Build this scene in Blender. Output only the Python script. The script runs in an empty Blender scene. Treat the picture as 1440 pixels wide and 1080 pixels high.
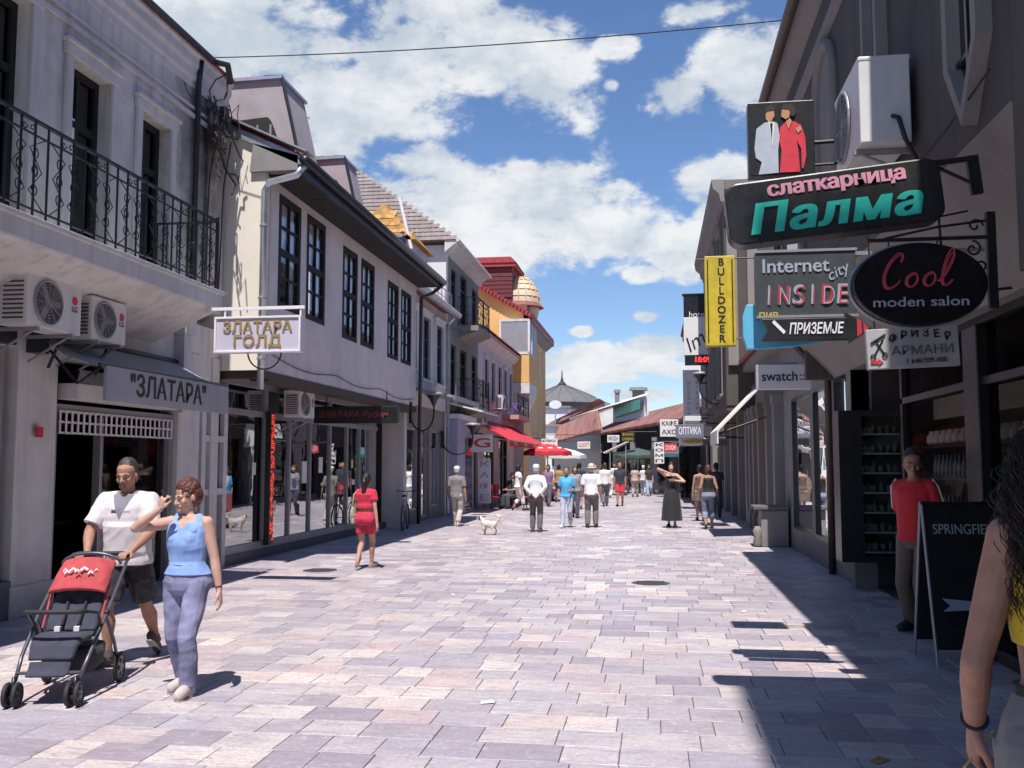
import bpy, bmesh, math, random, zlib
from mathutils import Vector, Matrix, noise, Quaternion
R=math.radians
random.seed(7)
S=bpy.context.scene
COL=S.collection
# ---------------------------------------------------------------- camera
CAMZ=1.7; FPX=1350.0; YAW=R(8.4); PITCH=math.atan(112/FPX)
cam=bpy.data.cameras.new('camera'); camo=bpy.data.objects.new('camera',cam); COL.objects.link(camo)
cam.sensor_width=36; cam.lens=36*FPX/1440; cam.clip_start=0.05; cam.clip_end=4000
camo.location=(0,0,CAMZ); camo.rotation_euler=(math.pi/2+PITCH,0,YAW)
S.camera=camo
# ---------------------------------------------------------------- exposure
S.view_settings.view_transform='Standard'; S.view_settings.look='None'
S.view_settings.gamma=1; S.view_settings.use_curve_mapping=False
S.view_settings.exposure=0.42
# ---------------------------------------------------------------- sun and sky
SUN_EL=65.0; SUN_AZ=-1.5          # shadows fall up the street (+Y), a hair to the left
sl=bpy.data.lights.new('sun','SUN'); sl.energy=5.0; sl.angle=R(0.53); sl.color=(1.0,0.955,0.9)
so=bpy.data.objects.new('sun',sl); COL.objects.link(so)
sdir=Vector((math.sin(R(SUN_AZ))*math.cos(R(SUN_EL)),math.cos(R(SUN_AZ))*math.cos(R(SUN_EL)),-math.sin(R(SUN_EL))))
so.rotation_euler=sdir.to_track_quat('-Z','Y').to_euler(); so.location=(0,-10,30)
W=bpy.data.worlds.new("World"); S.world=W; W.use_nodes=True
nt=W.node_tree; N=nt.nodes; L=nt.links; N.clear()
def wn(t,**k):
    n=N.new(t)
    for a,b in k.items(): setattr(n,a,b)
    return n
def wmath(op,a,b=None,c=None,clamp=False):
    n=N.new('ShaderNodeMath'); n.operation=op; n.use_clamp=clamp
    for i,x in enumerate((a,b,c)):
        if x is None: continue
        if isinstance(x,(int,float)): n.inputs[i].default_value=x
        else: L.new(x,n.inputs[i])
    return n.outputs[0]
sky=wn('ShaderNodeTexSky',sky_type='NISHITA',sun_disc=False)
sky.sun_elevation=R(SUN_EL); sky.sun_rotation=R(180+SUN_AZ); sky.air_density=1.0; sky.dust_density=0.0; sky.ozone_density=2.0
hs=wn('ShaderNodeHueSaturation'); L.new(sky.outputs[0],hs.inputs['Color']); hs.inputs['Saturation'].default_value=1.06; hs.inputs['Value'].default_value=1.0
bg=wn('ShaderNodeBackground'); bg.inputs[1].default_value=0.09; tn=wn('ShaderNodeMixRGB',blend_type='MULTIPLY'); tn.inputs[0].default_value=1; tn.inputs[2].default_value=(.93,1.0,1.16,1); L.new(hs.outputs[0],tn.inputs[1]); L.new(tn.outputs[0],bg.inputs[0])
tc=wn('ShaderNodeTexCoord'); sep=wn('ShaderNodeSeparateXYZ'); L.new(tc.outputs['Generated'],sep.inputs[0])
az=wmath('ARCTAN2',sep.outputs[0],sep.outputs[1]); el=wmath('ARCSINE',sep.outputs[2])
def fbm(scale,detail,rough,off=(0,0,0),dist=0.0):
    mp=wn('ShaderNodeMapping'); L.new(tc.outputs['Generated'],mp.inputs[0]); mp.inputs['Location'].default_value=off; mp.inputs['Scale'].default_value=(1,1,1.7)
    n=wn('ShaderNodeTexNoise'); n.inputs['Scale'].default_value=scale; n.inputs['Detail'].default_value=detail; n.inputs['Roughness'].default_value=rough; n.inputs['Distortion'].default_value=dist
    L.new(mp.outputs[0],n.inputs[0]); return n.outputs[0]
def pxdir(px,py):
    d=Vector(((px-720)/FPX,(540-py)/FPX,-1)); return (camo.rotation_euler.to_matrix()@d).normalized()
CL=[(330,60,220,95),(300,0,180,60),(480,150,190,90),(570,70,110,85),(420,170,120,60),(690,60,125,80),(775,120,80,65),(620,10,130,50),
 (640,280,120,70),(770,285,150,80),(860,330,120,48),(690,350,130,48),(590,230,90,40),(560,330,90,60),(1040,90,75,75),(950,135,55,40),(1010,250,75,42),(970,350,70,45),
 (910,446,26,11),(817,466,20,9),(850,508,130,26),(930,488,70,28),(800,548,60,16),(985,15,70,22),(830,530,90,14),(950,520,60,16),(905,385,30,14),(730,540,60,14),(1000,300,30,20),(860,120,16,12),(540,300,120,90),(460,210,90,60),(870,68,36,20),(900,555,60,14)]
vmax=None
for (px,py,rx,ry) in CL:
    d=pxdir(px,py); a0=math.atan2(d.x,d.y); e0=math.asin(d.z)
    dx=wmath('DIVIDE',wmath('SUBTRACT',az,a0),rx/FPX/max(0.3,math.cos(e0))); dy=wmath('DIVIDE',wmath('SUBTRACT',el,e0),ry/FPX)
    v=wmath('SUBTRACT',1.0,wmath('SQRT',wmath('ADD',wmath('MULTIPLY',dx,dx),wmath('MULTIPLY',dy,dy))))
    vmax=v if vmax is None else wmath('MAXIMUM',vmax,v)
big=fbm(2.6,3,0.5,(4.1,1.3,0.7)); rest=wmath('MULTIPLY',wmath('SUBTRACT',big,0.68),5.0)   # scattered cumulus all round the sky
inview=wmath('MULTIPLY',wmath('LESS_THAN',wmath('ABSOLUTE',wmath('ADD',az,YAW)),0.52),wmath('LESS_THAN',el,0.52))
rest=wmath('SUBTRACT',rest,wmath('MULTIPLY',inview,4.0))
vmax=wmath('MAXIMUM',wmath('MAXIMUM',vmax,-1.0),rest)
n1=fbm(9.0,9,0.62,(1.7,3.1,2.2),0.15); n2=fbm(26.0,6,0.6,(9,2,5))
s=wmath('ADD',vmax,wmath('MULTIPLY',wmath('SUBTRACT',n1,0.5),2.7)); s=wmath('ADD',s,wmath('MULTIPLY',wmath('SUBTRACT',n2,0.5),0.9))
mr=wn('ShaderNodeMapRange',interpolation_type='SMOOTHERSTEP'); mr.inputs[1].default_value=0.0; mr.inputs[2].default_value=0.52; L.new(s,mr.inputs[0])
n3=fbm(7.0,6,0.6,(1.7,3.1,2.12)); 
sh=wn('ShaderNodeMapRange',interpolation_type='SMOOTHSTEP'); sh.inputs[1].default_value=-0.16; sh.inputs[2].default_value=0.14
L.new(wmath('ADD',wmath('SUBTRACT',n3,n1),wmath('MULTIPLY',wmath('SUBTRACT',0.5,n3),0.6)),sh.inputs[0])
cm=wn('ShaderNodeMixRGB'); cm.inputs[1].default_value=(0.98,0.99,1.0,1); cm.inputs[2].default_value=(0.60,0.68,0.77,1); L.new(sh.outputs[0],cm.inputs[0])
cb=wn('ShaderNodeBackground'); L.new(cm.outputs[0],cb.inputs[0]); cb.inputs[1].default_value=0.70
mx=wn('ShaderNodeMixShader'); L.new(wmath('MULTIPLY',mr.outputs[0],0.96),mx.inputs[0]); L.new(bg.outputs[0],mx.inputs[1]); L.new(cb.outputs[0],mx.inputs[2])
wo=wn('ShaderNodeOutputWorld'); L.new(mx.outputs[0],wo.inputs[0])
# ---------------------------------------------------------------- helpers
BASE={}
class MB:
    def __init__(s): s.v=[];s.f=[];s.m=[]
    def add(s,vs,fs,m=0):
        o=len(s.v); s.v+=[tuple(p) for p in vs]; s.f+=[tuple(i+o for i in f) for f in fs]; s.m+=[m]*len(fs); return s
    def box(s,x0,x1,y0,y1,z0,z1,m=0):
        if x0>x1:x0,x1=x1,x0
        if y0>y1:y0,y1=y1,y0
        if z0>z1:z0,z1=z1,z0
        return s.add([(x0,y0,z0),(x1,y0,z0),(x1,y1,z0),(x0,y1,z0),(x0,y0,z1),(x1,y0,z1),(x1,y1,z1),(x0,y1,z1)],
          [(0,3,2,1),(4,5,6,7),(0,1,5,4),(1,2,6,5),(2,3,7,6),(3,0,4,7)],m)
    def obox(s,c,half,M,m=0):
        vs=[Vector(c)+M@Vector((a*half[0],b*half[1],d*half[2])) for d in(-1,1) for a,b in((-1,-1),(1,-1),(1,1),(-1,1))]
        return s.add(vs,[(0,3,2,1),(4,5,6,7),(0,1,5,4),(1,2,6,5),(2,3,7,6),(3,0,4,7)],m)
    def prism(s,poly,ax,a,b,m=0):
        def P(u,w,t): return (t,u,w) if ax=='x' else (u,t,w) if ax=='y' else (u,w,t)
        ar=sum(poly[i][0]*poly[(i+1)%len(poly)][1]-poly[(i+1)%len(poly)][0]*poly[i][1] for i in range(len(poly)))
        if ar<0: poly=poly[::-1]
        if (ax=='y')==(b>a): pass
        n=len(poly); vs=[P(u,w,a) for u,w in poly]+[P(u,w,b) for u,w in poly]
        flip=(b>a)!=(ax=='y')
        fs=[tuple(range(n)),tuple(range(2*n-1,n-1,-1))]+[(i,i+n,(i+1)%n+n,(i+1)%n) for i in range(n)]
        if flip: fs=[f[::-1] for f in fs]
        return s.add(vs,fs,m)
    def slab(s,q,t,m=0):     # 4-corner quad given thickness t (downwards along the normal)
        q=[Vector(p) for p in q]; n=(q[1]-q[0]).cross(q[3]-q[0]).normalized()*t
        vs=q+[p-n for p in q]
        return s.add(vs,[(0,1,2,3),(7,6,5,4),(0,4,5,1),(1,5,6,2),(2,6,7,3),(3,7,4,0)],m)
    def rings(s,rs,cap=True,m=0,closed=False):
        n=len(rs[0]); vs=[p for r in rs for p in r]; fs=[]
        k=len(rs)
        for j in range(k if closed else k-1):
            a=j*n;b=((j+1)%k)*n
            for i in range(n): fs.append((a+i,a+(i+1)%n,b+(i+1)%n,b+i))
        if cap and not closed: fs+= [tuple(range(n-1,-1,-1)),tuple(range((k-1)*n,k*n))]
        return s.add(vs,fs,m)
    def tube(s,pts,r,n=8,m=0,closed=False):
        pts=[Vector(p) for p in pts]; k=len(pts); rs=[]
        rr=r if isinstance(r,(list,tuple)) else [r]*k
        up=None
        for i,p in enumerate(pts):
            if closed: t=pts[(i+1)%k]-pts[i-1]
            else: t=pts[min(i+1,k-1)]-pts[max(i-1,0)]
            if t.length<1e-9: t=Vector((0,0,1))
            t.normalize()
            if up is None:
                up=Vector((0,0,1)) if abs(t.z)<0.9 else Vector((1,0,0))
            a=t.cross(up)
            if a.length<1e-5: a=t.orthogonal()
            a.normalize(); b=a.cross(t).normalized(); up=b
            rs.append([p+(a*math.cos(2*math.pi*j/n)+b*math.sin(2*math.pi*j/n))*rr[i] for j in range(n)])
        rs=[q[::-1] for q in rs]
        return s.rings(rs,True,m,closed)
    def cap_tube(s,pts,r,n=12,m=0):   # tube with rounded ends
        pts=[Vector(p) for p in pts]; r=list(r) if isinstance(r,(list,tuple)) else [r]*len(pts)
        d0=(pts[0]-pts[1]).normalized(); d1=(pts[-1]-pts[-2]).normalized()
        P=[pts[0]+d0*r[0]*c for c in(0.92,0.7,0.38)]+pts+[pts[-1]+d1*r[-1]*c for c in(0.38,0.7,0.92)]
        Q=[r[0]*c for c in(0.38,0.7,0.92)]+r+[r[-1]*c for c in(0.92,0.7,0.38)]
        return s.tube(P,Q,n,m)
    def ell(s,c,r,n=16,k=10,m=0,M=None):
        c=Vector(c); rs=[]
        for j in range(1,k):
            t=math.pi*j/k; rs.append([Vector((r[0]*math.sin(t)*math.cos(2*math.pi*i/n),r[1]*math.sin(t)*math.sin(2*math.pi*i/n),-r[2]*math.cos(t))) for i in range(n)])
        if M is not None: rs=[[M@p for p in q] for q in rs]
        return s.rings([[c+p for p in q] for q in rs],True,m)
    def lathe(s,prof,c,n=20,m=0,M=None):
        c=Vector(c); rs=[[Vector((r*math.cos(2*math.pi*i/n),r*math.sin(2*math.pi*i/n),z)) for i in range(n)] for r,z in prof]
        if M is not None: rs=[[M@p for p in q] for q in rs]
        return s.rings([[c+p for p in q] for q in rs],True,m)
    def mesh(s,name,off=(0,0,0)):
        me=bpy.data.meshes.new(name); ox,oy,oz=off
        me.from_pydata([(x-ox,y-oy,z-oz) for x,y,z in s.v],[],s.f)
        return me
    def build(s,name,mat,parent=None,bevel=0,smooth=False,loc=None,label=None,kind=None,auto=None):
        b=BASE.get(parent.name,Vector((0,0,0))) if parent else Vector(loc or (0,0,0))
        me=s.mesh(name,b)
        mats=mat if isinstance(mat,(list,tuple)) else [mat]
        for q in mats: me.materials.append(q)
        if len(mats)>1: me.polygons.foreach_set('material_index',s.m)
        if smooth: me.polygons.foreach_set('use_smooth',[True]*len(me.polygons))
        o=bpy.data.objects.new(name,me); COL.objects.link(o)
        if parent: o.parent=parent
        else: o.location=b
        BASE[o.name]=b
        if bevel:
            md=o.modifiers.new('b','BEVEL'); md.width=bevel; md.segments=2; md.limit_method='ANGLE'; md.angle_limit=R(40)
        if auto:
            me.polygons.foreach_set('use_smooth',[True]*len(me.polygons))
            bm=bmesh.new(); bm.from_mesh(me)
            for e in bm.edges:
                if len(e.link_faces)==2 and e.calc_face_angle(0)>R(auto): e.smooth=False
            bm.to_mesh(me); bm.free()
        if label: o['label']=label
        if kind: o['kind']=kind
        return o
def thing(name,label,cat,loc=(0,0,0),rotz=0,group=None):
    o=bpy.data.objects.new(name,None); COL.objects.link(o); o.empty_display_size=0.2
    o.location=loc; o.rotation_euler=(0,0,rotz); o['label']=label; o['category']=cat
    if group: o['group']=group
    BASE[o.name]=Vector(loc) if rotz==0 else Vector((0,0,0))
    return o
def tag(o,label,cat,group=None):
    o['label']=label; o['category']=cat
    if group: o['group']=group
    return o
def loc_thing(name,label,cat,loc,rotz=0,group=None):   # parts are modelled in the thing's own coordinates
    o=thing(name,label,cat,loc,rotz,group); BASE[o.name]=Vector((0,0,0)); return o
def dup(root,loc,rotz=0,label=None,group=None):
    r=root.copy(); COL.objects.link(r); r.location=loc; r.rotation_euler=(0,0,rotz)
    if label: r['label']=label
    if group: r['group']=group
    for ch in list(root.children):
        c=ch.copy(); COL.objects.link(c); c.parent=r
        for g in ch.children:
            d=g.copy(); COL.objects.link(d); d.parent=c
    return r
def px(x,y,Y=None,X=None,Z=None):      # point of the place seen at photo pixel (x,y) at a known depth, side plane or height
    d=camo.rotation_euler.to_matrix()@Vector(((x-720)/FPX,(540-y)/FPX,-1)); c=Vector((0,0,CAMZ))
    t=(Y/d.y) if Y is not None else (X/d.x) if X is not None else (Z-CAMZ)/d.z
    return c+d*t
TS=bpy.data.scenes.new('tmp')
def evaluated(o):
    TS.collection.objects.link(o); vl=TS.view_layers[0]; vl.update()
    dg=vl.depsgraph; dg.update()
    me=bpy.data.meshes.new_from_object(o.evaluated_get(dg)); TS.collection.objects.unlink(o); bpy.data.objects.remove(o)
    return me
def remesh(mb,vox,it=2,fac=0.5):
    o=bpy.data.objects.new('t',mb.mesh('t'))
    m=o.modifiers.new('r','REMESH'); m.mode='VOXEL'; m.voxel_size=vox; m.use_smooth_shade=True
    if it: k=o.modifiers.new('s','SMOOTH'); k.factor=fac; k.iterations=it
    return evaluated(o)
def textmesh(txt,size,bold=0.0,shear=0.0,depth=0.004,sx=1.0,space=1.0,align='CENTER',res=4):
    bold=min(bold,size*.018)
    cu=bpy.data.curves.new('t','FONT'); cu.body=txt; cu.size=size; cu.offset=bold; cu.shear=shear; cu.extrude=depth/2; cu.space_character=space; cu.align_x=align; cu.align_y='CENTER'; cu.resolution_u=res
    o=bpy.data.objects.new('t',cu); me=evaluated(o)
    if sx!=1:
        for v in me.vertices: v.co.x*=sx
    return me
def fatten(me,n,step):
    bm=bmesh.new(); bm.from_mesh(me); src=list(bm.faces)
    for i in range(1,n+1):
        for s in (-1,1):
            r=bmesh.ops.duplicate(bm,geom=src)
            for e in r['geom']:
                if isinstance(e,bmesh.types.BMVert): e.co.x+=s*i*step; e.co.z-=.0004*(2*i+(s>0))
    bm.to_mesh(me); bm.free()
def lettering(txt,c,size,mat,parent,face='-y',name='lettering',rot=0,fit=None,fat=0,**k):
    me=textmesh(txt,size,**k)
    if fat: fatten(me,fat,size*.03)
    xs=[v.co.x for v in me.vertices]
    if fit and xs:
        f=fit/(max(xs)-min(xs)); 
        for v in me.vertices: v.co.x*=f
    me.name=name; me.materials.clear(); me.materials.append(mat)
    base=Matrix.Rotation(R(90),4,'X')
    if face=='+x': base=Matrix.Rotation(R(90),4,'Z')@base
    if face=='-x': base=Matrix.Rotation(R(-90),4,'Z')@base
    base=base@Matrix.Rotation(rot,4,'Z')
    me.transform(base); o=bpy.data.objects.new(name,me); COL.objects.link(o); o.parent=parent
    b=BASE.get(parent.name,Vector((0,0,0))); o.location=Vector(c)-b; BASE[o.name]=b
    return o
# ---------------------------------------------------------------- materials
def mat(name,col,rough=0.6,var=0.12,scale=3.0,bump=0.0,bscale=60.0,metal=0.0,streak=0.0,spec=0.5,dirt=None,dirtamt=0.0,obj=False,rnd=0.0,emit=None,es=1.0,trans=0.0,alpha=1.0,grime=0.0,sheen=0.0,co='pos'):
    m=bpy.data.materials.new(name); m.use_nodes=True; t=m.node_tree; n=t.nodes; l=t.links; b=n['Principled BSDF']
    b.inputs['Roughness'].default_value=rough; b.inputs['Metallic'].default_value=metal; b.inputs['Specular IOR Level'].default_value=spec
    def nd(k,**q):
        x=n.new(k)
        for a,c in q.items(): setattr(x,a,c)
        return x
    if co=='pos': g=nd('ShaderNodeNewGeometry').outputs['Position']
    else: g=nd('ShaderNodeTexCoord').outputs['Object']
    c=(*col,1)
    cur=None
    def noise_(sc,det=4,st=None,ro=0.6):
        x=nd('ShaderNodeTexNoise'); x.inputs['Scale'].default_value=sc; x.inputs['Detail'].default_value=det; x.inputs['Roughness'].default_value=ro
        if st:
            mp=nd('ShaderNodeMapping'); mp.inputs['Scale'].default_value=st; l.new(g,mp.inputs[0]); l.new(mp.outputs[0],x.inputs[0])
        else: l.new(g,x.inputs[0])
        return x.outputs[0]
    def mixc(fac,a,b2,mode='MIX'):
        x=nd('ShaderNodeMixRGB',blend_type=mode)
        for i,s in ((0,fac),(1,a),(2,b2)):
            if hasattr(s,'is_linked') or hasattr(s,'links'): l.new(s,x.inputs[i])
            else: x.inputs[i].default_value=s
        return x.outputs[0]
    def ramp(s,lo,hi):
        x=nd('ShaderNodeMapRange'); l.new(s,x.inputs[0]); x.inputs[1].default_value=lo; x.inputs[2].default_value=hi; return x.outputs[0]
    lo=tuple(max(0,q*(1-var)) for q in col)+(1,); hi=tuple(min(1,q*(1+var)) for q in col)+(1,)
    cur=mixc(ramp(noise_(scale),0.3,0.7),lo,hi)
    if rnd:
        oi=nd('ShaderNodeObjectInfo'); h=nd('ShaderNodeHueSaturation'); v=ramp(oi.outputs['Random'],0,1)
        mm=nd('ShaderNodeMapRange'); l.new(oi.outputs['Random'],mm.inputs[0]); mm.inputs[3].default_value=1-rnd; mm.inputs[4].default_value=1+rnd
        l.new(mm.outputs[0],h.inputs['Value']); l.new(cur,h.inputs['Color']); cur=h.outputs[0]
    if streak:
        s1=ramp(noise_(1.0,5,(5,5,0.5)),0.48,0.75); x=nd('ShaderNodeMath',operation='MULTIPLY'); l.new(s1,x.inputs[0]); x.inputs[1].default_value=streak
        cur=mixc(x.outputs[0],cur,(*(dirt or tuple(q*0.45 for q in col)),1))
    if dirtamt:
        s1=ramp(noise_(0.9,8,None,0.7),0.52,0.72); x=nd('ShaderNodeMath',operation='MULTIPLY'); l.new(s1,x.inputs[0]); x.inputs[1].default_value=dirtamt
        cur=mixc(x.outputs[0],cur,(*(dirt or tuple(q*0.5 for q in col)),1))
    if grime:      # splash dirt on the lowest half metre of a wall
        sp=nd('ShaderNodeSeparateXYZ'); l.new(g,sp.inputs[0]); a=nd('ShaderNodeMath',operation='ADD'); l.new(sp.outputs[2],a.inputs[0]); l.new(noise_(2.5,5),a.inputs[1])
        s1=ramp(a.outputs[0],1.15,0.55); x=nd('ShaderNodeMath',operation='MULTIPLY'); l.new(s1,x.inputs[0]); x.inputs[1].default_value=grime
        cur=mixc(x.outputs[0],cur,(*(dirt or tuple(q*0.5 for q in col)),1))
    l.new(cur,b.inputs['Base Color'])
    rr=nd('ShaderNodeMapRange'); l.new(noise_(scale*4),rr.inputs[0]); rr.inputs[3].default_value=max(0.02,rough-0.1); rr.inputs[4].default_value=min(1,rough+0.1); l.new(rr.outputs[0],b.inputs['Roughness'])
    if bump:
        bp=nd('ShaderNodeBump'); bp.inputs['Strength'].default_value=bump; bp.inputs['Distance'].default_value=0.01; l.new(noise_(bscale,6),bp.inputs['Height']); l.new(bp.outputs[0],b.inputs['Normal'])
    if emit: b.inputs['Emission Color'].default_value=(*emit,1); b.inputs['Emission Strength'].default_value=es
    if sheen: b.inputs['Sheen Weight'].default_value=sheen
    return m
def glassmat(name,tint=(0.8,0.85,0.85),rough=0.02,refl=1.0,front=False):
    m=bpy.data.materials.new(name); m.use_nodes=True; t=m.node_tree; n=t.nodes; l=t.links; n.clear()
    tr=n.new('ShaderNodeBsdfTransparent'); tr.inputs[0].default_value=(*tint,1); gl=n.new('ShaderNodeBsdfGlossy'); gl.inputs['Roughness'].default_value=rough; gl.inputs[0].default_value=(0.95,0.97,1,1)
    lw=n.new('ShaderNodeFresnel'); lw.inputs[0].default_value=1.52
    geo=n.new('ShaderNodeNewGeometry'); no=n.new('ShaderNodeTexNoise'); no.inputs['Scale'].default_value=1.3; l.new(geo.outputs['Position'],no.inputs[0])
    bp=n.new('ShaderNodeBump'); bp.inputs['Strength'].default_value=0.05; bp.inputs['Distance'].default_value=0.05; l.new(no.outputs[0],bp.inputs['Height']); l.new(bp.outputs[0],gl.inputs['Normal'])
    mu=n.new('ShaderNodeMath'); mu.operation='MULTIPLY_ADD'; mu.inputs[1].default_value=1.9*refl; mu.inputs[2].default_value=0.02*min(1,refl*6); mu.use_clamp=True; l.new(lw.outputs[0],mu.inputs[0])
    if front:
        m2=n.new('ShaderNodeMath'); m2.operation='MULTIPLY'; m3=n.new('ShaderNodeMath'); m3.operation='SUBTRACT'; m3.inputs[0].default_value=1; l.new(geo.outputs['Backfacing'],m3.inputs[1]); l.new(m3.outputs[0],m2.inputs[0]); l.new(mu.outputs[0],m2.inputs[1]); mu=m2
    mx=n.new('ShaderNodeMixShader'); l.new(mu.outputs[0],mx.inputs[0]); l.new(tr.outputs[0],mx.inputs[1]); l.new(gl.outputs[0],mx.inputs[2])
    o=n.new('ShaderNodeOutputMaterial'); l.new(mx.outputs[0],o.inputs[0]); return m
M={}
def mk(k,*a,**q): M[k]=mat(k,*a,**q); return M[k]
mk('plaster_a',(0.66,0.63,0.60),0.85,0.10,1.2,0.3,90,streak=0.55,dirtamt=0.45,dirt=(0.27,0.24,0.23),grime=0.6)
mk('plaster_b',(0.66,0.61,0.60),0.85,0.09,1.5,0.4,120,dirtamt=0.4,dirt=(0.36,0.32,0.33),streak=0.3)
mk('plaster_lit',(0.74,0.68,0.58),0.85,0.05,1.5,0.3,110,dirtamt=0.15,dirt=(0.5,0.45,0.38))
mk('trim',(0.62,0.60,0.59),0.75,0.08,3,0.15,80,streak=0.4,dirtamt=.25,dirt=(.3,.27,.26),grime=.5)
mk('white_paint',(0.72,0.70,0.72),0.5,0.05,4,0.05,80,streak=0.1)
mk('grey_metal',(0.30,0.29,0.31),0.4,0.08,6,0.03,80,metal=0.2)
mk('zinc',(0.50,0.54,0.58),0.35,0.12,5,0.05,60,metal=0.7)
mk('dark_wood',(0.014,0.012,0.012),0.75,0.3,8,0.1,70)
mk('brown_wood',(0.06,0.035,0.025),0.55,0.3,8,0.15,70)
mk('iron',(0.018,0.017,0.02),0.5,0.3,20,0.1,90,metal=0.3)
mk('dark_paint',(0.015,0.015,0.018),0.35,0.2,5)
mk('dark_gutter',(0.035,0.038,0.045),0.4,0.2,5,0.05,60,metal=0.4)
mk('interior',(0.03,0.027,0.027),0.8,0.4,2)
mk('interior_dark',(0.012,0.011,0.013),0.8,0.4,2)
mk('awning_grey',(0.35,0.35,0.38),0.8,0.08,3,0.1,150,streak=0.2)
mk('awning_red',(0.55,0.03,0.05),0.75,0.15,3,0.1,150)
mk('canvas',(0.72,0.70,0.66),0.8,0.08,3,0.1,150,streak=0.3)
mk('ac_white',(0.66,0.65,0.64),0.45,0.06,4,streak=0.25,dirt=(0.4,0.38,0.35))
mk('ac_dark',(0.06,0.06,0.07),0.6,0.2,5)
mk('red_print',(0.6,0.02,0.06),0.5,0.05,3)
mk('roof_red',(0.26,0.085,0.065),0.8,0.35,5,0.3,60,rnd=0.25,dirtamt=0.4,dirt=(0.12,0.08,0.07))
mk('roof_grey',(0.22,0.18,0.17),0.85,0.2,4,0.3,60,dirtamt=0.3,rnd=0.15)
mk('roof_ochre',(0.42,0.22,0.06),0.8,0.35,4,0.3,60,rnd=0.3,dirtamt=0.4)
mk('yellow_wall',(0.72,0.43,0.16),0.85,0.05,1.2,0.2,90,dirtamt=0.1)
mk('curtain',(0.82,0.78,0.80),0.9,0.1,6)
mk('lilac_wall',(0.36,0.34,0.48),0.85,0.06,2,0.2,90,dirtamt=0.2)
mk('pink_wall',(0.45,0.27,0.28),0.85,0.06,2,0.2,90)
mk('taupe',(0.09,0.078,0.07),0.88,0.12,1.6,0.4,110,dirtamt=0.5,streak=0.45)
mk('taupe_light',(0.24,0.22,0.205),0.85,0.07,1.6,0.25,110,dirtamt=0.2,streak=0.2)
mk('white_wall',(0.70,0.69,0.68),0.85,0.06,1.2,0.15,90,dirtamt=0.15)
mk('concrete',(0.24,0.225,0.22),0.85,0.12,3,0.3,90,dirtamt=0.35,grime=0.4)
mk('dark_stone',(0.13,0.12,0.13),0.7,0.15,3,0.2,90,grime=0.3)
mk('rubber',(0.02,0.02,0.022),0.7,0.2,30)
mk('soot',(0.05,0.04,0.038),0.9,0.5,12,0.5,60)
M['glass']=glassmat('glass',refl=.4); M['glass_home']=glassmat('glass_home',(.95,.95,.95),.02,.2); M['glass_near']=glassmat('glass_near',(.72,.72,.72),.03,.02,True); M['glass_dark']=glassmat('glass_dark',(0.35,0.37,0.4),.03,.55); M['glass_shop']=glassmat('glass_shop',(0.62,0.66,0.68),0.01,1.7)
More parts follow.
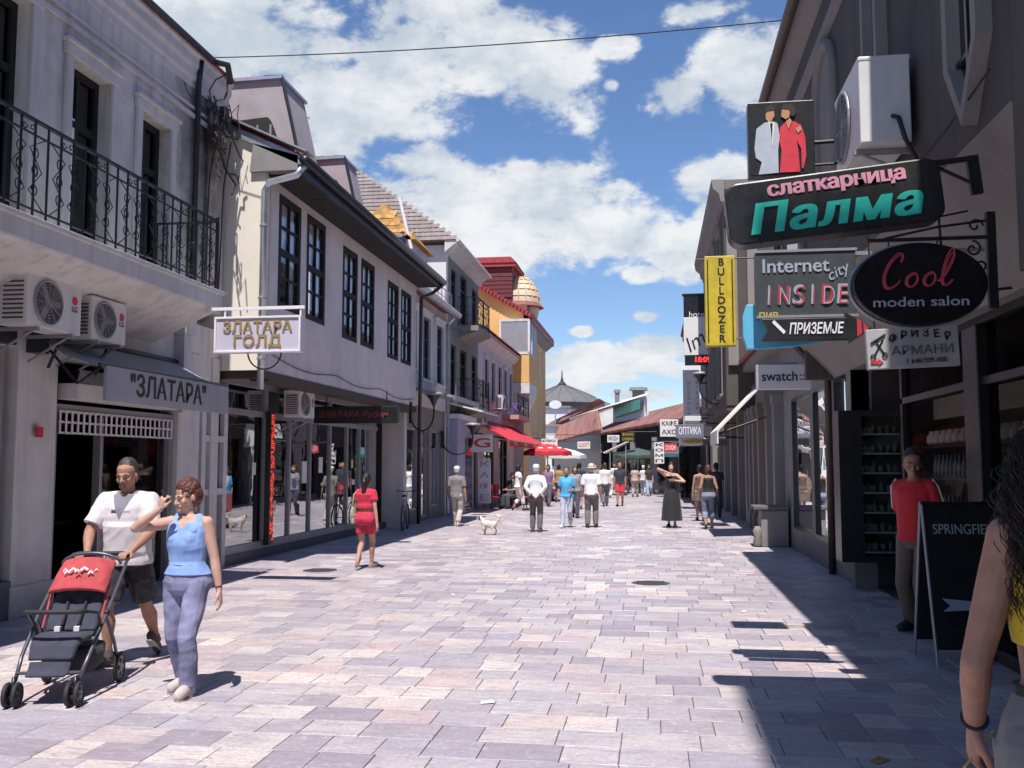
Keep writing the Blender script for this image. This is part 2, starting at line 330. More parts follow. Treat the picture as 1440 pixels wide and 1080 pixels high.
# ================================================================ SETTING: ground and paving
def paving_material(jt=False):
    m=bpy.data.materials.new('paving'); m.use_nodes=True; t=m.node_tree; n=t.nodes; l=t.links; b=n['Principled BSDF']
    at=n.new('ShaderNodeAttribute'); at.attribute_name='tint'; oi=n.new('ShaderNodeObjectInfo')
    a=n.new('ShaderNodeMath'); a.operation='ADD'; l.new(at.outputs['Fac'],a.inputs[0]); l.new(oi.outputs['Random'],a.inputs[1])
    f=n.new('ShaderNodeMath'); f.operation='FRACT'; l.new(a.outputs[0],f.inputs[0])
    r=n.new('ShaderNodeValToRGB'); r.color_ramp.interpolation='LINEAR'; e=r.color_ramp.elements
    cols=[(0,(.29,.25,.33)),(.14,(.43,.40,.46)),(.28,(.54,.51,.55)),(.42,(.36,.34,.44)),(.55,(.61,.58,.59)),(.64,(.58,.43,.45)),(.72,(.78,.73,.68)),(.80,(.46,.46,.55)),(.88,(.66,.54,.50)),(.94,(.84,.80,.74)),(1,(.31,.25,.32))]
    e[0].position=0; e[0].color=(*cols[0][1],1); e[1].position=1; e[1].color=(*cols[-1][1],1)
    for p,c in cols[1:-1]: q=e.new(p); q.color=(*c,1)
    l.new(f.outputs[0],r.inputs[0])
    g=n.new('ShaderNodeNewGeometry')
    def ns(sc,det,st=None,dist=0,off=None):
        x=n.new('ShaderNodeTexNoise'); x.inputs['Scale'].default_value=sc; x.inputs['Detail'].default_value=det; x.inputs['Roughness'].default_value=.65; x.inputs['Distortion'].default_value=dist
        mp=n.new('ShaderNodeMapping'); mp.inputs['Scale'].default_value=st or (1,1,1); l.new(g.outputs['Position'],mp.inputs[0])
        l.new(mp.outputs[0],x.inputs[0]); return x.outputs[0]
    def mr(s,a,b2,c=0,d=1):
        x=n.new('ShaderNodeMapRange'); l.new(s,x.inputs[0])
        for i,v in enumerate((a,b2,c,d)): x.inputs[i+1].default_value=v
        return x.outputs[0]
    def mix(fac,a1,b1,mode='MIX'):
        x=n.new('ShaderNodeMixRGB'); x.blend_type=mode
        for i,s in ((0,fac),(1,a1),(2,b1)):
            if hasattr(s,'links'): l.new(s,x.inputs[i])
            else: x.inputs[i].default_value=s
        return x.outputs[0]
    c=mix(1.0,r.outputs[0],(.92,.89,.86,1),'MULTIPLY')
    c=mix(mr(ns(1.6,9,(1,2.2,1),.6),.34,.68,.0,.22),c,(.60,.58,.60,1))
    c=mix(mr(ns(4.5,8,(.7,3,1),.8),.50,.70,0,.65),c,(.21,.19,.25,1))
    vein=mr(ns(5,7,(1,3.2,1),1.2),.52,.64); vm=n.new('ShaderNodeMath'); vm.operation='MULTIPLY'; l.new(vein,vm.inputs[0]); l.new(mr(f.outputs[0],.3,.9,.1,.85),vm.inputs[1])
    c=mix(vm.outputs[0],c,(.70,.62,.60,1))
    vein2=mr(ns(7,7,(.8,5,1),1.5),.57,.64,0,.75); c=mix(vein2,c,(.34,.15,.19,1))
    c=mix(mr(ns(.22,6),.40,.62,0,.55),c,(.30,.25,.29,1))           # worn, dirtier lanes
    c=mix(mr(ns(2.2,8),.56,.75,0,.4),c,(.20,.18,.21,1))
    sp=n.new('ShaderNodeTexVoronoi'); sp.inputs['Scale'].default_value=2.3; l.new(g.outputs['Position'],sp.inputs[0])
    c=mix(mr(sp.outputs['Distance'],.035,.02,0,.7),c,(.07,.06,.065,1))   # trodden gum
    c=mix(mr(ns(38,5),.42,.62,0,.35),c,(.20,.18,.20,1))
    c=mix(mr(ns(14,8),.56,.68,0,.3),c,(.74,.70,.66,1))
    l.new(c,b.inputs['Base Color'])
    l.new(mr(ns(3,5),.3,.7,.34,.62),b.inputs['Roughness'])
    bp=n.new('ShaderNodeBump'); bp.inputs['Strength'].default_value=.25; bp.inputs['Distance'].default_value=.006; l.new(ns(30,6),bp.inputs['Height']); l.new(bp.outputs[0],b.inputs['Normal'])
    return m
M['paving']=paving_material(); mk('joint',(0.11,0.10,0.11),0.9,0.3,6,0.3,60); mk('far_ground',(0.30,0.28,0.30),0.9,0.15,0.3)
g=MB(); g.add([(-1500,-1500,-0.05),(1500,-1500,-0.05),(1500,1500,-0.05),(-1500,1500,-0.05)],[(0,1,2,3)]); g.build('ground',M['far_ground'],kind='structure')
bed=MB(); bed.box(-9.6,5.2,-9,62,-0.049,-0.012); street=bed.build('street_paving',M['joint'],kind='structure')
def stone_mesh(w,d,tint,tilt=0):
    mb=MB(); z=[0.0+random.uniform(-tilt,tilt) for _ in range(4)]; e=0.003; 
    top=[(-w/2+e,-d/2+e,z[0]),(w/2-e,-d/2+e,z[1]),(w/2-e,d/2-e,z[2]),(-w/2+e,d/2-e,z[3])]; mid=[(-w/2,-d/2,-.003),(w/2,-d/2,-.003),(w/2,d/2,-.003),(-w/2,d/2,-.003)]; lo=[(-w/2,-d/2,-.035),(w/2,-d/2,-.035),(w/2,d/2,-.035),(-w/2,d/2,-.035)]
    return top+mid+lo,[(0,1,2,3)]+[(i+4,(i+1)%4+4,(i+1)%4,i) for i in range(4)]+[(i+8,(i+1)%4+8,(i+1)%4+4,i+4) for i in range(4)]
WID=[0.28,0.34,0.40,0.48]; variants=[]
for w in WID:
    for k in range(5):
        vs,fs=stone_mesh(w-.006,.334,0,.0022); me=bpy.data.meshes.new('brick'); me.from_pydata(vs,[],fs); me.materials.append(M['paving'])
        a=me.attributes.new('tint','FLOAT','FACE'); tv=random.random(); a.data.foreach_set('value',[tv]*len(fs)); variants.append((w,me))
rest=MB(); rtint=[]; stones=[]; y=-9.0; row=0; rng=random.Random(3)
while y<61.5:
    x=-9.5+rng.uniform(0,.5)
    while x<5.1:
        k=rng.randrange(4); w=WID[k]; cx,cy=x+w/2,y+.17
        stones.append((cx,cy,w,k)); x+=w
    y+=.34; row+=1
def inview_(cx,cy):
    d=camo.rotation_euler.to_matrix().transposed()@Vector((cx,cy,-CAMZ))
    if d.z>=-.5: return 1e9
    u=720+FPX*d.x/-d.z; v=540-FPX*d.y/-d.z
    if not(0<u<1440 and v<1090): return 1e9
    return cx*cx+cy*cy
stones.sort(key=lambda s:inview_(s[0],s[1]))
for i,(cx,cy,w,k) in enumerate(stones):
    if i<298:
        me=variants[k*5+rng.randrange(5)][1]; o=bpy.data.objects.new('paving_stone',me); COL.objects.link(o); o.parent=street; o.location=(cx,cy,0)
    else:
        vs,fs=stone_mesh(w-.006,.334,0,.0022 if cy<30 else 0); rest.add([(a+cx,b+cy,c) for a,b,c in vs],fs); rtint+=[rng.random()]*len(fs)
ro=rest.build('paving_stones',M['paving'],street,kind='stuff'); a=ro.data.attributes.new('tint','FLOAT','FACE'); a.data.foreach_set('value',rtint)
mk('cast_iron',(0.10,0.09,0.095),0.6,0.3,30,0.3,90,metal=0.5)
for c,lb in ((px(915,820,Z=0),'round cast iron manhole cover in the sunlit paving right of the middle'),(px(450,802,Z=0),'round cast iron manhole cover beside the walker in red')):
    t=thing('manhole_cover',lb,'manhole cover',(c.x,c.y,0),group='manhole covers in the paving')
    mb=MB(); mb.lathe([(0.0,.004),(.27,.004),(.275,.002),(.275,-.02)][::-1],c+Vector((0,0,0)),28); mb.build('lid',M['cast_iron'],t)
    mb=MB()
    for k in range(7): mb.box(c.x-.2,c.x+.2,c.y-.2+k*.065,c.y-.185+k*.065,.004,.008)
    mb.build('grip_pattern',M['cast_iron'],t,kind='stuff')
# ================================================================ BUILDING KIT
def wall_x(x,y0,y1,z0,z1,holes,th,out=1,grid=None):
    """wall in the plane x, outer face towards out*X, with openings (ya,yb,za,zb)"""
    ys=sorted({y0,y1,*[h[0] for h in holes],*[h[1] for h in holes]}); zs=sorted({z0,z1,*[h[2] for h in holes],*[h[3] for h in holes]})
    mb=MB(); ny,nz=len(ys),len(zs); V=[]
    for xx in (x,x-out*th):
        for yy in ys:
            for zz in zs: V.append((xx,yy,zz))
    I=lambda s,i,j: s*ny*nz+i*nz+j
    solid=[[not any(h[0]<=(ys[i]+ys[i+1])/2<=h[1] and h[2]<=(zs[j]+zs[j+1])/2<=h[3] for h in holes) for j in range(nz-1)] for i in range(ny-1)]
    F=[]
    def fc(*q): F.append(q if out>0 else q[::-1])
    for i in range(ny-1):
        for j in range(nz-1):
            if not solid[i][j]: continue
            fc(I(0,i,j),I(0,i+1,j),I(0,i+1,j+1),I(0,i,j+1)); fc(I(1,i,j),I(1,i,j+1),I(1,i+1,j+1),I(1,i+1,j))
            if i==0 or not solid[i-1][j]: fc(I(0,i,j),I(0,i,j+1),I(1,i,j+1),I(1,i,j))
            if i==ny-2 or not solid[i+1][j]: fc(I(0,i+1,j),I(1,i+1,j),I(1,i+1,j+1),I(0,i+1,j+1))
            if j==0 or not solid[i][j-1]: fc(I(0,i,j),I(1,i,j),I(1,i+1,j),I(0,i+1,j))
            if j==nz-2 or not solid[i][j+1]: fc(I(0,i,j+1),I(0,i+1,j+1),I(1,i+1,j+1),I(1,i,j+1))
    return mb.add(V,F)
def wall_y(y,x0,x1,z0,z1,holes,th):     # outer face towards -Y
    mb=wall_x(y,x0,x1,z0,z1,holes,th,-1); mb.v=[(b,a,c) for a,b,c in mb.v]; mb.f=[f[::-1] for f in mb.f]; return mb
def window_x(parent,xf,out,ya,yb,za,zb,fm,cols=2,rows=2,fw=.06,mw=.03,depth=.08,rec=.1,pane='glass_dark',curtain=0,name='window',back=True,split=None):
    """window set into a wall whose outer face is at xf; glass looks towards out*X"""
    x1=xf-out*rec; x0=x1-out*depth; mb=MB()
    mb.box(x0,x1,ya,ya+fw,za,zb); mb.box(x0,x1,yb-fw,yb,za,zb); mb.box(x0,x1,ya+fw,yb-fw,za,za+fw); mb.box(x0,x1,ya+fw,yb-fw,zb-fw,zb)
    w=(yb-ya-2*fw); h=(zb-za-2*fw); xm=x1-out*.012
    if split: 
        zs=za+split*(zb-za); mb.box(x0,x1-out*.004,ya+fw,yb-fw,zs-fw/2,zs+fw/2)
    for i in range(1,cols): yc=ya+fw+w*i/cols; mb.box(x0+out*.01,xm,yc-mw/2,yc+mw/2,za+fw,zb-fw)
    for j in range(1,rows):
        zc=za+fw+h*j/rows
        if split and abs(zc-zs)<.15: continue
        mb.box(x0+out*.013,xm-out*.003,ya+fw,yb-fw,zc-mw/2,zc+mw/2)
    o=mb.build(name,fm,parent)
    p=MB(); xp=x1-out*depth*.6; p.box(xp-out*.006,xp,ya+fw,yb-fw,za+fw,zb-fw); p.build('pane',M[pane],o)
    if curtain:
        c=MB(); n=26; top=[];
        for side in (0,1):
            ring=[]
            for i in range(n+1):
                u=i/n; yy=(ya+fw+.02)+u*w*.5 if side==0 else (yb-fw-.02)-u*w*.5
                ring.append((yy,u))
            rows_=[]
            for j in range(9):
                v=j/8; zz=zb-fw-v*h*(.97); r=[]
                gather=1-.62*max(0,min(1,(v-.25)/.35))*curtain
                for yy,u in ring:
                    e=ya+fw+.02 if side==0 else yb-fw-.02
                    r.append((x0-out*(.03+.014*math.sin(u*38)),e+(yy-e)*gather,zz))
                rows_.append(r)
            vs=[q for r in rows_ for q in r]; k=n+1
            c.add(vs,[(a*k+i,a*k+i+1,(a+1)*k+i+1,(a+1)*k+i) for a in range(8) for i in range(n)])
        c.build('curtain',M['curtain'],o,smooth=True)
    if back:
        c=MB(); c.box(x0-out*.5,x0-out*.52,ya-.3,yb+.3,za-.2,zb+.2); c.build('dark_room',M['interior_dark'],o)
    return o
def window_y(parent,yf,xa,xb,za,zb,fm,**k):
    tmp=[]; n0=set(bpy.data.objects); o=window_x(parent,yf,-1,xa,xb,za,zb,fm,**k)
    for q in [x for x in bpy.data.objects if x not in n0]:
        b=BASE[q.name]
        for v in q.data.vertices: X_,Y_,Z_=v.co+b; v.co=Vector((Y_,X_,Z_))-b
        q.data.flip_normals()
    return o
def surround(parent,x,out,ya,yb,za,zb,m,w=.12,d=.04,sill=True,name='window_surround'):
    mb=MB(); x0=x+out*.002; x1=x+out*d
    mb.box(x0,x1,ya-w,ya,za,zb); mb.box(x0,x1,yb,yb+w,za,zb); mb.box(x0,x1+out*.01,ya-w-.03,yb+w+.03,zb,zb+w*1.1)
    mb.box(x0,x1+out*.05,ya-w-.06,yb+w+.06,zb+w*1.1,zb+w*1.1+.05)
    if sill: mb.box(x0,x1+out*.06,ya-w-.04,yb+w+.04,za-.07,za)
    return mb.build(name,m,parent,bevel=.006)
def ac_unit(name_label,loc,rotz,w=.85,h=.6,d=.32,logo=True,group='air conditioner outdoor units',bracket=True):
    t=loc_thing('air_conditioner',name_label,'air conditioner',loc,rotz,group)   # local: front towards -Y, hung from its base centre
    mb=MB(); mb.box(-w/2,w/2,-d/2,d/2,0,h); mb.box(-w/2-.005,w/2+.005,-d/2-.005,d/2+.005,h-.03,h+.012); mb.build('casing',M['ac_white'],t,bevel=.012)
    cx=-w*.14; R_=h*.42; rg=MB(); rg.tube([(cx+R_*math.cos(a),-d/2-.012,h*.5+R_*math.sin(a)) for a in [2*math.pi*i/28 for i in range(28)]],.014,6,closed=True)
    for k in range(1,7): r=R_*k/7; rg.tube([(cx+r*math.cos(a),-d/2-.014,h*.5+r*math.sin(a)) for a in [2*math.pi*i/24 for i in range(24)]],.003,4,closed=True)
    for k in range(6): a=math.pi*k/6; rg.tube([(cx-R_*math.cos(a),-d/2-.016,h*.5-R_*math.sin(a)),(cx+R_*math.cos(a),-d/2-.016,h*.5+R_*math.sin(a))],.004,4)
    rg.build('fan_grille',M['grey_metal'],t,kind=None)
    hb=MB(); hb.lathe([(R_*.97,-.002),(R_*.97,.004)],(cx,-d/2-.002,h*.5),28,M=Matrix.Rotation(R(90),3,'X')); hb.build('fan_opening',M['ac_dark'],t)
    fb=MB()
    for k in range(3):
        a=k*2*math.pi/3; fb.obox((cx+R_*.45*math.cos(a),-d/2-.008,h*.5+R_*.45*math.sin(a)),(R_*.42,.002,R_*.16),Matrix.Rotation(-a,3,'Y'))
    fb.lathe([(.05,-.012),(.05,.008)],(cx,-d/2,h*.5),14,M=Matrix.Rotation(R(90),3,'X')); fb.build('fan',M['grey_metal'],t)
    if logo:
        q=MB(); q.lathe([(.05,0),(.05,.004)],(w*.36,-d/2,h*.68),18,M=Matrix.Rotation(R(90),3,'X')); q.build('logo_disc',M['red_print'],t)
        lettering('LG',(w*.36,-d/2-.004,h*.5),.09,M['ac_dark'],t,bold=.002,depth=.002)
    lv=MB()
    for k in range(9): lv.box(-w/2-.012,-w/2-.002,-d*.36,d*.36,h*.12+k*h*.085,h*.12+k*h*.085+.018)
    lv.build('side_louvre',M['ac_dark'],t)
    if bracket:
        b=MB()
        for s_ in (-.32,.32): b=MB(); b.box(s_*w-.02,s_*w+.02,-d/2-.02,d/2+.22,-.04,-.002); b.tube([(s_*w,-d/2+.03,-.03),(s_*w,d/2+.2,-.3)],.014,6); b.build('bracket',M['grey_metal'],t)
    pp=MB(); pp.tube([(w/2,.05,h*.3),(w/2+.06,.08,h*.25),(w/2+.07,.12,0),(w/2+.05,d/2+.1,-.35)],.018,8); pp.build('pipe',M['rubber'],t,smooth=True)
    return t
def scroll(mb,c,r,turns,start,cw=1,rad=.007,plane='yz',n=18):
    pts=[]
    for i in range(n+1):
        t=i/n; rr=r*(1-.82*t); a=start+cw*t*turns*2*math.pi; u=rr*math.cos(a); w=rr*math.sin(a)
        pts.append((c[0],c[1]+u,c[2]+w) if plane=='yz' else (c[0]+u,c[1],c[2]+w))
    mb.tube(pts,rad,5); return pts
def railing_x(parent,x,y0,y1,z0,h,step=.62,name='railing'):
    rl=MB(); rl.box(x-.025,x+.025,y0,y1,z0+h,z0+h+.025); rl.box(x-.012,x+.012,y0,y1,z0+.08,z0+.10); rl.box(x-.012,x+.012,y0,y1,z0+h-.14,z0+h-.125); rl.build('rail',M['iron'],parent)
    n=max(1,round((y1-y0)/step)); st=(y1-y0)/n
    for k in range(n):
        ya=y0+k*st; mb=MB(); ym=ya+st/2
        for q in (0,1/3,2/3): mb.box(x-.009,x+.009,ya+q*st-.009,ya+q*st+.009,z0,z0+h)
        for s_ in (-1,1):
            yc=ym+s_*st*.17
            for zc,up in ((z0+.3,1),(z0+h*.5,-1),(z0+h*.5,1),(z0+h-.32,-1)):
                scroll(mb,(x,yc,zc),.07,1.1,-math.pi/2 if up>0 else math.pi/2,s_*up,.0065,n=12)
            mb.tube([(x,ym+s_*st*.42,z0+.1),(x,ym+s_*.03,z0+h*.28),(x,ym+s_*st*.36,z0+h*.5),(x,ym+s_*.03,z0+h*.72),(x,ym+s_*st*.42,z0+h-.14)],.0065,5)
            scroll(mb,(x,ym+s_*.06,z0+h-.075),.045,1,0,s_,.006,n=10)
        mb.build('railing_panel',M['iron'],parent)
    for q in (y0,y0+(y1-y0)*.5,y1):
        p=MB(); p.box(x-.02,x+.02,q-.02,q+.02,z0-.05,z0+h+.03); p.ell((x,q,z0+h+.06),(.03,.03,.03),10,6); p.build('post',M['iron'],parent)
def railing_y(parent,y,x0,x1,z0,h):
    mb=MB(); mb.box(x0,x1,y-.02,y+.02,z0+h,z0+h+.025); mb.box(x0,x1,y-.01,y+.01,z0+.08,z0+.1)
    n=max(2,round((x1-x0)/.16))
    for k in range(n+1): xx=x0+(x1-x0)*k/n; mb.box(xx-.008,xx+.008,y-.008,y+.008,z0,z0+h)
    for k in range(n): xx=x0+(x1-x0)*(k+.5)/n; scroll(mb,(xx,y,z0+h*.35),.06,1,0,1,.006,'xz',10); scroll(mb,(xx,y,z0+h*.7),.06,1,math.pi,1,.006,'xz',10)
    mb.build('side_railing',M['iron'],parent)
def gutter(mb,pts,r=.07):
    mb.tube(pts,r,10)
def shop_interior(parent,x0,x1,y0,y1,z0,z1,out,seed=0,lights=False):
    """dark room behind a shop front, open towards out*X"""
    mb=MB(); xb=x0 if out>0 else x1
    mb.box(xb-out*.05,xb,y0,y1,z0,z1); mb.box(x0,x1,y0-.05,y0,z0,z1); mb.box(x0,x1,y1,y1+.05,z0,z1); mb.box(x0,x1,y0,y1,z1,z1+.05); mb.box(x0,x1,y0,y1,z0-.03,z0+.02)
    mb.build('interior',M['interior'],parent)
def tile_rows(parent,name,mb_len,origin,u,v,nu,nv,w,d,m,thick=.03,curve=True,single=0):
    """courses of barrel tiles on a slope: u along the eave, v up the slope"""
    u=Vector(u).normalized(); v=Vector(v).normalized(); n=u.cross(v).normalized(); O=Vector(origin)
    if n.z<0: n=-n
    def tile(mb,c):
        k=5; r=w*.52; rs=[]
        for j,e in ((0,1.0),(1,.86)):
            rs.append([c+v*(j*d*1.12)+u*(math.cos(math.pi*i/(k-1))*r*e)+n*(math.sin(math.pi*i/(k-1))*r*.55*e+(.02 if j==0 else -.002)) for i in range(k)])
        vs=rs[0]+rs[1]+[p-n*.012 for p in rs[0]]
        fs=[(i,i+1,k+i+1,k+i) for i in range(k-1)]+[(2*k+i,2*k+i+1,i+1,i) for i in range(k-1)]
        mb.add(vs,fs)
    mb=MB(); cnt=0; proto=None
    for j in range(nv):
        for i in range(nu):
            c=O+u*((i+.5)*w+random.uniform(-.006,.006))+v*(j*d+random.uniform(-.008,.008))
            if cnt<single:
                if proto is None: q=MB(); tile(q,Vector((0,0,0))); proto=q.mesh('roof_tile'); proto.materials.append(m)
                o=bpy.data.objects.new('roof_tile',proto); COL.objects.link(o); o.parent=parent; o.location=c-BASE[parent.name]; BASE[o.name]=BASE[parent.name]
            else: tile(mb,c)
            cnt+=1
    if mb.v: mb.build(name,m,parent,smooth=False,kind='stuff')
# ================================================================ LEFT SIDE
# ---- house A: white two-storey house with the long iron balcony
A=thing('white_house','old white two-storey house with a long iron balcony and soot stain, nearest on the left','house',(-7,10,0))
mA=M['plaster_a']; nA=mA.node_tree
def stain(m,c,r,col):       # soot patch round the cable bundle
    n=m.node_tree.nodes; l=m.node_tree.links; b=n['Principled BSDF']; old=b.inputs['Base Color'].links[0].from_socket
    g=n.new('ShaderNodeNewGeometry'); d=n.new('ShaderNodeVectorMath'); d.operation='SUBTRACT'; l.new(g.outputs['Position'],d.inputs[0]); d.inputs[1].default_value=c
    s_=n.new('ShaderNodeVectorMath'); s_.operation='MULTIPLY'; s_.inputs[1].default_value=(1,1,.55); l.new(d.outputs[0],s_.inputs[0])
    le=n.new('ShaderNodeVectorMath'); le.operation='LENGTH'; l.new(s_.outputs[0],le.inputs[0])
    no=n.new('ShaderNodeTexNoise'); no.inputs['Scale'].default_value=3.5; no.inputs['Detail'].default_value=8; no.inputs['Roughness'].default_value=.7; l.new(g.outputs['Position'],no.inputs[0])
    a=n.new('ShaderNodeMath'); a.operation='MULTIPLY_ADD'; l.new(no.outputs[0],a.inputs[0]); a.inputs[1].default_value=1.3*r; l.new(le.outputs['Value'],a.inputs[2])
    mr=n.new('ShaderNodeMapRange'); l.new(a.outputs[0],mr.inputs[0]); mr.inputs[1].default_value=r*1.75; mr.inputs[2].default_value=r*.75; mr.inputs[4].default_value=.93
    mx=n.new('ShaderNodeMixRGB'); l.new(mr.outputs[0],mx.inputs[0]); l.new(old,mx.inputs[1]); mx.inputs[2].default_value=(*col,1); l.new(mx.outputs[0],b.inputs['Base Color'])
stain(mA,(-7,14.0,6.9),1.25,(.05,.042,.038))
holesA=[(7.9,9.68,4.12,6.95),(10.47,11.33,4.12,6.66),(12.08,12.9,4.12,6.6),(5.0,6.2,4.12,6.7)]
mb=wall_x(-7,-2,14.75,4.12,7.5,holesA,.35); mb.build('wall',mA,A)
for i,h in enumerate(holesA):
    o=window_x(A,-7,1,h[0],h[1],h[2],h[3],M['dark_wood'],cols=2,rows=1,fw=.09,mw=.07,rec=.16,split=.72,name='balcony_door')
    surround(A,-7,1,h[0],h[1],h[2]+.02,h[3],M['trim'],w=.13,d=.05,sill=False)
    k=MB()
    if i in (0,1,2): k.box(-7.17,-7.165,h[0]+.12,(h[0]+h[1])/2-.06,h[2]+.1,h[2]+1.9); k.build('curtain',M['curtain'],o)
mb=MB()   # cornice: stepped profile running along the wall head
prof=[(-7.35,7.5),(-6.985,7.5),(-6.985,7.6),(-6.95,7.64),(-6.95,7.76),(-6.91,7.82),(-6.91,7.94),(-6.87,7.98),(-6.87,8.04),(-7.35,8.04)]
mb.prism(prof,'y',-2,14.74); mb.build('cornice',M['trim'],A,bevel=.008)
mb=MB(); mb.box(-6.995,-6.955,-2,14.74,7.02,7.08); mb.box(-6.995,-6.965,-2,14.74,7.16,7.2); mb.build('string_course',M['trim'],A)
mb=MB(); mb.slab([(-6.84,-2,8.06),(-6.84,14.74,8.06),(-9.5,14.74,9.5),(-9.5,-2,9.5)],.05); mb.build('roof',M['roof_red'],A)
mb=MB(); gutter(mb,[(-6.83,-2,8.08),(-6.83,13.9,8.06)],.05); mb.tube([(-6.80,13.9,8.04),(-6.74,14.2,8.12),(-6.82,14.5,7.95)],.05,8); mb.build('gutter',M['dark_gutter'],A)
mb=MB(); mb.add([(-7.35,14.75,0),(-7,14.75,0),(-7,14.75,7.5),(-7.35,14.75,7.5)],[(0,3,2,1)]); mb.box(-14,-7.36,-2,14.72,4,8.0); mb.build('side_wall',mA,A)
mb=MB()
for yy in (14.25,):
    mb.box(-6.998,-6.95,yy-.2,yy+.2,4.12,7.48); mb.box(-6.998,-6.93,yy-.25,yy+.25,7.36,7.49)
mb.build('pilaster',mA,A,bevel=.01)
p=MB(); p.tube([(-6.9,13.62,7.95),(-6.93,13.62,7.6),(-6.95,13.62,4.1)],.045,10); p.build('downpipe',M['dark_gutter'],A,smooth=True)
# cables on the corner
mb=MB(); rg=random.Random(5)
for k in range(18):
    a=Vector((-6.85,14.1+rg.uniform(-.35,.4),6.9+rg.uniform(-.35,.6))); pts=[a]
    for j in range(5): a=a+Vector((rg.uniform(-.05,.1),rg.uniform(-.25,.3),rg.uniform(-.3,.25))); pts.append(a)
    mb.tube(pts,rg.choice((.008,.012,.018)),5)
for yy,zz in ((14.0,4.2),(14.5,4.15)): mb.tube([(-6.86,yy+.15,7.0),(-6.9,yy,6.2),(-6.93,yy-.05,zz)],.012,5)
mb.box(-6.93,-6.8,13.95,14.25,6.75,7.05); mb.box(-6.93,-6.83,14.35,14.5,7.25,7.5)
mb.build('cable_bundle',M['soot'],A)
# balcony
mb=MB(); mb.box(-7.0,-6.0,-2,12.68,3.86,4.1); mb.box(-7,-5.97,-2,12.70,4.06,4.115); mb.build('balcony_slab',M['trim'],A,bevel=.008)
mb=MB(); mb.prism([(-7.0,3.86),(-6.05,3.86),(-7.0,3.42)],'y',-2,12.66); mb.build('balcony_soffit',mA,A)
railing_x(A,-6.07,3.0,12.6,4.12,.98)
railing_y(A,12.6,-6.98,-6.07,4.12,.98)
# ground floor
mb=MB(); mb.box(-7.35,-7.02,-2,9.75,3.0,3.86); mb.box(-7.35,-7.02,9.75,14.75,2.95,3.86); mb.build('frieze',mA,A)
for yy,w in ((10.1,.36),(13.75,.34),(14.62,.13)):
    p=MB(); p.box(-7.3,-7.0,yy-w,yy+w,0,3.4); p.box(-7.32,-6.96,yy-w-.03,yy+w+.03,0,.35); p.build('pillar',M['trim'],A,bevel=.01)
p=MB(); p.box(-7.02,-6.87,13.28,13.5,2.45,3.86); p.box(-7.02,-6.82,13.22,13.56,3.62,3.86); p.build('bracket_pillar',M['trim'],A,bevel=.008)
# door of the jeweller
mb=MB()
for a,b in ((10.46,10.6),(13.3,13.42)): mb.box(-7.22,-7.08,a,b,0,2.42)
mb.box(-7.22,-7.08,10.6,13.3,2.32,2.42); mb.box(-7.2,-7.1,11.55,11.62,0,2.3); mb.build('shop_door_frame',M['grey_metal'],A)
gr=MB(); y=10.6
for j in range(3): gr.box(-7.07,-7.055,10.6,13.3,2.06+j*.13,2.085+j*.13)
for k in range(23): yy=10.6+k*2.7/22; gr.box(-7.052,-7.04,yy-.015,yy+.015,2.06,2.34)
gr.build('roller_grille',M['white_paint'],A)
p=MB(); p.box(-7.17,-7.16,11.62,13.3,.05,2.06); p.build('shop_pane',M['glass_dark'],A)
mb=MB(); mb.box(-9,-8.95,9.8,14.7,0,3); mb.box(-9,-7.3,9.8,9.85,0,3); mb.box(-9,-7.3,14.65,14.7,0,3); mb.box(-9,-7.2,9.8,14.7,2.9,2.95); mb.box(-9,-7.2,9.8,14.7,-.02,.03)
mb.box(-7.8,-7.7,10.4,13.6,.9,.95); mb.box(-8.9,-8.6,10.4,13.6,1.2,2.4); mb.build('interior',M['interior_dark'],A)
mb=MB(); mb.box(-7.06,-6.8,10.55,13.0,2.47,2.66); mb.prism([(-7.06,2.66),(-6.8,2.66),(-7.0,2.86)],'y',10.9,13.0); mb.build('shutter_box',M['trim'],A,bevel=.006)
# plinth at the left edge and window
mb=MB(); mb.box(-7.3,-6.98,-2,9.74,0,.42); mb.build('plinth',M['dark_stone'],A,bevel=.01)
for (a,b) in ((7.6,9.6),(5.2,7.5)):
    o=window_x(A,-7.05,1,a,b,.45,2.95,M['grey_metal'],cols=1,rows=1,fw=.08,rec=.02,split=.78,name='shop_window')
sg=MB(); sg.box(-7.02,-6.93,4,9.6,3.0,3.62); so_=sg.build('fascia_sign',M['dark_paint'],A,bevel=.01)
lettering('ОПТИКА С',(-6.925,8.0,3.32),.32,M['white_paint'],so_,face='+x',bold=.008)
# cloth awning half folded over the jeweller's door, with its valance as sign
t=thing('awning','grey cloth awning lettered ЗЛАТАРА over the dark jeweller door','awning',(-6.6,11.5,2.7),group=None)
mb=MB(); n=24; 
top=[(-6.98,9.95+i*3.35/n,3.18) for i in range(n+1)]; low=[(-6.2,10.0+i*3.25/n,2.80+.012*math.sin(i*2.1)) for i in range(n+1)]
mid=[(-6.6,9.97+i*3.3/n,2.95-.02*math.cos(i*.9)) for i in range(n+1)]
for a,b in ((top,mid),(mid,low)): mb.add(a+b,[(i,i+1,n+2+i,n+1+i) for i in range(n)])
mb.build('cloth',M['awning_grey'],t,smooth=True)
mb=MB(); mb.box(-6.21,-6.17,10.12,13.3,2.42,2.82); v=mb.build('valance',M['awning_grey'],t,bevel=.004)
lettering('"ЗЛАТАРА"',(-6.165,11.6,2.62),.36,M['dark_paint'],v,face='+x',bold=.006,fit=1.95)
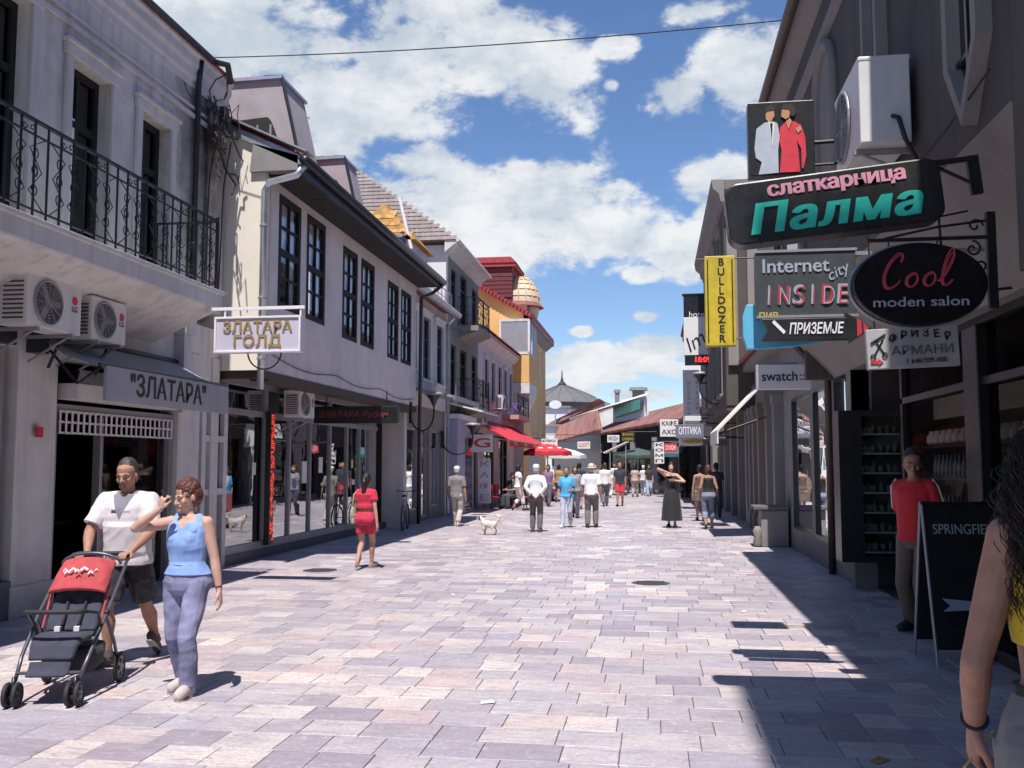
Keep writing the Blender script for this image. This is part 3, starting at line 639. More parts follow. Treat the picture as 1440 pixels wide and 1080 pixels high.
mb=MB(); mb.tube([(-7.0,9.95,3.2),(-7.0,13.35,3.2)],.045,8); mb.tube([(-6.95,10.0,3.15),(-6.55,10.15,2.62),(-6.2,10.05,2.8)],.018,6); mb.tube([(-6.95,13.3,3.15),(-6.55,13.2,2.7),(-6.2,13.28,2.8)],.018,6)
mb.tube([(-6.19,10.0,2.82),(-6.19,13.3,2.84)],.02,8); mb.box(-7.05,-6.85,9.85,10.05,2.95,3.25); mb.build('arm',M['dark_gutter'],t)
ac1=ac_unit('larger white air conditioner with red logo under the iron balcony',(-6.58,9.5,3.14),R(90),w=.95,h=.56)
ac2=ac_unit('smaller white air conditioner under the balcony, right of the larger unit',(-6.58,10.55,3.14),R(90),w=.72,h=.5)
# alarm button
t=tag(MB().box(-6.965,-6.93,10.02,10.12,2.0,2.12).build('alarm_box',M['red_print'],loc=(-6.95,10,2)),'small red alarm box on the white pillar left of the jeweller door','alarm box')
# ---- hanging sign ЗЛАТАРА ГОЛД
t=thing('hanging_sign','white framed hanging sign with gold lettering ЗЛАТАРА ГОЛД beyond the balcony end','sign',(-5.9,12.3,3.3))
x0,x1,z0,z1=-6.18,-5.03,3.14,3.62; c=px(305,447,Y=12.3); c2=px(425,492,Y=12.3); x0,x1,z0,z1=c.x,c2.x,c2.z-.03,c.z
b=MB(); b.box(x0+.03,x1-.03,12.24,12.36,z0+.03,z1-.03); b.build('panel',mat('sign_lilac',(.50,.48,.58),.5,.05),t)
f=MB(); f.box(x0,x1,12.22,12.38,z1-.03,z1); f.box(x0,x1,12.22,12.38,z0,z0+.03); f.box(x0,x0+.03,12.22,12.38,z0+.03,z1-.03); f.box(x1-.03,x1,12.22,12.38,z0+.03,z1-.03); f.build('frame',M['white_paint'],t,bevel=.004)
gold=mat('gold_letters',(.42,.27,.09),.35,.15,9,metal=.3)
lettering('ЗЛАТАРА',((x0+x1)/2,12.225,z0+(z1-z0)*.70),.21,gold,t,fit=(x1-x0)*.80,bold=.006); lettering('ГОЛД',((x0+x1)/2,12.225,z0+(z1-z0)*.30),.21,gold,t,fit=(x1-x0)*.55,bold=.006)
f=MB(); f.box(x0-.0,x1+.03,12.28,12.32,z1+.10,z1+.14); 
for xx in (x0+.12,x1-.03): f.box(xx-.01,xx+.01,12.29,12.31,z1,z1+.1)
f.box(-6.05,x0,12.28,12.32,z1+.10,z1+.14); f.build('hanging_bar',M['white_paint'],t)
f=MB(); f.tube([(x1-.55+.24*math.cos(a),12.34,z0+.02+.24*math.sin(a)) for a in [math.pi+math.pi*i/14 for i in range(15)]],.011,6); f.build('cable_loop',M['rubber'],t)
# ---- house B: jettied upper floor, dark windows, deep black eave
B=thing('jettied_house','white house with overhanging upper floor, dark paired windows and black eave, second on the left','house',(-7,20,0))
bx=-6.3; zb=3.22; zt=6.5
hB=[(15.38,16.40,4.36,6.32),(16.72,17.72,4.36,6.32),(18.80,19.78,4.28,6.2),(20.05,21.05,4.28,6.2),(22.18,23.15,4.25,6.12),(23.42,24.42,4.25,6.12)]
mb=wall_x(bx,15.0,25.0,zb,zt,hB,.3); mb.build('wall',M['plaster_b'],B)
for i,h in enumerate(hB): window_x(B,bx,1,*h,M['dark_wood'],cols=2,rows=4,fw=.10,mw=.035,depth=.07,rec=-.01,split=.5,curtain=1,pane='glass_home')
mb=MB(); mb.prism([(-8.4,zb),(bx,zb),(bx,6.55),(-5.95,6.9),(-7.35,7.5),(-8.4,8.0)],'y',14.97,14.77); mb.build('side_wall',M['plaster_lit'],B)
mb=MB(); mb.box(-7.6,bx-.31,15,25,zb,zb+.08); mb.box(bx-.3,bx+.02,15,25.02,zb-.16,zb-.003); mb.box(-7.6,bx+.02,14.85,14.997,zb-.13,zb-.003); mb.build('jetty_beam',M['brown_wood'],B,bevel=.006)
mb=MB(); mb.box(-9,bx-.3,24.97,25.25,0,6.6); mb.build('end_wall',M['plaster_b'],B)
# boards under the eave
for k in range(14):
    q=MB(); y0=14.9+k*.735; q.box(bx+.002,-5.72,y0,y0+.72,6.47,6.5); q.build('eave_board',M['dark_wood'],B)
mb=MB(); mb.box(-5.72,-5.66,14.75,25.2,6.44,6.66); mb.build('fascia_board',M['dark_gutter'],B)
mb=MB(); gutter(mb,[(-5.60,14.65,6.66),(-5.60,25.25,6.60)],.085); mb.build('gutter',M['dark_gutter'],B,smooth=True)
mb=MB(); mb.slab([(-5.62,14.72,6.74),(-5.62,25.2,6.74),(-9.6,25.2,8.6),(-9.6,14.72,8.6)],.07); mb.build('roof',M['roof_red'],B)
tile_rows(B,'roof_tiles',0,(-6.0,14.8,6.95),(0,1,0),(-3.98,0,1.86),48,7,.215,.36,M['roof_red'])
mb=MB(); mb.slab([(-5.6,14.70,6.70),(-5.6,14.96,6.70),(-9.6,14.96,8.58),(-9.6,14.70,8.58)],.14); mb.slab([(-5.55,14.62,6.80),(-5.55,14.98,6.80),(-9.6,14.98,8.70),(-9.6,14.62,8.70)],.03); mb.build('verge',M['zinc'],B)
mb=MB(); mb.prism([(-6.55,6.5),(-5.72,6.5),(-5.72,6.74),(-6.5,6.98)],'y',14.76,14.7); mb.build('eave_end',M['concrete'],B)
mb=MB(); mb.tube([(-5.62,14.74,6.58),(-5.75,14.74,6.42),(-6.22,14.74,6.32),(-6.3,14.74,6.18),(-6.3,14.74,2.9)],.055,12); mb.build('downpipe',M['zinc'],B,smooth=True)
mb=MB(); 
for zz in (5.6,4.4,3.4): mb=MB(); mb.lathe([(.065,-.02),(.068,0),(.065,.02)],(-6.3,14.74,zz),12); mb.build('pipe_clip',M['grey_metal'],B)
mb=MB(); mb.tube([(-5.6,25.1,6.52),(-5.9,25.15,6.3),(-6.2,25.15,6.2),(-6.24,25.15,0.1)],.05,10); mb.build('downpipe',M['dark_gutter'],B,smooth=True)
for y0,s in ((15.55,1.0),(18.75,.72),(22.9,.25)):     # dormers with swept cheeks
    d=thing('x','','') if False else None
    fx=-6.05; zb0=6.98; zt0=zb0+1.45*s; back=fx-1.1*s
    prof=[(fx,zb0)]+[(fx-.33*s*(i/8)**1.0-.02,zb0+(zt0-zb0)*(i/8)**.92) for i in range(1,9)]+[(fx-.62*s,zt0),(back-1.2,zt0-.05),(back-1.6,zb0+.75)]
    mb=MB(); mb.prism(prof,'y',y0,y0+1.15*s); dm=mb.build('dormer',mat('dormer_render',(.36,.32,.33),.85,.12,2,.3,90,dirtamt=.5) if y0<16 else bpy.data.materials['dormer_render'],B)
    q=MB(); ins=[(fx-.28*s,zb0+.14)]+[(fx-.28*s-.30*s*(i/6)**.8,zb0+.14+.62*s*math.sin(i/6*math.pi/2)) for i in range(1,7)]+[(back-.3,zb0+.7*s),(back-.3,zb0+.3)]
    q.prism(ins,'y',y0-.012,y0-.002); q.build('cheek_window',M['dark_wood'],dm)
    for k in range(3):
        q=MB(); xx=fx-.5*s-k*.24*s; q.box(xx-.018,xx+.018,y0-.028,y0-.013,zb0+.2,zb0+.62*s); q.build('cheek_bar',M['grey_metal'],dm)
    q=MB(); edge=[(fx+.03,y0-.03,zb0)]+[(fx-.33*s*(i/8)+.02,y0-.03,zb0+(zt0-zb0)*(i/8)**.92+.02) for i in range(1,9)]+[(fx-.62*s,y0-.03,zt0+.03)]
    q.tube(edge,.028,6); q.build('edge_trim',M['dark_gutter'],dm)
    q=MB(); q.slab([(fx-.30*s,y0-.06,zt0+.03),(fx-.30*s,y0+1.2*s,zt0+.03),(back-1.2,y0+1.2*s,zt0+.0),(back-1.2,y0-.06,zt0+.0)],.05); q.build('dormer_roof',M['zinc'],dm)
    for j in range(3):
        for k in range(5):
            q=MB(); cx=fx-.75*s-j*.36; cy=y0+.12+k*.24*s; q.prism([(cy-.1,zt0+.03),(cy-.06,zt0+.085),(cy+.06,zt0+.085),(cy+.1,zt0+.03)],'x',cx-.18,cx+.19); q.build('roof_tile',M['roof_red'],dm)
mb=MB(); mb.box(-7.5,-7.1,25.0,25.4,7.4,8.5); 
# ground floor shop front of B
gx=-7.1
mb=MB(); mb.box(-7.3,gx+.03,15.0,25,0,.16); mb.build('plinth',M['dark_stone'],B)
mb=MB(); 
for yy,w in ((15.25,.05),(16.95,.05),(18.15,.035),(19.3,.035),(20.55,.035),(21.75,.04),(22.7,.04),(23.5,.035)):
    mb.box(gx-.08,gx,yy-w,yy+w,.16,3.14)
mb.box(gx-.076,gx-.004,15.05,24.2,2.55,2.65); mb.box(gx-.076,gx-.004,15.05,24.2,3.06,3.2); mb.box(gx-.076,gx-.004,15.05,24.2,.16,.30)
mb.build('shopfront_frame',M['grey_metal'],B)
edges=[15.05,15.2,16.9,17.0,18.115,18.185,19.265,19.335,20.515,20.585,21.71,21.79,22.66,22.74,23.465,23.535,24.2]
for k in range(1,len(edges)-1,2):
    for za,zc in ((.30,2.55),(2.65,3.06)):
        q=MB(); q.box(gx-.05,gx-.042,edges[k],edges[k+1],za,zc); q.build('shop_pane',M['glass_shop'],B)
mb=MB(); mb.box(-10,-9.95,15,25,0,3.2); mb.box(-10,gx-.1,15.0,15.05,0,3.2); mb.box(-10,gx-.1,24.9,24.95,0,3.2); mb.box(-10,gx-.09,15,25,3.15,3.2); mb.box(-10,gx-.09,15,25,-.02,.04)
mb.box(-8.3,-7.6,15.6,16.7,.05,1.0); mb.box(-8.6,-7.8,18.4,20.2,.05,.9); mb.box(-9.9,-9.5,15.5,24.5,.4,2.4); mb.build('interior',M['interior'],B)
rs=random.Random(11)
for (yy,kind) in ((15.9,0),(16.4,1),(17.5,0),(18.7,1),(19.9,1),(21.1,0)):   # garments on stands in the window
    q=MB(); q.rings([[Vector((-7.5+a*r*math.cos(t),yy+r*math.sin(t),z)) for t in [2*math.pi*i/14 for i in range(14)] for a in (.6,)] for r,z in ((.05,.3),(.22,.35),(.16,.9),(.2,1.25),(.13,1.5),(.04,1.58))]); q.build('displayed_dress',mat('dress_cloth',(rs.uniform(.05,.4),rs.uniform(.03,.12),rs.uniform(.04,.2)),.9,.3),B,smooth=True)
for a,b,c in ((15.35,16.75,1.35),(19.4,20.4,1.2)):
    q=MB(); q.box(-7.62,-7.58,a,b,.35,2.5); q.build('backdrop_panel',mat('panel_red',(.16,.035,.03),.7,.3),B)
q=MB(); q.box(gx-.04,gx-.03,18.9,19.15,1.3,1.75); q.build('notice',M['white_paint'],B)
rs=random.Random(21)
for (yy,zz,w,h,cc) in ((15.5,.9,.22,.3,(.5,.1,.1)),(16.5,1.5,.16,.22,(.7,.68,.6)),(17.4,.8,.3,.2,(.65,.6,.5)),(18.5,1.2,.15,.2,(.1,.2,.4)),(20.0,1.5,.24,.34,(.7,.7,.72)),(21.2,1.0,.2,.28,(.55,.12,.15)),(22.2,1.6,.14,.2,(.7,.6,.2)),(22.3,1.2,.2,.12,(.7,.7,.7))):
    q=MB(); q.box(gx-.038,gx-.034,yy-w/2,yy+w/2,zz,zz+h); q.build('sticker',mat('sticker',cc,.5,.3,20),B)
for k in range(34):   # boxes and goods on the window ledge
    yy=15.3+rs.random()*8; q=MB(); w=rs.uniform(.05,.14); h=rs.uniform(.06,.28); xx=-7.28-rs.random()*.25; q.box(xx-w,xx,yy,yy+w*1.4,.32,.32+h); q.build('goods',mat('goods',(rs.uniform(.1,.7),rs.uniform(.08,.5),rs.uniform(.08,.5)),.5,.3,20) if k<9 else bpy.data.materials['goods.00%d'%(k%8+1)],B,bevel=.004)
q=MB(); q.box(-7.6,gx-.12,15.1,24.2,.26,.32); q.build('window_ledge',M['white_wall'],B)
for k in range(7): q=MB(); yy=15.8+k*1.2; q.box(-8.4,-8.0,yy-.3,yy+.3,3.08,3.11); q.build('ceiling_lamp',mat('shop_lamp',(.8,.75,.6),.5,0,emit=(1,.82,.55),es=1.3) if k==0 else bpy.data.materials['shop_lamp'],B)
for k in range(5): q=MB(); q.box(-9.93,-9.6,15.4,24.2,.5+k*.5,.53+k*.5); q.build('shelf',M['taupe_light'],B)
# white door and low patterned panels beside the jeweller
mb=MB(); mb.box(-7.14,-7.02,14.22,14.36,0,2.75); mb.box(-7.14,-7.02,15.0,15.14,0,2.75); mb.box(-7.14,-7.02,14.36,15.0,2.05,2.15); mb.box(-7.14,-7.02,14.36,15.0,1.2,1.3); mb.box(-7.14,-7.02,14.36,15.0,2.65,2.75); db=mb.build('door_frame',M['trim'],B)
q=MB(); q.box(-7.10,-7.08,14.36,15.0,.05,1.2); q.build('patterned_panel',mat('patterned',(.30,.28,.30),.6,.5,14,.2,30),B)
q=MB(); q.box(-7.10,-7.09,14.36,15.0,1.3,2.05); q.build('door_pane',M['glass_shop'],B); q=MB(); q.box(-7.10,-7.09,14.36,15.0,2.15,2.65); q.build('door_pane',M['glass_dark'],B)
mb=MB(); mb.box(-7.9,-7.85,14.3,15.1,0,2.8); mb.build('dark_room',M['interior_dark'],B)
# LED strip sign
t=thing('led_sign','tall narrow LED sign with red lights on a shopfront mullion','sign',(-6.95,17,.3)); q=MB(); q.box(-7.08,-6.98,16.86,17.06,.22,2.66); q.build('casing',M['dark_paint'],t,bevel=.006)
led=mat('led_red',(.3,.01,.01),.4,.0,emit=(1,.06,.03),es=.9); q=MB(); rs=random.Random(2)
for j in range(58):
    for i in range(4):
        if rs.random()<.55: q.box(-6.978,-6.972,16.89+i*.04,16.915+i*.04,.3+j*.04,.325+j*.04)
q.build('lights',led,t,kind='stuff')
ac3=ac_unit('white air conditioner hung below the overhanging floor beside the LED sign',(-6.78,17.75,2.58),R(90),w=.8,h=.5)
t=thing('hanging_sign','long black sign with dim orange and red lettering under the overhanging floor','sign',(-6.2,19.3,2.7))
c=px(443,572,Y=19.3); c2=px(560,595,Y=19.3); q=MB(); q.box(c.x,c2.x,19.22,19.38,c2.z,c.z); q.build('panel',M['dark_paint'],t,bevel=.01)
lettering('ЗЛАТАРА Рубин',((c.x+c2.x)/2-.05,19.215,(c.z+c2.z)/2),.17,mat('sign_dimred',(.32,.05,.04),.5,.1),t,shear=.25,fit=(c2.x-c.x)*.82)
q=MB(); 
for xx in (c.x+.25,c2.x-.25): q.box(xx-.01,xx+.01,19.29,19.31,c.z,3.2)
q.build('hanger',M['iron'],t)
# ---- house C: narrow white house, dark shutters
C_=thing('narrow_house','narrow white house with tall dark windows between the jettied house and the tall house','house',(-7,28,0))
hC=[(25.9,26.75,4.4,6.1),(27.5,28.5,4.2,6.1),(29.3,30.3,4.2,6.1)]
mb=wall_x(-6.75,25.25,31,3.4,6.6,hC,.3); mb.build('wall',M['plaster_b'],C_)
for h in hC: window_x(C_,-6.75,1,*h,mat('blue_dark',(.05,.055,.09),.5,.2),cols=2,rows=3,fw=.08,rec=.04); 
for h in hC: surround(C_,-6.75,1,*h,M['white_wall'],w=.14,d=.04)
mb=MB(); mb.slab([(-6.35,25.2,6.62),(-6.35,31,6.62),(-10.5,31,8.0),(-10.5,25.2,8.0)],.08); mb.build('roof',M['roof_red'],C_)
tile_rows(C_,'roof_tiles',0,(-6.6,25.2,6.76),(0,1,0),(-4.15,0,1.38),26,8,.22,.38,M['roof_red'])
mb=MB(); mb.box(-6.42,-6.3,25.2,31,6.5,6.66); mb.tube([(-6.3,25.3,6.62),(-6.3,30.9,6.58)],.07,8); mb.tube([(-6.5,30.85,6.5),(-6.68,30.85,6.3),(-6.68,30.85,.1)],.055,10); mb.build('gutter',M['zinc'],C_)
q=MB()   # dish and rails on the roof edge
for i in range(9): q.tube([(-6.5,26.5+i*.5,6.7),(-6.5,26.5+i*.5,7.2)],.015,5)
q.tube([(-6.5,26.5,7.2),(-6.5,30.5,7.2)],.018,5); q.tube([(-6.5,26.5,6.95),(-6.5,30.5,6.95)],.012,5); q.build('snow_guard',M['zinc'],C_)
d=thing('roof_turret','ochre tiled hipped turret roof with a pale pole in front of the tall grey roof','turret',(-8.2,28,7.6))
q=MB(); w=1.25; cx,cy=-8.0,28.6; z0=8.35; z1=9.75
q.add([(cx-w,cy-w,z0),(cx+w*.85,cy-w,z0),(cx+w*.85,cy+w,z0),(cx-w,cy+w,z0),(cx-.25,cy-.2,z1),(cx-.1,cy+.2,z1)],[(0,1,4),(1,2,5,4),(2,3,5),(3,0,4,5),(3,2,1,0)]); q.build('turret_roof',M['roof_ochre'],d)
for j in range(5):
    f=j/5; 
    for k in range(8):
        wa=(2.1*(1-f))/8; xx=cx-w+f*1.0+k*wa*1.02+.04; zz=z0+f*(z1-z0); yy=cy-w+f*(w-.2)
        if wa>.06: e=MB(); e.add([(xx,yy-.035,zz-.01),(xx+wa*.92,yy-.035,zz-.01),(xx+wa*.92-.0,yy+.26,zz+.3),(xx+.01,yy+.26,zz+.3),(xx,yy-.01,zz-.04),(xx+wa*.92,yy-.01,zz-.04)],[(0,1,2,3),(4,5,1,0)]); e.build('shingle',M['roof_ochre'],d)
q=MB(); q.box(cx-w*.8,cx+w*.7,cy-w*.8,cy+w*.8,7.1,z0); q.build('turret_wall',M['plaster_b'],d)
q=MB(); q.tube([(cx+.62,cy-w-.25,9.55),(cx+1.0,cy-w-.25,8.0)],.05,8); q.build('pole',M['white_paint'],d)
# canopy and shop of C
mb=MB(); mb.box(-7.0,-6.78,25.3,31,0,3.4); 
for k in range(4): pass
holes=[(25.7,27.6,.35,2.75),(28.0,28.9,.1,2.75),(29.2,30.6,.35,2.75)]
mb=wall_x(-6.85,25.25,31,0,3.4,holes,.25); mb.build('shop_wall',M['taupe_light'],C_)
for h in holes: window_x(C_,-6.85,1,*h,M['grey_metal'],cols=1,rows=1,fw=.07,rec=.05,name='shop_window',pane='glass_shop')
mb=MB(); mb.slab([(-5.35,25.5,3.55),(-5.35,29.2,3.55),(-6.8,29.2,3.85),(-6.8,25.5,3.85)],.07); mb.box(-5.37,-5.33,25.5,29.2,3.42,3.56); mb.build('canopy',M['grey_metal'],C_)
# ---- tall house D with big grey hipped roof
D=thing('tall_house','tall house with a big grey hipped roof, lit white side wall and two small balconies','house',(-7,34,0))
dx=-6.8
mb=wall_y(31.0,-16,dx,0,9.0,[],.3); mb.build('side_wall',M['white_wall'],D)
hD=[(31.8,32.7,6.9,8.4),(33.4,34.6,6.7,8.5),(35.6,36.6,6.9,8.4),(31.8,32.7,3.9,5.8),(33.4,34.6,3.9,5.8),(35.6,36.6,3.9,5.8),(31.7,34,.3,2.9),(34.5,36.5,.1,2.9)]
mb=wall_x(dx,31.3,36.9,0,9.0,hD,.3); mb.build('wall',M['taupe_light'],D)
for h in hD: window_x(D,dx,1,*h,M['dark_wood'],cols=2,rows=1,fw=.08,rec=.06,split=.7)
mb=MB(); rz=13.0; E=(dx+.35,30.75,9.15); q0=[(dx+.4,30.7,9.1),(dx+.4,37.1,9.1),(-16.4,37.1,9.1),(-16.4,30.7,9.1),(-11.4,33.9,rz),(-13,33.9,rz)]
mb.add(q0,[(0,1,4),(1,2,5,4),(2,3,5),(3,0,4,5),(3,2,1,0)]); mb.build('roof',M['roof_grey'],D)
u=Vector((-1,0,0)); sl0=Vector((0,3.9,rz-9.1)); L_=sl0.length
for j in range(22):          # raised courses on the slope that faces us
    f=j/22; e=MB(); xr=dx+.4-f*(dx+.4+11.4); zz=9.1+f*(rz-9.1); yy=30.7+f*3.2; k=0
    x=xr
    while x>-14.5+f*1:
        e.prism([(x,zz+.02),(x-.13,zz+.1),(x-.26,zz+.02)],'y',yy-.03,yy+.30) if False else e.add([(x,yy-.02,zz+.01),(x-.09,yy-.025,zz+.018),(x-.18,yy-.02,zz+.01),(x,yy+.17,zz+.17),(x-.09,yy+.16,zz+.20),(x-.18,yy+.17,zz+.17)],[(0,1,4,3),(1,2,5,4),(2,1,0)])
        x-=.185
    e.build('roof_tiles',M['roof_grey'],D,kind='stuff')
mb=MB(); mb.prism([(dx,8.7),(dx+.3,8.95),(dx+.42,9.0),(dx+.42,9.12),(dx,9.12)],'y',30.72,37.0); mb.tube([(dx+.44,30.7,9.1),(dx+.44,37.1,9.06)],.07,8); mb.build('cornice',M['trim'],D)
for z0 in (6.55,3.65):
    mb=MB(); mb.box(dx,dx+.75,32.9,35.4,z0-.18,z0); mb.prism([(dx,z0-.18),(dx+.7,z0-.18),(dx,z0-.45)],'y',33.0,35.3); mb.build('balcony_slab',M['concrete'],D)
    railing_x(D,dx+.7,32.95,35.35,z0,1.0,step=.8); railing_y(D,32.95,dx,dx+.7,z0,1.0)
# ---- house E low, shaded white front with tall windows
E_=thing('low_house','low white house with dark shutters and a flower balcony before the yellow house','house',(-7,43,0))
ex=-6.95
hE=[(39.2,40.1,4.4,6.4),(40.9,41.8,4.4,6.4),(42.7,43.7,4.3,6.4),(44.4,45.3,4.3,6.4),(46.1,46.9,4.4,6.4),(39.2,41.6,.2,2.8),(43,45.5,.2,2.8)]
hE=[(a,b,c,min(d,6.1)) for a,b,c,d in hE]; mb=wall_x(ex,36.9,48,0,6.9,hE,.3); mb.build('wall',M['pink_wall'] if False else M['plaster_b'],E_)
for h in hE: window_x(E_,ex,1,*h,M['dark_wood'],cols=2,rows=1,fw=.09,rec=.05,split=.7)
for h in hE[:5]: surround(E_,ex,1,*h,M['trim'],w=.12,d=.04)
mb=MB(); mb.slab([(ex+.4,36.95,7.0),(ex+.4,47.6,7.0),(-12,47.6,9.0),(-12,36.95,9.0)],.1); mb.build('roof',M['roof_red'],E_)
tile_rows(E_,'roof_tiles',0,(ex+.42,36.95,7.04),(0,1,0),(-5.45,0,2.0),46,6,.23,.4,M['roof_red'])
mb=MB(); mb.prism([(ex,6.6),(ex+.12,6.65),(ex+.3,6.85),(ex+.4,6.97),(ex,6.97)],'y',36.95,47.6); mb.build('cornice',M['trim'],E_)
mb=MB(); mb.box(ex,ex+.8,43.8,47.8,3.75,3.95); mb.build('balcony_slab',M['pink_wall'],E_); railing_x(E_,ex+.75,43.85,47.7,3.95,.95,step=1.0)
q=MB(); 
for k in range(60): q.ell((ex+.6+rs.uniform(-.12,.12),43.9+rs.uniform(0,1.6),4.1+rs.uniform(0,.4)),(.05,.05,.05),6,4)
q.build('flower_box',mat('purple_flowers',(.22,.12,.45),.7,.4,20),E_,kind='stuff')
# ---- yellow house F
F_=thing('yellow_house','yellow house with red roof, grey bay window and beige dome, farthest on the left','house',(-7,52,0))
fx=-6.5
mb=MB(); mb.prism([(-12,0),(fx,0),(fx,9.3),(-9.6,11.15),(-12,12.2)],'y',48,48.3); mb.build('side_wall',M['yellow_wall'],F_)
hF=[(50.6,51.6,6.2,8.4),(53,54,6.2,8.4),(55.4,56.4,6.2,8.4),(50.6,51.6,3.2,5.0),(53,54,3.2,5.0),(55.4,56.4,3.2,5),(50,56,.3,2.6)]
mb=wall_x(fx,48.3,58,0,9.3,hF,.3); mb.build('wall',M['yellow_wall'],F_)
for h in hF: window_x(F_,fx,1,*h,M['white_paint'],cols=2,rows=2,fw=.1,rec=.04,pane='glass_shop')
mb=MB(); mb.prism([(fx+.5,9.2),(-9.6,11.35),(-12.2,12.4),(-12.2,12.2),(-9.6,11.15),(fx+.5,9.0)],'y',47.7,58.3); mb.build('roof',mat('roof_crimson',(.36,.045,.055),.7,.2,4,dirtamt=.2),F_)
e=MB()
for k in range(20):
    f=k/20; xx=fx+.5-f*3.6; zz=9.2+f*2.15+.02; e.box(xx-.12,xx-.02,47.62,58.3,zz-.03,zz+.06)
e.build('tile_battens',mat('roof_crimson2',(.30,.04,.05),.7,.2,4),F_,kind='stuff')
mb=MB(); mb.box(fx,fx+.5,47.9,58.3,8.85,9.0); mb.prism([(fx,8.5),(fx+.42,8.84),(fx,8.84)],'y',48.0,58.2); mb.build('cornice',M['concrete'],F_)
mb=MB(); mb.box(-9.1,-7.25,49.2,52.2,10.2,12.0); mb.build('penthouse',mat('penthouse_red',(.17,.035,.04),.75,.3,5),F_)
mb=MB(); mb.box(-9.3,-7.05,49.0,52.4,12.0,12.2)
mb.prism([(-9.35,12.2),(-7.0,12.2),(-7.3,12.5),(-9.2,12.5)],'y',48.95,52.4); mb.build('penthouse_roof',mat('roof_crimson3',(.36,.045,.055),.7,.2,4),F_)
for j in range(7):
    e=MB(); e.box(-9.1,-7.25,49.14,49.19,10.4+j*.22,10.58+j*.22); e.build('cladding_board',mat('clad',(.14,.03,.035),.7,.3,8) if j==0 else bpy.data.materials['clad'],F_)
mb=MB(); mb.ell((-6.95,50.4,10.15),(1.0,1.0,1.5),24,14); mb.build('dome',mat('dome_panels',(.62,.50,.36),.6,.1,3),F_,smooth=True)
e=MB()
for k in range(8):
    a=k*math.pi/8; e.tube([(-6.95+1.02*math.cos(a)*math.cos(t),50.4+1.02*math.sin(a)*math.cos(t),10.15+1.53*math.sin(t)) for t in [math.pi*i/16 for i in range(17)]],.03,5)
for j in range(1,6): t_=j*math.pi/12; r=1.02*math.cos(t_); e.tube([(-6.95+r*math.cos(a),50.4+r*math.sin(a),10.15+1.53*math.sin(t_)) for a in [2*math.pi*i/20 for i in range(20)]],.025,5,closed=True)
e.build('dome_rib',mat('dome_ribm',(.62,.42,.24),.6,.1),F_)
mb=MB(); mb.box(-7.7,fx+.1,48.6,52.4,9.2,9.9); mb.lathe([(1.25,0),(1.0,.25),(.5,.35)],(-6.95,50.2,9.95),16); mb.build('dome_base',mat('dome_b',(.22,.08,.07),.7,.3,6),F_)
# bay
mb=MB(); mb.box(-7.6,-6.12,47.3,50.2,5.75,7.15); mb.build('bay',M['yellow_wall'],F_)
mb=MB(); mb.box(-7.62,-6.1,47.28,50.22,5.2,5.73); mb.prism([(-6.1,5.2),(-6.5,4.3),(-7.0,4.3),(-7.6,5.2)],'y',47.6,50.2); mb.box(-7.62,-6.1,47.28,50.22,7.16,7.28); mb.build('bay_base',M['trim'],F_); mb=MB(); mb.box(-7.62,-6.1,47.28,50.22,8.82,8.95); mb.build('bay_head',M['trim'],F_)
mb=MB(); mb.box(-7.6,-6.12,47.3,50.2,7.28,8.82)
mb.build('bay_window',mat('bay_blind',(.27,.28,.30),.4,.08),F_)
e=MB()
for yy in (47.3,48.2,49.2,50.15): e.box(-6.12,-6.08,yy,yy+.07,7.28,8.82)
for xx in (-7.62,-6.18): e.box(xx,xx+.08,47.26,47.3,7.28,8.82)
e.build('bay_frame',M['white_paint'],F_)
mb=MB(); mb.box(-7.0,-6.45,47.75,48.0,0,5.2); mb.build('corner_pier',M['white_wall'],F_,bevel=.01)
for (x,y,z,lb) in ((-8.2,20.5,8.0,'thin TV antenna on the roof of the jettied house'),(-9.0,40,8.2,'thin TV antenna on the low house roof'),(2.6,41,8.4,'thin TV antenna on the pale corner building')):
    t=thing('antenna',lb,'antenna',(x,y,z)); q=MB(); q.tube([(x,y,z-.6),(x,y,z+1.7)],.018,5); q.build('mast',M['grey_metal'],t); q=MB(); q.tube([(x-.5,y,z+1.5),(x+.5,y,z+1.6)],.012,4)
    for k in range(7): q.tube([(x-.45+k*.15,y-.25+.02*k,z+1.5+.015*k),(x-.45+k*.15,y+.25-.02*k,z+1.5+.015*k)],.007,4)
    q.build('aerial',M['grey_metal'],t)
for i,(a,b,lb) in enumerate((((-6.28,15.2,3.5),(-6.28,24.8,3.42),'thin black cable clipped along the wall of the jettied house'),((-6.955,13.2,7.45),(-6.955,14.5,7.3),'thin cable under the cornice by the soot stain'),((-6.72,25.4,6.2),(-6.77,36.8,6.5),'cable running along the far left fronts'),((1.97,5.8,4.0),(1.97,15.4,4.3),'cable along the foot of the taupe upper wall'))):
    q=MB(); A_,B_=Vector(a),Vector(b); q.tube([A_.lerp(B_,k/20)+Vector((0,0,-.12*abs(math.sin(k/20*math.pi*3)))) for k in range(21)],.008,5); tag(q.build('wall_cable',M['rubber'],loc=a),lb,'cable')
# ---- cables on walls, cable across the street
t=MB(); a=Vector((-6.87,13.9,8.12)); b=Vector((1.95,12.2,8.12)); b=px(1124,26,X=2.0); t.tube([a.lerp(b,i/24)+Vector((0,0,-.09*4*(i/24)*(1-i/24))) for i in range(25)],.009,5)
tag(t.build('overhead_cable',M['rubber'],loc=(-3,13,8)),'thin dark cable strung across the street against the clouds','cable')
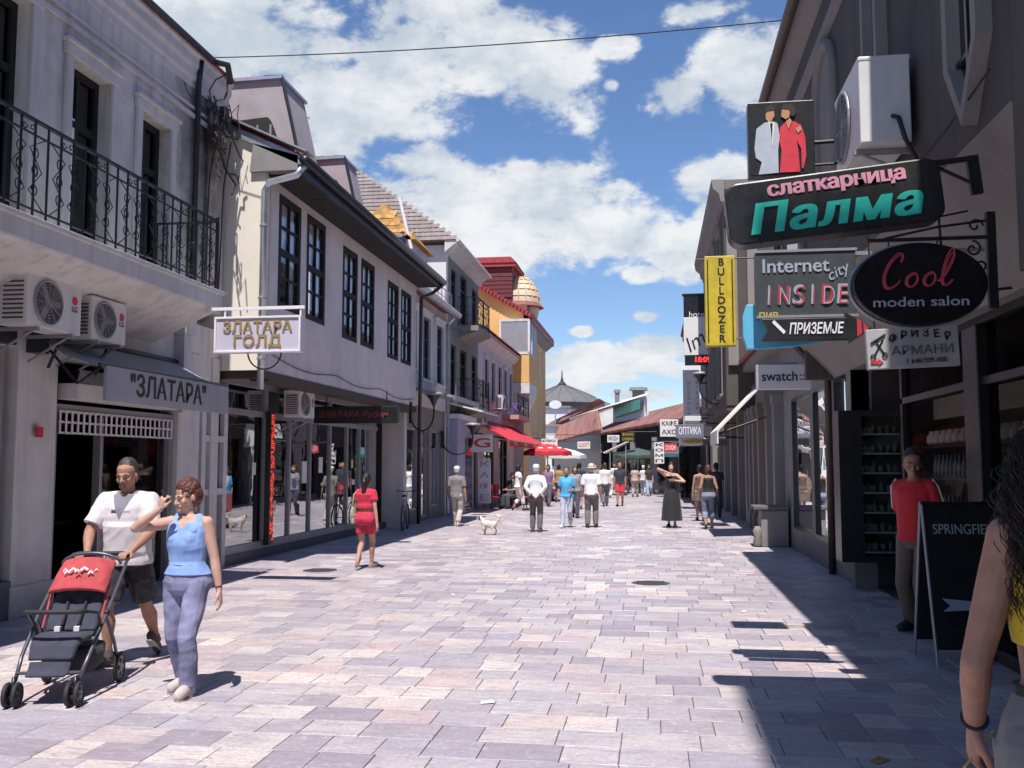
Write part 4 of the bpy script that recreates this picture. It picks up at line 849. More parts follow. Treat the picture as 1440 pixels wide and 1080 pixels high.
# ================================================================ RIGHT SIDE
Q=thing('corner_house','tall taupe house with overhanging upper floor and lozenge windows, nearest on the right','house',(2.75,10,0))
ux=2.05; us=3.78
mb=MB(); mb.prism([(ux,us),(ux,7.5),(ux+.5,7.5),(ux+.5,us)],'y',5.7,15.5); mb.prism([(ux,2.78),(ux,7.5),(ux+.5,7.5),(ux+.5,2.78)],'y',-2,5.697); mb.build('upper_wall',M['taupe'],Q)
mb=MB(); mb.prism([(ux+.001,us-.002),(2.76,3.02),(3.2,3.02),(3.2,us-.002)],'y',5.72,15.48); mb.build('chamfer',M['taupe_light'],Q)
mb=MB(); mb.prism([(ux-.001,7.2),(1.9,7.32),(1.86,7.5),(ux-.001,7.5)],'y',-2,15.6); mb.prism([(ux-.002,6.62),(ux-.06,6.68),(ux-.06,6.78),(ux-.002,6.8)],'y',9.2,15.52); mb.build('cornice',M['taupe_light'],Q,bevel=.006)
mb=MB(); mb.slab([(1.82,15.7,7.53),(1.82,-2,7.53),(6,-2,9.6),(6,15.7,9.6)],-.08); mb.build('roof',M['roof_red'],Q)
mb=MB(); mb.tube([(1.80,-2,7.56),(1.80,15.7,7.50)],.075,10); mb.build('gutter',mat('gutter_brown',(.07,.045,.035),.5,.2,5),Q,smooth=True)
mb=MB(); mb.tube([(1.84,15.45,7.45),(1.98,15.5,7.2),(1.98,15.5,4.2),(2.1,15.5,3.7),(2.7,15.55,3.0),(2.7,15.55,0)],.055,10); mb.build('downpipe',bpy.data.materials['gutter_brown'],Q,smooth=True)
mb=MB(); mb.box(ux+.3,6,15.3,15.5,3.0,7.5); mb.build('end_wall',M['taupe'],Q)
def poly_window(y,zb,zt,w,vb=.35,vt=.0):
    def outl(k): return [(y-w/2-k,zb+vb),(y,zb-k*1.3),(y+w/2+k,zb+vb),(y+w/2+k,zt+k),(y-w/2-k,zt+k)]
    o=outl(.09); i_=outl(0); mb=MB(); xs=(ux-.10,ux-.001)
    vs=[(xs[0],*p) for p in o]+[(xs[0],*p) for p in i_]+[(xs[1],*p) for p in o]+[(xs[1],*p) for p in i_]; n=5; F=[]
    for k in range(n):
        j=(k+1)%n; F+=[(k,j,n+j,n+k),(k,2*n+k,2*n+j,j),(n+k,n+j,3*n+j,3*n+k)]
    mb.add(vs,[f[::-1] for f in F]); fr=mb.build('window',M['taupe_light'],Q)
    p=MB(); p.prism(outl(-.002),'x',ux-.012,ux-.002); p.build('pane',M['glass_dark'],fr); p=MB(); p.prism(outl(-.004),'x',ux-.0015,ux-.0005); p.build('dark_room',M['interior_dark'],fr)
    p=MB(); p.box(ux-.05,ux-.013,y-.02,y+.02,zb+.06,zt); 
    for k in range(4): zz=zb+vb+k*.8; p.box(ux-.045,ux-.014,y-w/2,y-.02,zz,zz+.03); p.box(ux-.045,ux-.014,y+.02,y+w/2,zz,zz+.03)
    p.build('glazing_bar',M['dark_paint'],fr)
poly_window(6.28,3.95,6.9,.48); poly_window(8.75,4.9,7.0,.42); poly_window(3.6,3.95,6.9,.5)
mb=MB(); yc,w=11.3,.55
arc=[(yc-w,4.6)]+[(yc+w*math.cos(a),6.0+w*math.sin(a)) for a in [math.pi-math.pi*i/14 for i in range(15)]]+[(yc+w,4.6)]
mb.tube([(ux-.03,*p) for p in arc],.07,6); mb.build('arch_moulding',M['taupe_light'],Q,smooth=True)
mb=MB(); mb.prism(arc,'x',ux-.022,ux-.004); mb.build('arch_niche',M['taupe_light'],Q)
mb=MB(); mb.box(ux-.07,ux-.003,13.2,14.5,4.4,6.6); a_=mb.build('window',M['taupe_light'],Q,bevel=.01); mb=MB(); mb.box(ux-.075,ux-.071,13.35,14.35,4.5,6.5); mb.build('pane',M['glass_dark'],a_)
# lower storey, far part: low wall with big shop window reflecting the street
mb=wall_x(2.75,14.06,21.2,0,3.3,[(14.35,15.35,.42,3.0),(15.55,17.4,.42,3.0),(17.6,20.0,.42,3.0)],.25,-1); mb.build('shop_wall',M['concrete'],Q)
for (a,b) in ((14.35,15.35),(15.55,17.4),(17.6,20.0)): window_x(Q,2.75,-1,a,b,.42,3.0,M['dark_paint'],cols=1,rows=1,fw=.07,rec=.0,pane='glass_shop',name='shop_window')
mb=MB(); mb.box(2.75,5,14.06,14.3,0,.4); mb.build('recess_dado',M['concrete'],Q); mb=MB(); mb.box(2.76,5,14.06,14.3,2.42,3.4); mb.build('recess_wall',M['taupe_light'],Q)
mb=MB(); mb.box(2.70,3.4,13.86,14.05,0,.36); mb.build('recess_plinth',M['concrete'],Q,bevel=.008)
# black display cabinet on the recess wall
t=thing('display_cabinet','tall black display cabinet with seven pale shelves of glassware in the shop recess','cabinet',(2.9,13.8,.38))
mb=MB(); x0,x1=2.48,3.36; y0,y1=13.55,13.98; mb.box(x0,x0+.30,y0,y1,.38,2.42); mb.box(x1-.07,x1,y0,y1,.38,2.42); mb.box(x0+.3,x1-.07,y0,y1,2.34,2.42); mb.box(x0+.3,x1-.07,y0,y1,.38,.46); mb.box(x0+.3,x1-.07,y1-.03,y1,.46,2.34); mb.build('case',M['dark_paint'],t)
for k in range(7):
    q=MB(); z=.5+k*.265; q.box(x0+.31,x1-.08,y0+.05,y1-.035,z,z+.02); s_=q.build('shelf',mat('shelf_grey',(.62,.66,.68),.4,.1) if k==0 else bpy.data.materials['shelf_grey'],t)
    q=MB(); q.box(x0+.31,x1-.08,y1-.06,y1-.032,z+.02,z+.11); q.build('shelf_back',M['white_paint'],s_)
    for j in range(5):
        q=MB(); cx=x0+.38+j*.095; q.lathe([(.018,0),(.026,.02),(.03,.08),(.024,.1),(.008,.12),(.008,.15)] if (j+k)%2 else [(.03,0),(.034,.05),(.034,.09),(.02,.1)],(cx,y0+.16,z+.021),10); q.build('glassware',mat('ware%d'%0,(.2,.22,.24),.2,.3,8) if (k==0 and j==0) else bpy.data.materials['ware0'],s_,smooth=True)
q=MB(); q.box(x0+.31,x1-.08,y0+.01,y0+.016,.46,2.34); q.build('cabinet_pane',M['glass'],t)
# near shop front with black frames and dark interior
sx=2.95
mb=MB(); mb.box(sx-.06,sx+.06,5.0,11.95,2.95,3.02); mb.box(sx-.02,sx+.5,5.0,12,3.02,3.6); mb.box(sx-.05,sx+.05,5.0,11.95,2.40,2.47); mb.box(sx-.05,sx+.05,5,11.95,.0,.12)
mb.box(sx-.05,sx+.05,11.85,11.95,.12,2.95); mb.build('shopfront_frame',M['dark_paint'],Q)
for yy,w in ((9.25,.2),(7.0,.1),(5.3,.1)): q=MB(); q.box(sx-.09,sx+.09,yy-w,yy+w,.0,2.95); q.build('shopfront_post',M['dark_paint'],Q,bevel=.01)
for a,b in ((5.4,6.9),(7.1,9.05),(9.45,11.85)):
    q=MB(); q.box(sx,sx+.008,a,b,.12,2.40); q.build('shop_pane',M['glass_near'],Q); q=MB(); q.box(sx,sx+.008,a,b,2.47,2.95); q.build('transom_pane',M['glass_near'],Q)
mb=MB(); mb.box(6.5,6.55,4.9,13.9,0,3.3); mb.box(sx+.1,6.5,4.85,4.9,0,3.3); mb.box(sx+.05,6.5,13.85,13.9,0,3.3); mb.box(sx+.05,6.5,4.9,13.9,3.25,3.3); mb.box(sx+.05,6.5,4.9,13.9,-.02,.04); mb.build('interior',M['interior'],Q)
mb=MB(); mb.box(3.7,3.75,9.5,13.5,2.28,2.55); mb.build('beige_band',mat('beige_band',(.36,.33,.25),.7,.1),Q)
t=thing('bottle_shelf','dark shelf unit with a row of pale jars behind the near right shop window','shelf',(3.6,11,.1))
mb=MB(); mb.box(3.85,3.9,9.6,13.4,.05,2.3); 
for z in (.5,1.0,1.5,1.9): mb.box(3.5,3.85,9.6,13.4,z,z+.03)
mb.build('shelving',M['brown_wood'],t)
jar=mat('pale_jar',(.55,.52,.46),.3,.1)
for k in range(14):
    q=MB(); q.lathe([(.05,0),(.085,.05),(.08,.12),(.045,.16),(.05,.19)],(3.62,9.75+k*.27,1.93),12); q.build('jar',jar,t,smooth=True)
for k in range(22):
    for z in (.53,1.03,1.53):
        if k%1==0: q=MB(); q.lathe([(.04,0),(.04,.16),(.015,.22),(.015,.28)],(3.62,9.7+k*.165,z),8); q.build('bottle',bpy.data.materials['ware0'],t,smooth=True)
warm=mat('ceiling_lamp',(.8,.7,.5),.5,0,emit=(1,.75,.4),es=2.2)
for k,(x,y) in enumerate(((3.9,8.2),(4.6,9.6),(3.8,10.6),(4.7,11.6),(3.9,12.8),(5.2,7.2),(4.2,6.4))):
    t=thing('ceiling_light',['small warm ceiling lamp inside the dark shop, nearest the black post','small warm ceiling lamp inside the dark shop, above the jars','small warm ceiling lamp just behind the shop window','small warm ceiling lamp deep in the shop','small warm ceiling lamp above the far end of the jars','small warm ceiling lamp at the back near end of the shop','small warm ceiling lamp right of the black post'][k],'lamp',(x,y,3.2),group='warm ceiling lamps in the dark shop')
    q=MB(); q.box(x-.2,x+.2,y-.06,y+.06,3.215,3.235); q.build('lamp_panel',warm,t); q=MB(); q.box(x-.23,x+.23,y-.09,y+.09,3.236,3.249); q.build('lamp_body',M['dark_paint'],t)
ac4=ac_unit('big white air conditioner high on the taupe wall, seen from its side',(1.80,8.05,4.17),R(-90),w=.98,h=.68,d=.38,logo=False)
q=MB(); q.box(1.62,2.04,7.5,7.62,3.98,4.12); q.box(1.62,2.04,8.4,8.52,3.98,4.12); q.build('wooden_bracket',M['brown_wood'],ac4) if False else None
# ---- signs on brackets
def rr(x0,x1,z0,z1,r,n=6):
    P=[]
    for cx,cz,a0 in ((x1-r,z1-r,0),(x0+r,z1-r,90),(x0+r,z0+r,180),(x1-r,z0+r,270)):
        P+=[(cx+r*math.cos(R(a0+90*i/n)),cz+r*math.sin(R(a0+90*i/n))) for i in range(n+1)]
    return P
pink=mat('pink_letters',(.62,.28,.36),.45,.08,6); green=mat('green_letters',(.03,.52,.40),.45,.15,8); black=mat('sign_black',(.014,.015,.016),.38,.35,6,streak=.35,dirt=(.05,.048,.045))
t=loc_thing('cake_shop_sign','large black rounded sign lettered слаткарница Палма in pink and green','sign',(1.155,6.35,3.37)); t.rotation_euler=(0,R(-5.6),0)
q=MB(); q.prism(rr(-.67,.67,-.205,.205,.09),'y',-.09,.09); q.build('panel',black,t,bevel=.012)
e=textmesh('x',.1); 
lettering('слаткарница',(.03,-.095,.128),.128,pink,t,bold=.006,fit=.86,fat=1); lettering('Палма',(-.01,-.098,-.065),.265,green,t,bold=.008,shear=.22,fit=1.08,fat=1,space=1.12)
q=MB(); 
for k in range(9): q.tube([(-.5+k*.13,-.10,-.17),(-.48+k*.13,-.10,-.215)],.004,4)
q.build('neon_stand',M['iron'],t,kind='stuff')
q=MB(); q.box(.64,.93,-.015,.015,.17,.20); q.box(.86,.93,-.02,.02,-.05,.2) ; q.tube([(.66,0,.17),(.88,0,.02)],.012,6); q.build('bracket',M['iron'],t)
t=thing('tailor_sign','black square sign showing a man in grey suit and a woman in red dress','sign',(1.13,8.5,4.2))
q=MB(); q.box(.85,1.41,8.42,8.56,4.2,4.86); q.build('panel',black,t,bevel=.008); q=MB(); q.tube([(1.41,8.5,4.5),(2.05,8.5,4.52)],.018,6); q.tube([(1.41,8.5,4.3),(2.05,8.5,4.32)],.012,6); q.build('bracket',M['iron'],t)
def flat(name,pts,mt,y=8.415,th=.004):
    q=MB(); q.prism(pts,'y',y-th,y); return q.build(name,mt,t)
suit=mat('print_grey',(.42,.46,.52),.5,.1,9); skn=mat('print_skin',(.50,.24,.13),.5,.1); redp=mat('print_red',(.60,.035,.06),.5,.15,12); wh=mat('print_white',(.75,.75,.75),.5,.03); hairp=mat('print_hair',(.035,.02,.02),.5,.1)
flat('man_figure',[(.93,4.21),(.96,4.32),(.91,4.36),(.90,4.45),(.92,4.62),(.99,4.67),(1.04,4.69),(1.10,4.66),(1.115,4.55),(1.10,4.42),(1.10,4.22)],suit)
flat('man_shirt',[(1.02,4.68),(1.05,4.45),(1.075,4.66)],wh,y=8.409); flat('man_tie',[(1.035,4.66),(1.048,4.50),(1.058,4.66)],black,y=8.404)
flat('man_face',[(1.0,4.70),(1.0,4.76),(1.03,4.79),(1.07,4.78),(1.075,4.73),(1.05,4.68),(1.02,4.68)],skn,y=8.409); flat('man_hair',[(.995,4.76),(1.0,4.80),(1.05,4.83),(1.08,4.80),(1.07,4.78),(1.02,4.775)],hairp,y=8.404)
flat('woman_figure',[(1.11,4.22),(1.13,4.42),(1.11,4.5),(1.12,4.62),(1.17,4.67),(1.24,4.67),(1.30,4.63),(1.33,4.52),(1.335,4.36),(1.31,4.25),(1.295,4.25),(1.295,4.42),(1.26,4.5),(1.27,4.4),(1.28,4.22)],redp,y=8.411)
flat('woman_neck',[(1.17,4.67),(1.19,4.60),(1.22,4.67),(1.205,4.70)],skn,y=8.405); flat('woman_face',[(1.13,4.72),(1.14,4.78),(1.18,4.80),(1.21,4.77),(1.2,4.71),(1.17,4.69)],skn,y=8.409); flat('woman_hair',[(1.13,4.79),(1.16,4.83),(1.22,4.82),(1.26,4.77),(1.24,4.71),(1.21,4.72),(1.2,4.78)],hairp,y=8.404)
flat('woman_hand',[(1.25,4.60),(1.29,4.63),(1.30,4.59),(1.27,4.56)],skn,y=8.404)
grey_sign=mat('sign_grey',(.055,.065,.07),.4,.15,6); neonw=mat('neon_white',(.35,.38,.45),.3,.1,9); neonr=mat('neon_red',(.45,.05,.07),.3,.1,9)
t=thing('internet_sign','dark grey sign lettered Internet INSIDE left of the black oval sign','sign',(1.17,7.6,2.83))
q=MB(); q.box(.795,1.54,7.53,7.67,2.82,3.34); q.build('panel',grey_sign,t,bevel=.008); q=MB(); q.box(.795,1.55,7.52,7.535,3.325,3.345); q.box(.795,1.55,7.52,7.535,2.815,2.835); q.box(1.54,2.75,7.59,7.61,3.30,3.33); q.build('frame',M['grey_metal'],t)
lettering('Internet',(1.09,7.524,3.215),.15,neonw,t,fit=.50,bold=.002); lettering('city',(1.40,7.524,3.16),.12,neonw,t,rot=R(28),shear=.3,bold=.0)
for i,(ch,mt) in enumerate(zip('INSIDE',(neonw,neonr,neonw,neonw,neonr,neonw))):
    xx=.885+i*.108; lettering(ch,(xx,7.524,2.985),.21,mt,t,shear=.12,fit=.09 if ch!='I' else .022,bold=.004); lettering(ch,(xx+.012,7.519,2.975),.21,(neonr if mt is neonw else neonw),t,shear=.12,fit=.085 if ch!='I' else .014,bold=-.004)
t=thing('arrow_sign','black arrow shaped sign lettered ПРИЗЕМЈЕ pointing right under the internet sign','sign',(1.2,7.5,2.65))
q=MB(); q.prism([(.82,2.63),(.87,2.72),(.82,2.80),(1.44,2.80),(1.44,2.84),(1.63,2.715),(1.46,2.60),(1.46,2.63)],'y',7.46,7.52); q.build('panel',black,t,bevel=.004); lettering('ПРИЗЕМЈЕ',(1.22,7.455,2.715),.115,wh,t,shear=.2,fit=.40,bold=.006)
q=MB(); q.prism([(.90,2.77),(.915,2.79),(1.0,2.70),(.985,2.68)],'y',7.454,7.459); q.build('white_stroke',wh,t); q=MB(); q.prism([(1.52,2.79),(1.61,2.715),(1.52,2.65)],'y',7.454,7.459); q.build('arrow_tip',neonr,t)
lettering('ПИВ',(.885,7.53,2.83),.07,mat('yellow_small',(.6,.4,.05),.5,.1),t,bold=.004)
t=thing('blue_sign','sky blue rounded sign mostly hidden behind the internet sign','sign',(1.0,7.8,2.6))
q=MB(); q.prism([(.74,2.60),(.71,2.70),(.71,2.86),(.74,2.96),(1.2,2.94),(1.38,2.70),(1.35,2.66),(1.1,2.62)],'y',7.74,7.82); q.build('panel',mat('sky_blue',(.12,.46,.66),.45,.1,5,streak=.3),t,bevel=.006); q=MB(); q.tube([(1.1,7.78,2.9),(2.76,7.78,3.05)],.012,6); q.build('bracket',M['iron'],t)
t=thing('oval_sign','black oval sign lettered Cool moden salon on a scrolled iron bracket','sign',(1.58,6.0,2.77))
q=MB(); q.prism([(1.575+.385*math.cos(a),2.765+.25*math.sin(a)) for a in [2*math.pi*i/48 for i in range(48)]],'y',5.93,6.07); q.build('panel',mat('sign_black2',(.008,.007,.009),.25,.2,6),t,bevel=.01)
q=MB(); q.tube([(1.575+.39*math.cos(a),6.0,2.765+.255*math.sin(a)) for a in [2*math.pi*i/48 for i in range(48)]],.012,6,closed=True); q.build('rim',M['grey_metal'],t)
def neon(strokes,mt,name='neon_letter',r=.0055,y=5.915):
    for st in strokes:
        # smooth polyline (Catmull-Rom)
        P=[Vector((p[0],y,p[1])) for p in st]; P=[P[0]]+P+[P[-1]]; out=[]
        for i in range(1,len(P)-2):
            for k in range(7):
                u=k/7; a,b,c,d=P[i-1:i+3]; out.append(.5*((2*b)+(-a+c)*u+(2*a-5*b+4*c-d)*u*u+(-a+3*b-3*c+d)*u**3))
        out.append(P[-2]); q=MB(); q.tube(out,r,6); q.build(name,mt,t,smooth=True)
def C2(pts,ox,oz,s): return [(ox+x*s,oz+z*s) for x,z in pts]
Cs=[(.55,.78),(.62,.92),(.55,1.0),(.42,.95),(.22,.7),(.08,.38),(.08,.1),(.2,.0),(.4,.1),(.52,.24)]
os_=[(.3,.42),(.14,.32),(.08,.12),(.18,.0),(.34,.08),(.42,.28),(.36,.42),(.26,.4)]
ls=[(.02,.12),(.2,.3),(.42,.7),(.5,.95),(.42,1.0),(.28,.75),(.16,.35),(.14,.08),(.24,.0),(.42,.16)]
for dz,sc in ((0,1),(.012,.90)):
    neon([C2(Cs,1.35+dz,2.735+dz*.6,.215*sc)],neonr); neon([C2(os_,1.475+dz,2.745,.20*sc)],neonr); neon([C2(os_,1.575+dz,2.748,.20*sc)],neonr); neon([C2(ls,1.665+dz,2.75,.215*sc)],neonr)
lettering('moden salon',(1.575,5.922,2.655),.082,neonw,t,fit=.54,bold=.0005)
q=MB(); q.box(1.98,2.03,5.98,6.02,2.62,3.2); q.box(1.3,2.0,5.99,6.01,3.04,3.06); q.tube([(1.4,6,3.06),(1.7,6,3.12),(1.98,6,3.15)],.008,5); scroll(q,(1.92,6,3.12),.045,1.1,0,1,.007,'xz'); scroll(q,(1.9,6,2.98),.05,1.2,math.pi/2,-1,.007,'xz'); scroll(q,(1.94,6,2.88),.035,1.1,-math.pi/2,1,.007,'xz')
for xx in (1.42,1.7): q.box(xx-.004,xx+.004,5.996,6.004,3.0,3.05)
q.build('bracket',M['iron'],t)
t=thing('barber_sign','white barber sign with scissors lettered ФРИЗЕР АРМАНИ under the oval sign','sign',(1.85,7.2,2.4)); t.rotation_euler=(0,R(-2.2),0)
BASE[t.name]=Vector((1.85,7.2,2.4))
greyw=mat('sign_greywhite',(.42,.41,.42),.55,.1,5,streak=.4,dirtamt=.3); q=MB(); q.box(1.53,2.16,7.17,7.23,2.385,2.675); q.build('panel',greyw,t,bevel=.005)
for i,ch in enumerate('ФРИЗЕР'): a=(i-2.5); lettering(ch,(1.90+a*.075,7.165,2.628-.005*a*a),.078,black,t,bold=.004,rot=R(4*a))
lettering('АРМАНИ',(1.91,7.165,2.505),.088,mat('print_dgrey',(.12,.12,.13),.5,.1),t,fit=.42); lettering('1 646/209-000',(1.93,7.165,2.43),.05,black,t,fit=.27)
q=MB(); q.prism([(1.55,2.425),(1.55,2.445),(1.60,2.445),(1.60,2.46),(1.635,2.435),(1.60,2.41),(1.60,2.425)],'y',7.162,7.168); q.build('red_arrow',redp,t)
q=MB(); q.tube([(1.56,7.163,2.575),(1.66,7.163,2.635)],.008,5); q.tube([(1.575,7.163,2.48),(1.645,7.163,2.60)],.005,5); q.tube([(1.65,7.163,2.49),(1.585,7.163,2.60)],.005,5); q.tube([(1.57+.018*math.cos(a),7.163,2.475+.018*math.sin(a)) for a in [i for i in range(0,7)]],.004,5); q.tube([(1.65+.018*math.cos(a),7.163,2.485+.018*math.sin(a)) for a in [i for i in range(0,7)]],.004,5); q.build('scissors',black,t)
q=MB(); q.tube([(2.1,7.2,2.68),(2.1,7.2,3.5)],.01,5); q.tube([(1.6,7.2,2.68),(1.6,7.2,3.4),(2.3,7.2,3.5)],.008,5); q.build('hanger',M['iron'],t)
t=thing('watch_shop_sign','white box sign lettered swatch over the right pavement','sign',(2.1,16,2.9))
q=MB(); q.box(1.66,2.52,15.9,16.1,2.9,3.3); q.build('panel',M['white_wall'],t,bevel=.012); lettering('swatch',(2.02,15.895,3.1),.22,black,t,fit=.56,bold=.003); lettering('::',(2.37,15.895,3.1),.2,redp,t,fit=.07,bold=.012)
q=MB(); q.box(2.52,2.76,15.98,16.02,3.2,3.24); q.box(1.8,2.3,15.95,16.05,3.3,3.34); q.build('bracket',M['grey_metal'],t)
yel=mat('sign_yellow',(.50,.38,.02),.5,.15,4,streak=.4,dirtamt=.3)
t=thing('vertical_sign','tall yellow vertical sign lettered BULLDOZER on the right','sign',(1.7,25,4.7))
c=px(990,362,Y=25); c2=px(1035,487,Y=25); q=MB(); q.box(c.x,c2.x,24.85,25.15,c2.z,c.z); q.build('panel',yel,t,bevel=.02); H_=c.z-c2.z
for i,ch in enumerate('BULLDOZER'): lettering(ch,((c.x+c2.x)/2+.03,24.84,c.z-H_*(.075+i*.106)),.27,black,t,bold=.012)
q=MB(); q.box(c.x+.06,c.x+.09,24.835,24.845,c2.z+.1,c.z-.1); q.box(c2.x-.09,c2.x-.06,24.835,24.845,c2.z+.1,c.z-.1); q.build('border_line',black,t)
q=MB(); q.tube([(c.x-.2,25,c.z-.05),(2.7,25,c.z-.05)],.02,6); q.tube([(c2.x,25,c2.z+.2),(2.7,25,c2.z+.2)],.02,6); q.build('bracket',M['iron'],t)
BH=thing('rear_house','tall taupe house standing just behind the viewpoint on the right, shading the paving','house',(4,-8,0))
q=MB(); q.box(.8,9,-18,.28,0,16.2); q.build('wall',M['taupe'],BH); q=MB(); q.box(.74,.798,-18,.25,4,4.3); q.build('string_course',M['taupe_light'],BH)
for k in range(5):
    for z_ in (1,5,8.5,12): window_x(BH,.8,-1,-16+k*3.2,-14.8+k*3.2,z_,z_+2,M['dark_wood'],cols=2,rows=2,rec=-.09,back=False)
# ---- low building R1c and tall R2, R3
L1=thing('low_shop_row','low row of grey shops with pilasters between the taupe house and the tall right house','building',(2.75,22,0))
mb=wall_x(2.76,21.21,27.0,0,4.6,[(21.6,22.6,.1,2.7),(23.0,24.3,.1,2.7),(24.8,25.6,.1,2.7),(26.0,26.7,.1,2.7)],.3,-1); mb.build('wall',M['taupe_light'],L1)
for a,b in ((21.6,22.6),(23.0,24.3),(24.8,25.6),(26.0,26.7)): window_x(L1,2.76,-1,a,b,.1,2.7,M['dark_paint'],cols=1,rows=1,rec=.1,name='shop_window',pane='glass_dark')
for yy in (21.4,22.8,24.55,25.8,26.85): q=MB(); q.box(2.55,2.757,yy-.17,yy+.17,0,3.2); q.box(2.52,2.757,yy-.2,yy+.2,3.0,3.2); q.box(2.52,2.757,yy-.2,yy+.2,0,.4); q.build('pilaster',M['taupe_light'],L1,bevel=.01)
mb=MB(); mb.box(2.45,6,15.52,27.0,4.2,4.4); mb.box(2.76,6,15.6,21.2,3.3,4.2); mb.box(2.6,2.75,15.6,21.2,3.28,3.45); mb.build('cornice',M['concrete'],L1)
mb=MB(); mb.slab([(2.35,27,4.42),(2.35,15.55,4.42),(6,15.55,5.6),(6,27,5.6)],-.08); mb.build('roof',M['roof_red'],L1)
R2=thing('grey_tall_house','tall grey brown house with moulded cornice behind the yellow vertical sign','house',(2.1,32,0))
r2=2.0; h2=[(28.2,29.3,6.4,8.4),(30.6,31.7,6.4,8.4),(33,34.1,6.4,8.4),(35.4,36.5,6.4,8.4),(28.2,29.3,3.7,5.5),(30.6,31.7,3.7,5.5),(33,34.1,3.7,5.5),(35.4,36.5,3.7,5.5)]
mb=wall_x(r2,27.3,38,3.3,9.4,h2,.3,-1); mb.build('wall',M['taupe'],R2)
for h in h2: window_x(R2,r2,-1,*h,M['dark_wood'],cols=2,rows=2,fw=.08,rec=.06)
for h in h2: surround(R2,r2,-1,*h,M['taupe_light'],w=.14,d=.06)
mb=wall_y(27.02,r2,7,3.3,9.4,[],.27); mb.build('side_wall',M['taupe'],R2)
for xx in (r2+.2,r2+.75): q=MB(); q.box(xx-.14,xx+.14,26.9,27.017,4.4,8.9); q.box(xx-.19,xx+.19,26.86,27.017,8.6,8.9); q.build('pilaster',M['taupe_light'],R2,bevel=.01)
mb=MB(); prof=[(r2,8.9),(r2-.1,8.95),(r2-.14,9.15),(r2-.3,9.3),(r2-.34,9.55),(r2,9.55)]; mb.prism(prof,'y',26.6,38.1); mb.prism([(26.999,8.9),(26.9,8.95),(26.86,9.15),(26.7,9.3),(26.66,9.55),(26.999,9.55)],'x',r2+.002,7); mb.build('cornice',M['taupe_light'],R2)
mb=wall_x(2.74,27.02,39,0,3.3,[(27.5,29.5,.2,2.8),(30.2,32.2,.2,2.8),(33,35,.2,2.8),(36,38,.2,2.8)],.3,-1); mb.build('shop_wall',M['taupe'],R2)
for a,b in ((27.5,29.5),(30.2,32.2),(33,35),(36,38)): window_x(R2,2.74,-1,a,b,.2,2.8,M['dark_paint'],cols=2,rows=1,rec=.05,name='shop_window')
for yy in (27.3,29.85,32.6,35.5,38.4): q=MB(); q.box(2.5,2.737,yy-.2,yy+.2,0,3.2); q.build('pilaster',M['taupe_light'],R2,bevel=.01)
mb=MB(); mb.box(r2+.002,2.74,27.05,38,3.15,3.3); mb.build('soffit',M['taupe'],R2)
R3=thing('white_corner_building','pale two-storey building with a tiled eave behind the time display sign','building',(2.6,45,0))
h3=[(40.5,41.5,4,5.6),(43,44,4,5.6),(45.5,46.5,4,5.6),(48.5,49.5,4,5.6),(40.5,43,.2,2.8),(44,47,.2,2.8),(48,50,.2,2.8)]
mb=wall_x(2.3,39,47.6,0,7.6,[h for h in h3 if h[1]<47.5],.3,-1); mb.build('wall',M['taupe_light'],R3)
for h in [h for h in h3 if h[1]<47.5]: window_x(R3,2.3,-1,*h,M['dark_wood'],cols=2,rows=1,rec=.05)
mb=wall_y(38.75,1.9,7,3.3,8.0,[],.24); mb.build('side_wall',M['taupe_light'],R3)
mb=MB(); mb.slab([(1.4,47.8,7.9),(1.4,38.6,7.9),(7,38.6,10),(7,47.8,10)],-.12); mb.box(1.45,2.3,38.8,47.8,7.7,7.86); mb.build('roof',M['roof_red'],R3)
tile_rows(R3,'roof_tiles',0,(1.4,38.6,7.98),(0,1,0),(5.6,0,2.1),35,4,.26,.4,M['roof_red'])
# sign column with script lettering and the red clock display
t=thing('script_sign','tall white sign with black script lettering Imo and a red digital clock below','sign',(1.5,36,5)); 
c=px(961,447,Y=35); c2=px(1012,500,Y=35); q=MB(); q.box(c.x,c2.x,34.9,35.1,c2.z,c.z); q.build('panel',M['white_wall'],t,bevel=.01); lettering('Imo',((c.x+c2.x)/2-.1,34.89,(c.z+c2.z)/2-.1),.75,black,t,shear=.35,rot=R(35),bold=-.004)
c=px(963,500,Y=35); c2=px(1012,513,Y=35); q=MB(); q.box(c.x,c2.x,34.86,35.1,c2.z,c.z); k=q.build('clock_panel',M['dark_paint'],t)
lettering('18:09',((c.x+c2.x)/2,34.85,(c.z+c2.z)/2),.27,mat('led_clock',(.4,.01,.01),.4,0,emit=(1,.05,.04),es=1.6),k,bold=.006)
c=px(961,416,Y=35); c2=px(1000,447,Y=35); q=MB(); q.box(c.x,c2.x,34.92,35.1,c2.z,c.z); q.box(c.x-.05,c2.x+.1,34.9,35.15,c.z,c.z+.06); k=q.build('top_panel',M['dark_paint'],t); lettering('hotel',((c.x+c2.x)/2,34.91,c2.z+.12),.3,wh,k)
c=px(960,520,Y=36); c2=px(985,640,Y=36); t=thing('vertical_white_sign','tall pale blue white vertical sign with faint lettering under the clock','sign',(1.4,36,3))
q=MB(); q.box(c.x,c2.x,35.9,36.05,c2.z+.35,c.z-.02); q.build('panel',M['white_wall'],t,bevel=.01)
for j,s_ in enumerate(('ШПЕДИЦИЈА','АГЕНЦИЈА')):
    for i,ch in enumerate(s_[:8]): lettering(ch,(c.x+.2+j*.3,35.89,c.z-.5-i*.19),.15,mat('print_blue',(.15,.18,.3),.5,.1) if (i==0 and j==0) else bpy.data.materials['print_blue'],t)
